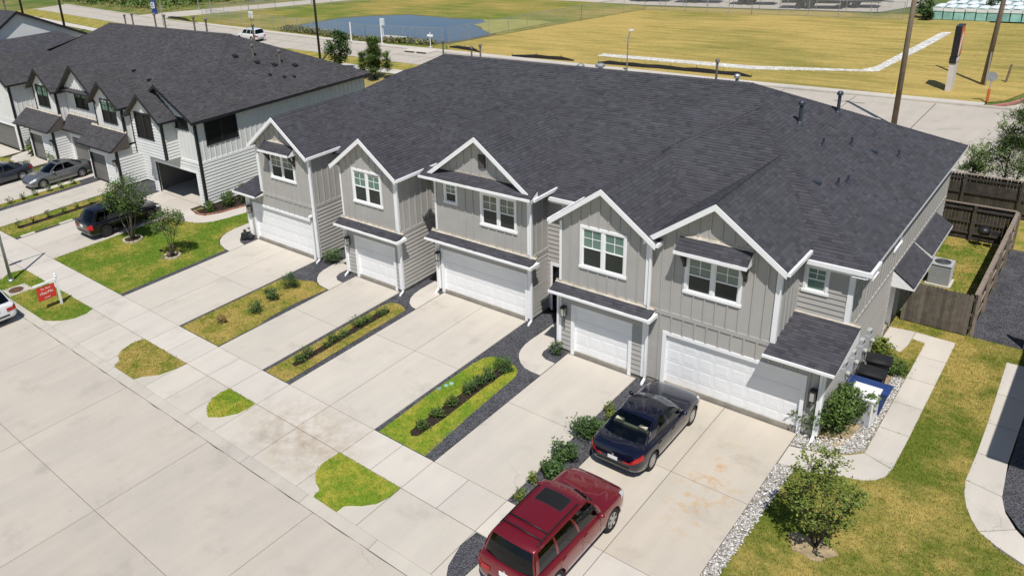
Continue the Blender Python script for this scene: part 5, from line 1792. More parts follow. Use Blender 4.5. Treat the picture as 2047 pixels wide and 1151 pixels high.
plant('shrub', 'leafy shrub with long arching shoots in front of the white box', 'shrub', (14.62, 10.0, 0), [(0, 0, .8, .55, .55, .6), (.55, .1, .9, .4, .3, .3)], 6, 70, 1300, .11, .016, 32, 'leaf', 'trunk_dark', G2, wood='stem', crown_name='foliage', spread=.17)
plant('shrub', 'low plant with pale variegated leaves behind the bins', 'shrub', (14.45, 14.9, 0), [(0, 0, .4, .4, .45, .3)], 5, 40, 600, .13, .014, 33, 'leaf_light', 'trunk_dark', wood='stem', crown_name='foliage')
plant('shrub', 'low green weeds by the bins next to the walk', 'shrub', (15.1, 14.1, 0), [(0, 0, .22, .5, .6, .2)], 6, 50, 800, .09, .008, 34, 'leaf', 'trunk_dark', wood='stem', crown_name='foliage')
G3 = 'shrubs in the planted strip in front of the middle driveway'
for i, (x, y, h, r_, lb) in enumerate(((3.72, 5.72, .55, .38, 'largest shrub at the house end of the vivid green strip'), (3.66, 4.85, .48, .30, 'bushy shrub second from the house in the vivid green strip'), (3.58, 4.4, .4, .26, 'third shrub from the house in the vivid green strip'), (3.55, 3.75, .46, .28, 'round shrub in the middle of the vivid green strip'),
                                       (3.56, 2.75, .32, .24, 'thin shrub beyond the middle of the vivid green strip'), (3.58, 1.95, .26, .26, 'sparse low shrub near the street end of the vivid green strip'), (3.6, 1.1, .28, .24, 'last small shrub by the sidewalk in the vivid green strip'))):
    shrub(x, y, h, r_, lb, 40 + i, n=int(500 * r_ / .3), group=G3, ml='leaf_dark' if i < 4 else 'leaf')
G4 = 'low hedge plants in the narrow strip'
for i in range(8):
    nm = ('first', 'second', 'third', 'fourth', 'fifth', 'sixth', 'seventh', 'eighth')[i]
    shrub(-3.3 + (.06, -.05, .1, -.02, .04, -.08, .02, .05)[i], 1.25 + i * .68 + (.1, -.12, .15, 0, -.15, .1, -.05, .12)[i], (.3, .42, .22, .36, .25, .45, .3, .38)[i], (.24, .3, .17, .26, .2, .28, .22, .3)[i], 'low hedge plant, %s from the sidewalk in the narrow mulched strip' % nm, 60 + i, 'leaf', 260, group=G4, tw=24)
G5 = 'shrubs in the dry strip left of the second driveway'
shrub(-8.67, 5.45, .8, .42, 'largest green shrub at the house end of the dry strip', 71, n=900, group=G5)
shrub(-8.5, 4.15, .62, .34, 'second green shrub in the dry grass strip', 72, n=600, group=G5)
shrub(-8.15, 2.9, .55, .38, 'third shrub in the dry grass strip', 73, n=600, group=G5)
shrub(-8.6, 1.3, .42, .26, 'withered brown shrub near the sidewalk in the dry strip', 74, 'leaf_dry', 180, group=G5)
shrub(-9.15, 8.7, .75, .5, 'dense green shrub at the foot of the grey side wall', 75, n=1100)
shrub(4.75, 7.85, .6, .26, 'small dark green shrub by the single garage beside the curved path', 76, n=420)
G6 = 'plants in the edged bed by the white row'
for i, (x, y, h, r_) in enumerate(((-21.3, 9.5, .6, .35), (-20.9, 9.3, .35, .25), (-20.95, 10.6, .9, .45), (-20.6, 11.6, 1.3, .5), (-20.3, 12.8, 1.1, .5), (-21.3, 11.0, .8, .4))):
    shrub(x, y, h, r_, ('low plant at the corner of the bed by the white garage', 'tiny grassy tuft at the front of the edged bed', 'bushy green plant midway along the white side wall', 'tall leafy plant by the white side wall', 'tall plant at the rear of the edged bed', 'blue-green plant close to the white side wall')[i], 80 + i, 'leaf', int(500 * r_ / .35), .10, G6)
bed = struct('mulch_bed', MB().prism([(-22.0, 8.9), (-21.2, 8.72), (-20.85, 8.9), (-20.4, 9.8), (-20.0, 11.3), (-19.9, 13.5), (-21.85, 13.5), (-21.85, 9.6)], -.05, .02), 'mulch')
eb = [(-22.1, 8.85), (-21.2, 8.65), (-20.8, 8.84), (-20.33, 9.78), (-19.95, 11.28), (-19.85, 13.5)]
for a, b in zip(eb[:-1], eb[1:]):
    n = max(1, int(math.hypot(b[0] - a[0], b[1] - a[1]) / .24))
    for k_ in range(n):
        p = Vector((a[0] + (b[0] - a[0]) * k_ / n, a[1] + (b[1] - a[1]) * k_ / n, .04)); q = Vector((a[0] + (b[0] - a[0]) * (k_ + .93) / n, a[1] + (b[1] - a[1]) * (k_ + .93) / n, .04))
        part('brick', MB().beam(p, q, .1, .09), 'brick_red', bed)
G7 = 'young plants between the driveways of the white row'
rn = random.Random(9)
for i in range(7):
    shrub(-29.2 + rn.uniform(-.1, .1), .9 + i * .95, .5, .2, 'young sparse plant, %s from the sidewalk beside the black car driveway' % ('first', 'second', 'third', 'fourth', 'fifth', 'sixth', 'seventh')[i], 90 + i, 'leaf_dry' if i == 1 else 'leaf', 120, .09, G7, 3, 16)
for i in range(7):
    shrub(-34.4 + rn.uniform(-.08, .08), 1.6 + i * .9, .5, .24, 'young bushy plant, %s from the sidewalk beside the silver sedan' % ('first', 'second', 'third', 'fourth', 'fifth', 'sixth', 'seventh')[i], 100 + i, 'leaf', 160, .09, G7, 3, 16)
shrub(-41.2, 8.9, 1.0, .7, 'tall bright green plant behind the silver sedan', 110, 'leaf_light', 700, .16)
shrub(-45.3, 8.9, .9, .5, 'grassy plant in the small round bed by the far garage', 111, 'leaf_light', 400, .2)
shrub(-40.9, 6.4, .8, .5, 'pale green shrub between the two parked sedans', 112, 'leaf_light', 500, .13)
# background trees
plant('tree', 'pine tree behind the tall dark fence at the right edge', 'tree', (15.4, 34.3, -.05), [(0, 0, 2.6, 1.7, 1.6, 1.2), (.3, .2, 4.0, 1.2, 1.2, 1.1), (-1.2, -.4, 1.7, .8, .8, .5), (.5, .3, 5.0, .7, .7, .7)], 3, 150, 9000, .30, .055, 120, 'needle', 'trunk_dark', needle=True, spread=.13)
plant('tree', 'small broadleaf tree standing behind the two rows by the back walk', 'tree', (-45.6, 43.6, -.05), [(0, 0, 2.4, 1.5, 1.5, 1.7), (.2, 0, 3.8, .8, .8, .8)], 3, 110, 2600, .28, .08, 121, 'leaf_dark', 'trunk_dark', spread=.16)
plant('tree', 'young pine standing between the two roofs by the back walk', 'tree', (-38.8, 42.2, -.05), [(0, 0, 2.7, .65, .65, 1.9), (1.3, .6, 1.7, .45, .45, 1.2), (-1.2, -.4, 1.8, .45, .45, 1.2), (.5, -.8, 1.6, .45, .45, 1.1), (-.4, .9, 2.0, .45, .45, 1.2)], 5, 150, 9000, .42, .05, 122, 'needle', 'trunk_dark', needle=True, spread=.2)

# ------------------------------------------------------------------ cars
def car_mesh_boolean(mb, cutters):
    me = mesh_of('body_raw', mb, None)
    o = bpy.data.objects.new('body_raw', me); COL.objects.link(o)
    cm = mesh_of('cut', cutters, None)
    c = bpy.data.objects.new('cut', cm); COL.objects.link(c)
    md = o.modifiers.new('b', 'BOOLEAN'); md.operation = 'DIFFERENCE'; md.object = c; md.solver = 'EXACT'
    dg = bpy.context.evaluated_depsgraph_get()
    ev = o.evaluated_get(dg)
    out = bpy.data.meshes.new_from_object(ev)
    for q in (o, c):
        bpy.data.objects.remove(q)
    return out


SEDAN = dict(y=[-2.37, -2.345, -2.28, -2.1, -1.8, -1.3, -.6, .3, .95, 1.4, 1.85, 2.12, 2.26, 2.33, 2.36],
             w=[.56, .68, .78, .86, .895, .912, .918, .918, .915, .91, .885, .83, .74, .62, .48],
             zd=[.70, .86, .965, 1.00, 1.01, 1.0, .96, .95, .975, .95, .885, .80, .72, .65, .58],
             zs=[.66, .78, .865, .90, .91, .905, .88, .87, .88, .87, .80, .72, .64, .58, .52],
             zb=[.44, .38, .32, .26, .20, .18, .18, .18, .18, .18, .20, .22, .26, .32, .38],
             yA=1.05, yB=.12, yC=-.80, yD=-1.80, bw=.81, rw=.58, H=1.43, axle=(-1.42, 1.48), r=.335, L=4.73,
             cols=[0, .035, .40, .435, .76, .80, 1], holes=[1, 3], quarter=None)
SUVS = dict(y=[-2.43, -2.41, -2.36, -2.2, -1.8, -1, 0, .9, 1.3, 1.8, 2.12, 2.3, 2.38, 2.42],
            w=[.74, .84, .90, .935, .95, .955, .955, .955, .95, .94, .90, .82, .70, .55],
            zd=[.90, 1.02, 1.09, 1.10, 1.10, 1.10, 1.10, 1.13, 1.12, 1.07, 1.0, .90, .80, .70],
            zs=[.85, .97, 1.03, 1.05, 1.05, 1.05, 1.05, 1.05, 1.04, 1.0, .92, .82, .72, .62],
            zb=[.48, .40, .36, .32, .28, .28, .28, .28, .28, .30, .32, .36, .42, .48],
            yA=1.12, yB=.42, yC=-2.02, yD=-2.33, bw=.87, rw=.66, H=1.76, axle=(-1.42, 1.48), r=.375, L=4.85,
            cols=[0, .03, .335, .365, .66, .69, .95, 1], holes=[1, 3, 5], quarter=5)
CROSS = dict(SUVS, H=1.68, yC=-1.72, yD=-2.28, yB=.30, bw=.88, rw=.63, cols=[0, .03, .38, .41, .72, .75, .93, 1])
CROSS['zd'] = [.95, 1.05, 1.09, 1.09, 1.05, 1.0, 1.0, 1.03, 1.01, .95, .88, .80, .72, .64]
CROSS['zs'] = [.88, .97, 1.01, 1.01, .98, .95, .94, .95, .93, .88, .80, .73, .65, .57]
CROSS['zb'] = [.48, .40, .34, .28, .24, .22, .22, .22, .22, .24, .28, .32, .38, .44]


def car(label, loc, rot, S, paint, glass='car_glass', rim='rim', seats='cloth_dark', spokes=10, tail=True, roofrails=False, sunroof=False, plate=None, rear_glass=None, group=None, trimline=None, badge=False, side_rear_glass=None):
    name = 'parked_car'
    c = root(name, loc, label, 'car', group)
    c.rotation_euler = (0, 0, rot)
    Y = S['y']
    f = lambda key, y: float(np.interp(y, Y, S[key]))

    def sec(y):
        w, zd, zs, zb = f('w', y), f('zd', y), f('zs', y), f('zb', y)
        h = zs - zb
        return [(0, zb), (.80 * w, zb), (.93 * w, zb + .05), (.985 * w, zb + .22 * h), (w, zb + .5 * h), (.992 * w, zb + .76 * h), (.972 * w, zs - .03), (.93 * w, zs + .015), (.80 * w, zs + .55 * (zd - zs) + .01), (.5 * w, zd - .012), (0, zd)]

    def P(y, s, side):
        q = sec(y); i = min(int(s), len(q) - 2); t = s - i
        return Vector((side * (q[i][0] * (1 - t) + q[i + 1][0] * t), y, q[i][1] * (1 - t) + q[i + 1][1] * t))

    ys = []
    for a, b in zip(Y[:-1], Y[1:]):
        n = max(1, int((b - a) / .16))
        ys += [a + (b - a) * k_ / n for k_ in range(n)]
    ys.append(Y[-1])
    mb = MB()
    rings = []
    for y in ys:
        q = sec(y)
        ring = [(x, y, z) for x, z in q] + [(-x, y, z) for x, z in q[-2:0:-1]]
        i = len(mb.v); mb.v += ring; rings.append(i)
        m_ = len(ring)
    for k_ in range(len(ys) - 1):
        for j in range(m_):
            jj = (j + 1) % m_
            mb.f.append((rings[k_] + j, rings[k_ + 1] + j, rings[k_ + 1] + jj, rings[k_] + jj))
    mb.f.append(tuple(rings[0] + j for j in range(m_)))
    mb.f.append(tuple(rings[-1] + j for j in reversed(range(m_))))
    r = S['r']
    cut = MB()
    for ya in S['axle']:
        cut.lathe([(r + .055, -1.3), (r + .055, 1.3)], 28, 'X', (0, ya, r))
    me = car_mesh_boolean(mb, cut)
    me.materials.append(MATS[paint])
    for p in me.polygons:
        p.use_smooth = p.area < .2
        p.material_index = 0
    body = link('body', me, c)
    try:
        me.set_sharp_from_angle(angle=R(38))
    except Exception:
        pass
    und = MB().box(-.62, Y[0] + .3, .2, .62, Y[-1] - .3, .5)
    part('underbody', und, 'car_black', c, local=True)
    # greenhouse surfaces
    yA, yB, yC, yD, bw, rw, H = (S[k_] for k_ in ('yA', 'yB', 'yC', 'yD', 'bw', 'rw', 'H'))
    zbf, zbr = f('zs', yA - .2) + .015, f('zs', yD + .15) + .015
    lerp = lambda a, b, t: a + (b - a) * t
    dec = .94 if S['H'] > 1.5 else .92

    def WS(s, t):
        b = Vector((bw * s, yA + .05 - .26 * s * s, lerp(f('zd', yA) - .01, zbf, s * s)))
        tp = Vector((rw * s, yB + .06 - .08 * s * s, H - .045 * s * s))
        return b.lerp(tp, t) + Vector((0, .05, .03)) * math.sin(math.pi * t)

    def RS(s, t):
        b = Vector((bw * dec * s, yD + .13 * s * s, lerp(f('zd', yD) - .01, zbr, s * s)))
        tp = Vector((rw * .985 * s, yC - .05 + .06 * s * s, H - .02 - .05 * s * s))
        return b.lerp(tp, t) + Vector((0, -.03, .025)) * math.sin(math.pi * t)

    def RF(s, t):
        return WS(s, 1).lerp(RS(s, 1), t) + Vector((0, 0, .035)) * math.sin(math.pi * t)

    def SD(u, t, side):
        p = WS(side, t).lerp(RS(side, t), u)
        p.x += side * .035 * math.sin(math.pi * t)
        p.z += .02 * t * math.sin(math.pi * u)
        return p
    frame = MB()
    panes = []

    def surf(Fn, us, vs, hole, gm, nm, flip=False):
        g = MB()
        for a in range(len(us) - 1):
            for b in range(len(vs) - 1):
                q = [Fn(us[a], vs[b]), Fn(us[a + 1], vs[b]), Fn(us[a + 1], vs[b + 1]), Fn(us[a], vs[b + 1])]
                nn = (q[1] - q[0]).cross(q[3] - q[0])
                if nn.dot((q[0] + q[2]) / 2 - Vector((0, (yA + yD) / 2, .75))) < 0: q = q[::-1]
                (g if hole(a, b) else frame).quad(*q)
        if g.f:
            panes.append((nm, g, gm))
    us = [-1, -.93] + [-.93 + 1.86 * k_ / 8 for k_ in range(1, 8)] + [.93, 1]
    vs = [0, .03, .3, .6, .92, 1]
    surf(WS, us, vs, lambda a, b: 0 < a < len(us) - 2 and 0 < b < len(vs) - 2, glass, 'windscreen')
    surf(RS, us, vs, lambda a, b: 0 < a < len(us) - 2 and 0 < b < len(vs) - 2, rear_glass or glass, 'rear_window', True)
    ts = [k_ / 8 for k_ in range(9)]
    surf(RF, us, ts, lambda a, b: False, glass, '')
    for side in (1, -1):
        for ci in range(len(S['cols']) - 1):
            u0, u1 = S['cols'][ci], S['cols'][ci + 1]
            n = 4 if ci in S['holes'] else 1
            uu = [u0 + (u1 - u0) * k_ / n for k_ in range(n + 1)]
            vv = [0, .06, .35, .65, .88, 1]
            gg = side_rear_glass if (side_rear_glass and ci > 1) else glass
            surf(lambda u, t: SD(u, t, side), uu, vv, lambda a, b: ci in S['holes'] and 0 < b < 4, gg, 'side_window', side < 0)
    rf = part('roof', frame, paint, c, True, local=True)
    bm = bmesh.new(); bm.from_mesh(rf.data); bmesh.ops.remove_doubles(bm, verts=bm.verts, dist=.001); bmesh.ops.recalc_face_normals(bm, faces=bm.faces); bm.to_mesh(rf.data); bm.free()
    for nm, g, gm in panes:
        part(nm, g, gm, c, True, local=True)
    # dark window surround
    sr = MB()
    for side in (1, -1):
        for u0, u1 in ((S['cols'][2], S['cols'][3]), (S['cols'][4], S['cols'][5])):
            sr.quad(*[SD(u, t, side) + Vector((side * .004, 0, .002)) for u, t in ((u0, .06), (u1, .06), (u1, .88), (u0, .88))])
    part('pillar_trim', sr, 'car_black', c, local=True)
    # cabin
    cabin = MB().box(-.72, yD + .35, .42, .72, yA - .1, .55)
    cabin.box(-.70, yA - .35, .55, .70, yA - .12, f('zs', yA) - .02)
    part('cabin_floor', cabin, 'cloth_dark', c, local=True)

    def seat(x0, x1, y, hr):
        m_ = MB()
        m_.box(x0, y - .25, .55, x1, y + .28, .72)
        m_.hexa([(x0, y - .30, .60), (x1, y - .30, .60), (x1, y - .16, .60), (x0, y - .16, .60), (x0 + .03, y - .46, 1.10), (x1 - .03, y - .46, 1.10), (x1 - .03, y - .34, 1.10), (x0 + .03, y - .34, 1.10)])
        for x in hr:
            m_.box(x - .13, y - .49, 1.12, x + .13, y - .38, 1.26)
        part('seat', m_, seats, c, local=True)
    seat(.10, .62, .15, (.36,)); seat(-.62, -.10, .15, (-.36,)); seat(-.64, .64, -.75, (.40, -.40))
    if S['H'] < 1.5:
        part('parcel_shelf', MB().box(-.66, yD + .12, f('zd', yD) - .10, .66, -1.08, f('zd', yD) - .06), seats, c, local=True)
    # lamps
    y0 = Y[0]
    for side in (1, -1):
        t = MB()
        hh = S['H'] > 1.5
        if tail:
            s0, s1 = (5.0, 6.7) if not hh else (4.2, 6.4)
            yy = [y0 + .004, y0 + .03, y0 + .10, y0 + .22, y0 + (.36 if not hh else .22)]
            ss = [s0 + (s1 - s0) * k_ / 4 for k_ in range(5)]
            t.grid([P(y, s, side) * 1 + Vector((side * .012, -.012, .004)) for s in ss for y in yy], 5, 5)
            inner = MB()
            for s in (ss,):
                pts = [P(y0 + .004, q, side) for q in s]
                a = [(Vector((p.x, y0 - .012, p.z))) for p in pts]
                b = [(Vector((p.x * .62, y0 - .022, p.z))) for p in pts]
                t.grid([q for pair in zip(a, b) for q in pair], 2, 5)
            part('tail_lamp', t, 'tail_red', c, True, local=True)
        h = MB()
        ye = Y[-1]
        yy = [ye - .05, ye - .10, ye - .2, ye - .34, ye - .48]
        ss = [5.3 + 2.0 * k_ / 3 for k_ in range(4)]
        h.grid([P(y, s, side) + Vector((side * .010, .008, .008)) for s in ss for y in yy], 5, 4)
        part('headlamp', h, 'lamp_clear', c, True, local=True)
        # mirror
        mx = Vector((side * (bw + .13), yA - .42, zbf + .08))
        mm = MB().lathe([(.02, -.10), (.075, -.07), (.085, 0), (.07, .07), (.02, .10)], 10, 'X', (mx.x, mx.y, mx.z))
        mm.beam((side * (bw - .02), yA - .40, zbf + .02), (mx.x, mx.y, mx.z - .02), .05, .03)
        part('mirror', mm, paint, c, True, local=True)
        # door seams and handles
        ds = MB()
        for u in (S['cols'][1] + .02, (S['cols'][2] + S['cols'][3]) / 2, S['cols'][4] + .03):
            yb = SD(u, 0, side).y
            for s in (2.6, 3.6, 4.6, 5.6):
                ds.quad(*[P(y, q, side) + Vector((side * .004, 0, 0)) for y, q in ((yb - .006, s), (yb + .006, s), (yb + .006, s + 1), (yb - .006, s + 1))])
        part('door_seam', ds, 'car_black', c, local=True)
        for u in (S['cols'][2] - .04, S['cols'][4] - .03):
            yb = SD(u, 0, side).y
            p = P(yb, 5.6, side)
            part('door_handle', MB().box(p.x - .012, p.y - .09, p.z - .015, p.x + .012 + side * .02, p.y + .09, p.z + .015), trimline or paint, c, local=True)
        if trimline:
            sl_ = MB()
            for ya, yb in ((S['axle'][0] + .5, S['axle'][1] - .5),):
                n = 8
                sl_.grid([P(ya + (yb - ya) * k_ / n, s, side) + Vector((side * .008, 0, 0)) for s in (2.9, 3.25) for k_ in range(n + 1)], n + 1, 2)
            part('side_moulding', sl_, trimline, c, local=True)
    # wheels
    for ya in S['axle']:
        for side in (1, -1):
            xo = f('w', ya) - .02
            wv = Vector((side * xo, ya, r))
            w_ = part('wheel', MB().lathe([(.06, 0), (.06, side * .012), (.03, side * .02)], 12, 'X', (wv.x - side * .012, wv.y, wv.z)), rim, c, local=True)
            prof = [(r * .66, -.20), (r * .93, -.205), (r, -.17), (r, -.04), (r * .93, -.002), (r * .80, .004), (r * .66, -.01)]
            part('tyre', MB().lathe([(a, side * b) for a, b in prof], 28, 'X', tuple(wv)), 'tyre', w_, True, local=True)
            m_ = MB().lathe([(r * .67, side * -.19), (r * .67, side * -.012), (r * .60, side * -.006), (r * .585, side * -.05)], 24, 'X', tuple(wv))
            for k_ in range(spokes):
                t = 6.283 * k_ / spokes
                d = Vector((0, math.cos(t), math.sin(t)))
                m_.beam(wv + d * .04 + Vector((-side * .018, 0, 0)), wv + d * r * .62 + Vector((-side * .022, 0, 0)), .03, r * (1.5 / spokes + .02), up=(1, 0, 0)) if False else m_.beam(wv + d * .04 + Vector((-side * .018, 0, 0)), wv + d * r * .62 + Vector((-side * .022, 0, 0)), r * (1.3 / spokes + .04), .03, up=(1, 0, 0))
            m_.lathe([(.07, side * -.03), (.07, side * -.004), (.04, side * .0)], 12, 'X', tuple(wv))
            part('rim', m_, rim, w_, local=True)
            part('brake_disc', MB().lathe([(r * .55, side * -.10), (r * .55, side * -.08)], 18, 'X', tuple(wv)), 'car_black', w_, local=True)
    # bumper details
    if plate:
        part('number_plate', MB().box(-.16, y0 - .02, .60 if S['H'] < 1.5 else .78, .16, y0 - .005, .71 if S['H'] < 1.5 else .92), plate, c, local=True)
    part('bumper_insert', MB().box(-.55, y0 - .008, f('zb', y0) + .0, .55, y0 + .03, f('zb', y0) + .08), 'car_black', c, local=True)
    ye = Y[-1]
    part('grille', MB().box(-.32, ye - .03, f('zb', ye) + .10, .32, ye + .012, f('zd', ye) - .02), 'car_black', c, local=True)
    if badge:
        part('badge', MB().lathe([(.04, 0), (.04, -.012)], 14, 'Y', (0, y0 + .005, f('zd', y0) + .06)), 'rim', c, local=True)
    if sunroof:
        n = 4
        g = MB().grid([RF(-.62 + 1.24 * a / n, .14 + .22 * b / n) + Vector((0, 0, .008)) for b in range(n + 1) for a in range(n + 1)], n + 1, n + 1)
        part('sunroof', g, 'pane_black', c, True, local=True)
        fr = MB()
        for (s0, t0, s1, t1) in ((-.64, .135, .64, .135), (-.64, .365, .64, .365), (-.64, .135, -.64, .365), (.64, .135, .64, .365)):
            fr.tube([RF(s0, t0) + Vector((0, 0, .008)), RF((s0 + s1) / 2, (t0 + t1) / 2) + Vector((0, 0, .008)), RF(s1, t1) + Vector((0, 0, .008))], .008, 5)
        part('sunroof_frame', fr, 'rim_dark', c, local=True)
    if roofrails:
        for s in (-.93, .93):
            part('roof_rail', MB().tube([RF(s, .12) + Vector((0, 0, .0)), RF(s, .16) + Vector((0, 0, .05)), RF(s, .5) + Vector((0, 0, .05)), RF(s, .88) + Vector((0, 0, .05)), RF(s, .93)], .018, 6), 'car_black', c, True, local=True)
        for t in (.72, .84):
            part('cross_bar', MB().tube([RF(-.93, t) + Vector((0, 0, .05)), RF(0, t) + Vector((0, 0, .055)), RF(.93, t) + Vector((0, 0, .05))], .02, 6), 'car_black', c, True, local=True)
        for k_ in range(7):
            s = -.6 + .2 * k_
            part('roof_rib', MB().beam(RF(s, .42) + Vector((0, 0, .002)), RF(s, .68) + Vector((0, 0, .002)), .015, .008), paint, c, local=True)
    # wipers
    wp = MB()
    for s in (-.55, .1):
        wp.tube([WS(s, .02) + Vector((0, .02, .015)), WS(s + .5, .10) + Vector((0, .012, .015))], .009, 4)
    part('wiper', wp, 'car_black', c, local=True)
    return c


car('navy blue sedan with cream seats parked nose-in at the right double garage', (9.86, 5.35, 0), 0, SEDAN, 'paint_navy', 'car_glass', 'rim', 'leather_cream', 14, plate='white_paint', badge=True)
car('dark red suv with roof rails and sunroof across the sidewalk', (10.1, -.62, -.005), R(-.5), SUVS, 'paint_red', 'car_glass_dark', 'rim', 'cloth_dark', 6, roofrails=True, sunroof=True, trimline=None, badge=True, plate='white_paint')
car('black crossover parked behind the taller crape myrtle', (-23.84, 4.9, 0), 0, CROSS, 'paint_black', 'car_glass_dark', 'rim_dark', 'cloth_dark', 10, plate='white_paint')
car('silver grey sedan parked nose-out before the white row', (-36.28, 6.82, 0), R(180), SEDAN, 'paint_silver', 'car_glass_dark', 'rim', 'cloth_dark', 7, sunroof=True)
car('slate blue sedan cut by the left edge beside the silver one', (-39.74, 3.95, 0), R(180), SEDAN, 'paint_slate', 'car_glass_dark', 'rim', 'cloth_dark', 7)
car('white suv at the kerb, only its tail in the frame', (-19.42, -5.18, -.1), R(90), CROSS, 'paint_white', 'car_glass_dark', 'rim', 'cloth_dark', 7, plate='white_paint')
car('small white suv driving on the back road', (-74.4, 53.4, -.09), R(88), SUVS, 'paint_white', 'car_glass_dark', 'rim', 'cloth_dark', 6)

# ------------------------------------------------------------------ small things near the houses
def meter(x, y, z, label):
    m = root('electric_meter', (x, y, z - .5), label, 'meter', 'electric meters on the end wall')
    part('box', MB().box(x + .002, y - .16, z - .35, x + .14, y + .16, z + .22), 'meter_grey', m)
    part('head', MB().box(x + .002, y - .13, z + .22, x + .13, y + .13, z + .44), 'meter_grey', m)
    part('dial', MB().lathe([(.085, .14), (.085, .24), (.07, .27)], 16, 'X', (x, y, z + .03)), 'lamp_glass', m, True)
    part('conduit', MB().box(x + .01, y - .04, .2, x + .08, y + .04, z - .35), 'meter_grey', m)
    part('cover', MB().box(x + .131, y - .06, z + .29, x + .14, y + .06, z + .40), 'black_plastic', m)


for i, (y, z) in enumerate(((10.38, 1.55), (11.42, 1.45), (12.48, 1.38), (13.45, 1.32))):
    meter(14.15 + .024, y, z, 'grey electric meter on the end wall, %s from the front corner' % ('first', 'second', 'third', 'fourth')[i])
cd_ = root('storage_cabinet', (14.95, 10.4, 0), 'white boxy cabinet standing by the bins at the end wall', 'cabinet')
part('body', MB().box(14.58, 10.02, .03, 15.32, 10.88, 1.0), 'appliance_white', cd_)
part('lid', MB().box(14.55, 9.99, 1.0, 15.36, 10.91, 1.06), 'appliance_white', cd_)
part('door', MB().box(14.62, 10.0, .08, 15.28, 10.02, .92), 'meter_grey', cd_)


def bin_(x, y, rot, w, d, h, m, label):
    b = root('wheelie_bin', (x, y, 0), label, 'bin', 'wheelie bins at the end wall')
    b.rotation_euler = (0, 0, rot)
    part('body', MB().hexa([(-w * .38, -d * .36, .05), (w * .38, -d * .36, .05), (w * .38, d * .36, .05), (-w * .38, d * .36, .05), (-w / 2, -d / 2, h - .1), (w / 2, -d / 2, h - .1), (w / 2, d / 2, h - .1), (-w / 2, d / 2, h - .1)]), m, b, local=True)
    part('rim', MB().box(-w / 2 - .025, -d / 2 - .025, h - .12, w / 2 + .025, d / 2 + .025, h - .06), m, b, local=True)
    n = 6
    lid = MB()
    pts = []
    for j in range(n + 1):
        for i in range(n + 1):
            u, v = i / n * 2 - 1, j / n * 2 - 1
            pts.append((u * (w / 2 + .03), v * (d / 2 + .04), h - .055 + .09 * (1 - u ** 4) * (1 - v ** 4)))
    lid.grid(pts, n + 1, n + 1)
    part('lid', lid, m, b, True, local=True)
    part('handle', MB().tube([(-w * .4, d / 2 + .02, h - .12), (-w * .4, d / 2 + .09, h - .06), (w * .4, d / 2 + .09, h - .06), (w * .4, d / 2 + .02, h - .12)], .018, 6), m, b, local=True)
    for s in (-1, 1):
        part('wheel', MB().lathe([(.12, s * .0), (.12, s * .05)], 14, 'X', (s * w * .36, d * .38, .12)), 'black_plastic', b, local=True)


bin_(14.95, 11.15, R(90), .62, 1.15, 1.0, 'blue_plastic', 'blue wheelie bin behind the white cabinet')
bin_(14.80, 11.95, R(92), .62, .75, 1.06, 'black_plastic', 'black wheelie bin between the blue bin and the other black one')
bin_(14.78, 12.85, R(98), .60, .72, 1.10, 'black_plastic', 'black wheelie bin farthest from the street')
ac = root('air_conditioner', (14.85, 22.6, 0), 'grey outdoor air conditioner unit in the side yard', 'air conditioner')
part('pad', MB().box(14.4, 22.15, 0, 15.35, 23.1, .08), 'concrete_walk', ac)
part('casing', MB().box(14.5, 22.25, .08, 15.25, 23.0, .95), 'ac_grey', ac)
for i in range(9):
    part('louvre', MB().box(14.48, 22.232, .14 + .085 * i, 15.27, 22.25, .18 + .085 * i).box(15.25, 22.25, .14 + .085 * i, 15.268, 23.0, .18 + .085 * i), 'meter_grey', ac)
part('top', MB().box(14.47, 22.22, .95, 15.28, 23.03, 1.0), 'meter_grey', ac)
fg = MB().lathe([(.30, 1.002), (.30, 1.012)], 24, c=(14.875, 22.625, 0))
part('fan_opening', fg, 'black_plastic', ac)
gr = MB()
for i in range(6):
    rr_ = .05 + .05 * i
    gr.tube([(14.875 + rr_ * math.cos(t), 22.625 + rr_ * math.sin(t), 1.025) for t in [q * .3142 for q in range(21)]], .006, 4, cap=False)
part('fan_guard', gr, 'galv', ac)
bq = root('barbecue', (15.6, 27.7, 0), 'black barbecue grill against the back fence of the side yard', 'barbecue')
part('bowl', MB().lathe([(.05, .62), (.22, .66), (.28, .78), (.28, .82), (.22, .96), (.06, 1.02)], 16, c=(15.6, 27.7, 0)), 'black_plastic', bq, True)
for a in range(3):
    t = a * 2.094
    part('leg', MB().tube([(15.6 + .18 * math.cos(t), 27.7 + .18 * math.sin(t), .68), (15.6 + .34 * math.cos(t), 27.7 + .34 * math.sin(t), .0)], .015, 5), 'black_plastic', bq)
part('shelf', MB().box(15.9, 27.5, .75, 16.2, 27.9, .78), 'black_plastic', bq)
bag = root('rubbish_bag', (-15.55, 7.95, 0), 'black rubbish bags at the corner of the left end garage', 'bag')
for k_, (x, y, r_, h) in enumerate(((-15.6, 7.95, .26, .55), (-15.38, 8.1, .22, .42))):
    rn = random.Random(50 + k_)
    pr = [(.08, .0), (r_, .06), (r_ * 1.05, h * .35), (r_ * .7, h * .7), (.05, h * .88), (.09, h)]
    mb = MB().lathe(pr, 14, c=(x, y, .01))
    mb.v = [(a + rn.gauss(0, .018), b + rn.gauss(0, .018), c) for a, b, c in mb.v]
    part('sack', mb, 'black_plastic', bag)
st = root('garden_tap', (-17.13, 3.55, 0), 'dark garden stake beside the smaller stone ring', 'stake')
part('post', MB().tube([(-17.13, 3.55, 0), (-17.13, 3.55, .55)], .02, 6), 'galv', st)
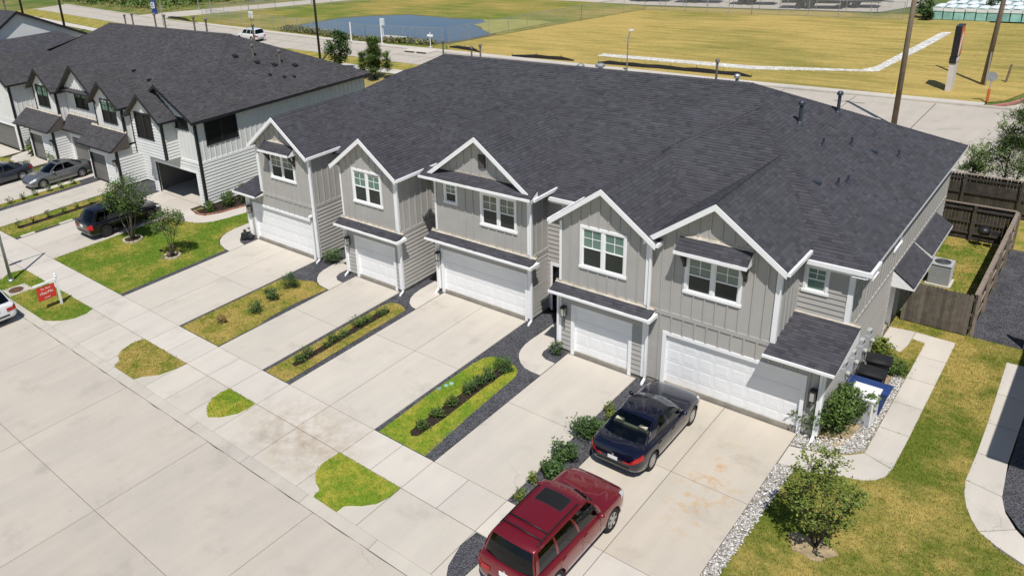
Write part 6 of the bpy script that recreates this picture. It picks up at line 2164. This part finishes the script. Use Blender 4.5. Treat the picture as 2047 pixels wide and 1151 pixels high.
part('cap', MB().box(-17.19, 3.48, .52, -17.07, 3.62, .62), 'black_plastic', st)
for i, (x, y) in enumerate(((2.55, 3.25), (2.63, 3.58), (2.70, 3.80))):
    solo('valve_lid', MB().lathe([(.085, .0), (.085, .025), (.07, .032)], 16, c=(x, y, .005)), 'wrap_teal', (x, y, 0), 'round green valve lid in the gravel edge, %s from the street' % ('first', 'second', 'third')[i], 'lid', 'valve lids beside the middle driveway')
# stepping stones beside the black car's driveway
for i, (x, y) in enumerate(((-27.6, .75), (-27.6, 3.15))):
    solo('paver', MB().box(x - .14, y - .42, -.02, x + .14, y + .42, .03), 'concrete_walk', (x, y, 0), 'pale paver beside the black car driveway, %s the sidewalk' % ('nearer to', 'farther from')[i], 'paver', 'pavers by the neighbour driveway')
# yard sign
ys_ = root('yard_sign', (-16.78, -2.29, 0), 'red yard sign hanging from a white post on the verge', 'sign')
part('post', MB().box(-16.83, -2.34, 0, -16.73, -2.24, 1.5).lathe([(.075, 1.5), (.075, 1.54), (.045, 1.58), (.06, 1.64), (.02, 1.70)], 12, c=(-16.78, -2.29, 0)), 'white_paint', ys_)
part('arm', MB().box(-16.82, -3.42, 1.32, -16.74, -2.25, 1.42), 'white_paint', ys_)
bd = part('board', MB().box(-16.79, -3.30, .55, -16.77, -2.42, 1.24), 'sign_red', ys_)
for tx, sz, z in (('For Rent', .13, 1.11), ('rStarMx', .20, .90), ('available', .09, .66)):
    mb = text_mb(tx, sz, .002)
    xf(mb, lambda a, b, c: (-16.766 + c, -2.86 + a, z + b))
    part('lettering', mb, 'sign_text', bd)
for y in (-3.2, -2.52):
    part('hook', MB().tube([(-16.78, y, 1.24), (-16.78, y, 1.32)], .006, 4), 'galv', ys_)
# manhole on its pad
pad = struct('manhole_pad', MB().prism([(-20.95, -3.5), (-20.8, -2.4), (-19.75, -2.4), (-19.85, -3.55)], -.05, .03), 'concrete_walk')
solo('manhole_cover', MB().lathe([(.36, .028), (.36, .045), (.30, .047), (.29, .040), (.10, .040), (.09, .047), (.01, .047)], 28, c=(-20.35, -3.02, 0)), 'rust_iron', (-20.35, -3.02, .03), 'round rusty manhole cover on a concrete pad by the kerb', 'manhole')
# street lamp at the left edge
lp = root('street_lamp', (-21.71, -2.7, 0), 'grey street lamp post at the left edge of the photo', 'lamp')
part('pole', MB().tube([(-21.71, -2.7, 0), (-21.71, -2.7, 6.3)], [.085, .06], 12), 'galv', lp, True)
part('base', MB().lathe([(.15, 0), (.15, .08), (.10, .14)], 14, c=(-21.71, -2.7, 0)), 'galv', lp)
part('arm', MB().tube([(-21.71, -2.7, 6.25), (-21.71, -3.2, 6.5), (-21.72, -4.2, 6.55)], .04, 8), 'galv', lp, True)
part('lamp_head', MB().box(-21.82, -4.75, 6.48, -21.60, -4.1, 6.60), 'galv', lp)

# ------------------------------------------------------------------ background things
def pole(x, y, h, r0, r1, m, label, cat='pole', name='utility_pole', lean=(0, 0), arm=True):
    p = root(name, (x, y, 0), label, cat)
    part('shaft', MB().tube([(x, y, -.1), (x + lean[0] * .5, y + lean[1] * .5, h * .5), (x + lean[0], y + lean[1], h)], [r0, (r0 + r1) / 2, r1], 12), m, p, True)
    if arm:
        part('cross_arm', MB().box(x + lean[0] - 1.1, y + lean[1] - .05, h - .6, x + lean[0] + 1.1, y + lean[1] + .05, h - .48), m, p)
    return p


pole(7.45, 47.4, 13, .19, .13, 'pole_wood', 'brown wooden utility pole behind the grey roof at right')
p2 = pole(10.29, 62.85, 14, .19, .13, 'pole_wood', 'brown wooden utility pole beside the pylon sign', lean=(.5, 0))
part('conduit', MB().box(10.42, 62.6, 0, 10.52, 62.7, 2.6), 'galv', p2)
pole(-51.7, 46.2, 12, .15, .12, 'pole_black', 'tall dark pole rising between the two roofs', arm=False)
pole(-112, 44, 12, .2, .16, 'pole_black', 'dark pole behind the far left gable', arm=False)
pole(-142, 50, 12, .22, .18, 'pole_black', 'dark pole at the top left corner', arm=False)
py = root('pylon_sign', (8.6, 59.85, 0), 'tall black and red pylon sign on a pale concrete base', 'sign')
part('base', MB().box(8.28, 59.4, -.1, 8.66, 60.7, 2.14), 'pylon_concrete', py)
part('lower_cabinet', MB().box(8.22, 59.35, 2.14, 8.68, 60.75, 2.66), 'trailer_black', py)
up = part('cabinet', MB().box(8.26, 59.35, 2.70, 8.70, 60.75, 5.05), 'trailer_black', py)
part('face', MB().box(8.70, 59.42, 2.76, 8.71, 60.68, 4.98), 'pylon_red', up)
part('face_panel', MB().prism([(59.42, 2.76), (59.85, 2.76), (60.5, 4.2), (60.2, 4.6), (59.6, 3.9)], 0, 1), 'pylon_white', up)
_o = [o for o in up.children if o.name.startswith('face_panel')][0]
for v in _o.data.vertices:
    a, b, c = v.co + WL[py]
    v.co = Vector((8.712 + .004 * c, a, b)) - WL[py]
part('reader_panel', MB().box(8.68, 59.5, 2.22, 8.69, 60.6, 2.58), 'pylon_white', py)
sg = root('stop_sign', (11.45, 56.9, 0), 'octagonal sign seen from behind on an orange-wrapped post', 'sign')
part('post', MB().tube([(11.45, 56.9, 0), (11.45, 56.9, 2.0)], .035, 6), 'galv', sg)
part('sleeve', MB().tube([(11.45, 56.9, 0), (11.45, 56.9, .95)], .09, 8), 'orange_paint', sg)
pl = [(11.45 + .38 * math.cos(R(22.5 + 45 * k_)), .38 * math.sin(R(22.5 + 45 * k_))) for k_ in range(8)]
mb = MB().prism(pl, 0, .02)
xf(mb, lambda a, b, c: (a, 56.86 - c, 1.9 + b))
part('plate', mb, 'galv', sg)
sld = root('street_light', (-17.37, 55.6, 0), 'pale curved street light beyond the grey roof', 'lamp')
part('pole', MB().tube([(-17.37, 55.6, 0), (-17.37, 55.6, 2.9), (-17.25, 55.5, 3.5), (-17.0, 55.3, 3.95), (-16.75, 55.1, 4.12)], [.07, .06, .05, .045, .04], 8), 'galv', sld, True)
part('lamp_head', MB().box(-16.85, 54.7, 4.08, -16.55, 55.15, 4.2), 'trailer_white', sld)
mk_ = root('pipeline_marker', (5.41, 56.6, 0), 'thin yellow marker post by the far kerb', 'marker')
part('post', MB().tube([(5.41, 56.6, 0), (5.41, 56.6, .85)], .05, 6), 'yellow_paint', mk_)
part('foot', MB().lathe([(.16, -.05), (.16, .05)], 10, c=(5.41, 56.6, 0)), 'yellow_paint', mk_)
po = root('fence_post', (11.6, 64.4, 0), 'short leaning wooden post at the right of the field', 'post')
part('post', MB().tube([(11.6, 64.4, -.05), (11.75, 64.4, 1.4)], .08, 8), 'pole_wood', po)
part('wire', MB().tube([(11.75, 64.4, 1.3), (16, 64.2, 1.0)], .015, 4), 'galv', po)


def silt(x0, y0, x1, y1, label, h=.34, seed=0):
    rn = random.Random(seed)
    f = root('silt_fence', ((x0 + x1) / 2, (y0 + y1) / 2, 0), label, 'silt fence', 'black silt fences along the far road')
    n = max(3, int(math.hypot(x1 - x0, y1 - y0) / 1.3))
    top, bot, b2 = [], [], []
    for i in range(n + 1):
        t = i / n
        x, y = x0 + (x1 - x0) * t, y0 + (y1 - y0) * t + rn.uniform(-.12, .12)
        hh = h * rn.uniform(.7, 1.1) * (.25 if i in (0, n) else 1)
        bot.append((x, y, -.06)); top.append((x, y + .12, hh)); b2.append((x, y + .16, -.06))
    part('fabric', MB().grid(bot + top + b2, n + 1, 3), 'silt_black', f)
    for i in range(0, n + 1, 2):
        x, y, z = top[i]
        part('stake', MB().box(x - .025, y, -.05, x + .025, y + .05, z + .2), 'pole_wood', f)


silt(-43, 59.6, -37.5, 58.4, 'short black silt fence below the pond corner', seed=1)
silt(-32.6, 57.7, -24.9, 58.2, 'middle stretch of black silt fence above the grey roof', seed=2)
silt(-22.0, 58.2, -6.4, 58.1, 'long black silt fence right of the curved street light', seed=3)
silt(-113, 63.9, -104, 62.6, 'black silt fence by the far left road corner', seed=4)
silt(-66, 60.2, -49.5, 59.6, 'black silt fence along the near pond bank', h=.25, seed=5)


def chain_fence(pts, label, h=2.0, step=3.0):
    f = root('chain_link_fence', (pts[0][0], pts[0][1], 0), label, 'fence', 'chain-link fences beyond the road')
    for a, b in zip(pts[:-1], pts[1:]):
        L = math.hypot(b[0] - a[0], b[1] - a[1])
        n = max(1, int(L / step))
        part('mesh_panel', MB().quad((a[0], a[1], .02), (b[0], b[1], .02), (b[0], b[1], h), (a[0], a[1], h)), 'chain_link', f)
        part('top_rail', MB().tube([(a[0], a[1], h), (b[0], b[1], h)], .03, 5), 'galv', f)
        for i in range(n + 1):
            x, y = a[0] + (b[0] - a[0]) * i / n, a[1] + (b[1] - a[1]) * i / n
            part('post', MB().tube([(x, y, -.1), (x, y, h + .05)], .035, 5), 'galv', f)
    return f


chain_fence([(-44.5, 61.2), (-38.3, 82.4), (-34.8, 93.8)], 'chain-link fence between the pond and the mown field')
chain_fence([(-34.6, 93.9), (-19.5, 93.4), (-2.2, 93.6)], 'chain-link fence along the far edge of the mown field')
chain_fence([(-44.8, 60.6), (-57, 59.2), (-85, 61.6), (-101, 63.4)], 'chain-link fence between the road and the pond')
chain_fence([(-103.6, 66), (-98, 77), (-88, 91), (-72, 112)], 'chain-link fence along the branch road at the top left')
chain_fence([(-112, 82), (-101, 97), (-85, 118)], 'second chain-link fence on the far side of the branch road')
chain_fence([(-34, 97.0), (-20, 97.6), (-6, 98.2), (0, 99)], 'chain-link fence in front of the trailer lot')
for i, (x, y, h) in enumerate(((-58.6, 58.0, 2.5), (-53.2, 58.3, 2.5), (-45.2, 58.6, 1.8))):
    po = root('white_post', (x, y, 0), ('white post by the pond, leftmost of three', 'white post in the middle by the pond', 'rightmost white post by the pond with two round caps')[i], 'post', 'white posts by the pond')
    part('post', MB().tube([(x, y, -.05), (x, y, h)], .09 if i < 2 else .05, 8), 'white_paint', po)
    part('footing', MB().lathe([(.3, -.05), (.3, .03)], 10, c=(x, y, 0)), 'concrete_walk', po)
    if i == 2:
        for dx in (-.25, .25):
            part('cap', MB().lathe([(.2, 1.3), (.2, 1.5)], 10, c=(x + dx, y, 0)), 'white_paint', po)
for i, (x, y, h) in enumerate(((-108, 70, 6), (-102, 74, 6), (-118, 74, 6), (-101.9, 56.2, 5.2), (-96, 84, 6))):
    po = root('metal_post', (x, y, 0), ('tall pale post near the branch road gate', 'second tall post along the branch road', 'tall post behind the blue kiosk', 'thin signal post at the far left road corner', 'tall post farther along the branch road')[i], 'post', 'tall pale posts at the far left')
    part('post', MB().tube([(x, y, -.05), (x, y, h)], [.09, .06], 6), 'galv', po)
    part('footing', MB().lathe([(.22, -.05), (.22, .05)], 10, c=(x, y, 0)), 'concrete_walk', po)
ki = root('blue_kiosk', (-121.3, 66.2, 0), 'blue kiosk sign with a white ring emblem at the far left', 'sign')
part('panel', MB().box(-121.9, 66.1, -.05, -120.6, 66.4, 2.4), 'blue_paint', ki)
mb = MB()
for k_ in range(24):
    t0, t1 = k_ * math.pi / 12, (k_ + 1) * math.pi / 12
    mb.quad(*[(-121.45 + r_ * math.cos(t), 66.07, 1.55 + r_ * math.sin(t)) for r_, t in ((.42, t0), (.62, t0), (.62, t1), (.42, t1))])
mb.box(-121.75, 66.06, 1.5, -121.15, 66.08, 1.6).box(-121.5, 66.058, 1.25, -121.4, 66.078, 1.85)
part('emblem', mb, 'white_paint', ki)
part('stripe', MB().box(-120.85, 66.06, 1.0, -120.7, 66.08, 2.2), 'white_paint', ki)
ws = root('notice_board', (-91.5, 66.5, 0), 'small white notice board on the grass left of the pond', 'sign')
part('board', MB().box(-92.1, 66.5, .4, -90.9, 66.56, 1.5), 'white_paint', ws)
for x in (-92, -91):
    part('leg', MB().tube([(x, 66.6, -.05), (x, 66.6, 1.4)], .04, 5), 'galv', ws)
rf_ = root('pond_outfall', (-55, 62.3, 0), 'white concrete outfall and gauge at the near edge of the pond', 'outfall')
part('slab', MB().box(-57, 62.0, -.1, -52.8, 62.7, .15), 'concrete_walk', rf_)
part('gauge_post', MB().tube([(-56.9, 62.4, 0), (-56.9, 62.4, 2.0)], .08, 6), 'white_paint', rf_)
part('gauge_box', MB().box(-57.2, 62.2, 1.5, -56.6, 62.5, 2.4), 'white_paint', rf_)
inl = root('kerb_inlet', (-44.7, 56.3, 0), 'concrete kerb inlet with dark slots on the far side of the back road', 'inlet')
part('slab', MB().box(-46.8, 55.2, -.1, -42.6, 57.0, .12), 'concrete_walk', inl)
part('slot', MB().box(-46.4, 55.17, -.06, -44.9, 55.2, .07), 'trailer_black', inl)
part('slot', MB().box(-44.5, 55.17, -.06, -43.0, 55.2, .07), 'trailer_black', inl)


def trailer(x, y, L, rot, label, boat=False):
    t = root('trailer', (x, y, 0), label, 'trailer', 'trailers on the far lot')
    t.rotation_euler = (0, 0, rot)
    part('bed', MB().box(-L / 2, -1.2, .7, L / 2, 1.2, 1.0), 'trailer_black', t, local=True)
    part('body', MB().hexa([(-L / 2, -1.15, 1.0), (L / 2 - 1, -1.15, 1.0), (L / 2 - 1, 1.15, 1.0), (-L / 2, 1.15, 1.0), (-L / 2, -1.1, 1.4), (L / 2, -1.1, 2.6), (L / 2, 1.1, 2.6), (-L / 2, 1.1, 1.4)]), 'trailer_black', t, local=True)
    part('stripe', MB().hexa([(-L / 2, -1.22, 1.05), (L / 2 - 1, -1.22, 1.5), (L / 2 - 1, -1.2, 1.5), (-L / 2, -1.2, 1.05), (-L / 2, -1.2, 1.3), (L / 2 - .6, -1.2, 2.0), (L / 2 - .6, -1.18, 2.0), (-L / 2, -1.18, 1.3)]), 'trailer_white', t, local=True)
    part('deck', MB().hexa([(-L / 2, -1.0, 1.41), (L / 2 - .3, -1.0, 2.58), (L / 2 - .3, 1.0, 2.58), (-L / 2, 1.0, 1.41), (-L / 2, -1.0, 1.5), (L / 2 - .3, -1.0, 2.66), (L / 2 - .3, 1.0, 2.66), (-L / 2, 1.0, 1.5)]), 'trailer_white', t, local=True)
    for s in (-1, 1):
        for dx in (-.6, .6):
            part('wheel', MB().lathe([(.4, s * .0), (.4, s * .25), (.2, s * .26)], 12, 'X', (0, 0, 0)), 'tyre', t, local=True).matrix_local = Matrix.Translation((dx - 1, s * 1.0, .4)) @ Matrix.Rotation(R(90), 4, 'Z')
    part('hitch', MB().beam((L / 2 - 1, 0, .85), (L / 2 + 1.3, 0, .7), .12, .12), 'trailer_black', t, local=True)


for i, (x, y, L) in enumerate(((-14.2, 100.8, 7.5), (-22.5, 102.6, 6), (-30.5, 102.8, 6.5), (-38, 102.6, 6), (-9.2, 102.8, 5), (-47, 103.6, 6.5))):
    trailer(x, y, L, R(6), 'black and white trailer on the far paved lot, %s from the right' % ('second', 'third', 'fourth', 'fifth', 'first', 'sixth')[i])
rn = random.Random(77)
k_ = 0
for r_ in range(3):
    for c_ in range(12):
        x, y = .9 + c_ * 1.05 + r_ * .5, 95.6 + r_ * 3.2
        b = root('wrapped_pallet', (x, y, -.05), 'white-topped teal wrapped pallet, %s from the left in the %s row behind the field' % (('first', 'second', 'third', 'fourth', 'fifth', 'sixth', 'seventh', 'eighth', 'ninth', 'tenth', 'eleventh', 'twelfth')[c_], ('first', 'second', 'third')[r_]), 'pallet', 'wrapped pallets beyond the field')
        h = 1.35 + rn.uniform(-.05, .05)
        part('load', MB().hexa([(x - .48, y - .6, -.02), (x + .48, y - .6, -.02), (x + .48, y + 2.2, -.02), (x - .48, y + 2.2, -.02), (x - .45, y - .55, h), (x + .45, y - .55, h), (x + .45, y + 2.2, h), (x - .45, y + 2.2, h)]), 'wrap_teal', b)
        tp = []
        for j in range(5):
            for i in range(4):
                tp.append((x - .5 + i / 3 * 1.0, y - .62 + j / 4 * 2.85, h - .12 + .16 * math.sin(math.pi * min(1, max(0, (i + .2) / 3.4))) + (.08 * math.sin(math.pi * j / 4))))
        part('cover', MB().grid(tp, 4, 5), 'wrap_white', b, True)
        part('front_flap', MB().quad((x - .5, y - .62, h - .45), (x + .5, y - .62, h - .45), (x + .5, y - .62, h - .08), (x - .5, y - .62, h - .08)), 'wrap_white', b)
# bushes by the pallets and the thicket on the far left
for i, (x, y, r_, h) in enumerate(((-.6, 95.8, .9, 2.6), (2.6, 104, .8, 2.5), (.0, 94.4, .6, 1.2), (5.6, 97.8, .7, 2.2))):
    plant('bush', ('dark bush behind the right utility pole', 'dark bush beyond the wrapped pallets', 'low dark bush at the corner of the pallets', 'small dark tree among the wrapped pallets')[i], 'bush', (x, y, -.05), [(0, 0, h * .55, r_, r_, h * .45)], 3, 40, 700, .28, .05, 300 + i, 'leaf_dark', 'trunk_dark', wood='stem', crown_name='foliage')


def scrub(name, poly, n, h, leaf, m, label, seed):
    rn = random.Random(seed)
    lb = MB()
    xs_ = [p[0] for p in poly]; ys2 = [p[1] for p in poly]
    c = 0
    while c < n:
        x, y = rn.uniform(min(xs_), max(xs_)), rn.uniform(min(ys2), max(ys2))
        if not inpoly(x, y, poly):
            continue
        hh = h * rn.uniform(.2, 1) * (.5 + .5 * math.sin(x * .35) * math.cos(y * .3) + .3)
        for q in range(6):
            d = Vector((rn.uniform(-1, 1), rn.uniform(-1, 1), rn.uniform(.2, 1.2))).normalized()
            rot_leaf(lb, Vector((x + rn.gauss(0, .4), y + rn.gauss(0, .4), max(.0, hh * rn.uniform(.1, 1)))), d, Vector((rn.uniform(-.5, .5), rn.uniform(-.5, .5), 1)), leaf * rn.uniform(.6, 1.4), leaf * .45)
        c += 1
    tag(part(name, lb, m, None), label, 'scrub', kind='stuff')


scrub('scrub', [(-124, 67.5), (-160, 71), (-230, 80), (-230, 130), (-140, 130), (-122, 84)], 3000, 2.6, .9, 'leaf', 'wild green scrub beyond the far left road', 1)
scrub('scrub', [(-118, 82), (-128, 90), (-120, 130), (-60, 150), (-62, 112), (-84, 122), (-103, 98)], 2200, 3.0, .8, 'leaf_dark', 'dark thicket behind the branch road fences', 2)
scrub('scrub', [(-76, 61), (-58, 58.8), (-46, 59.6), (-46, 60.6), (-58, 59.5), (-70, 61.8), (-78, 64), (-78.5, 62)], 500, .5, .4, 'reed', 'reedy grass on the near bank of the pond', 4)
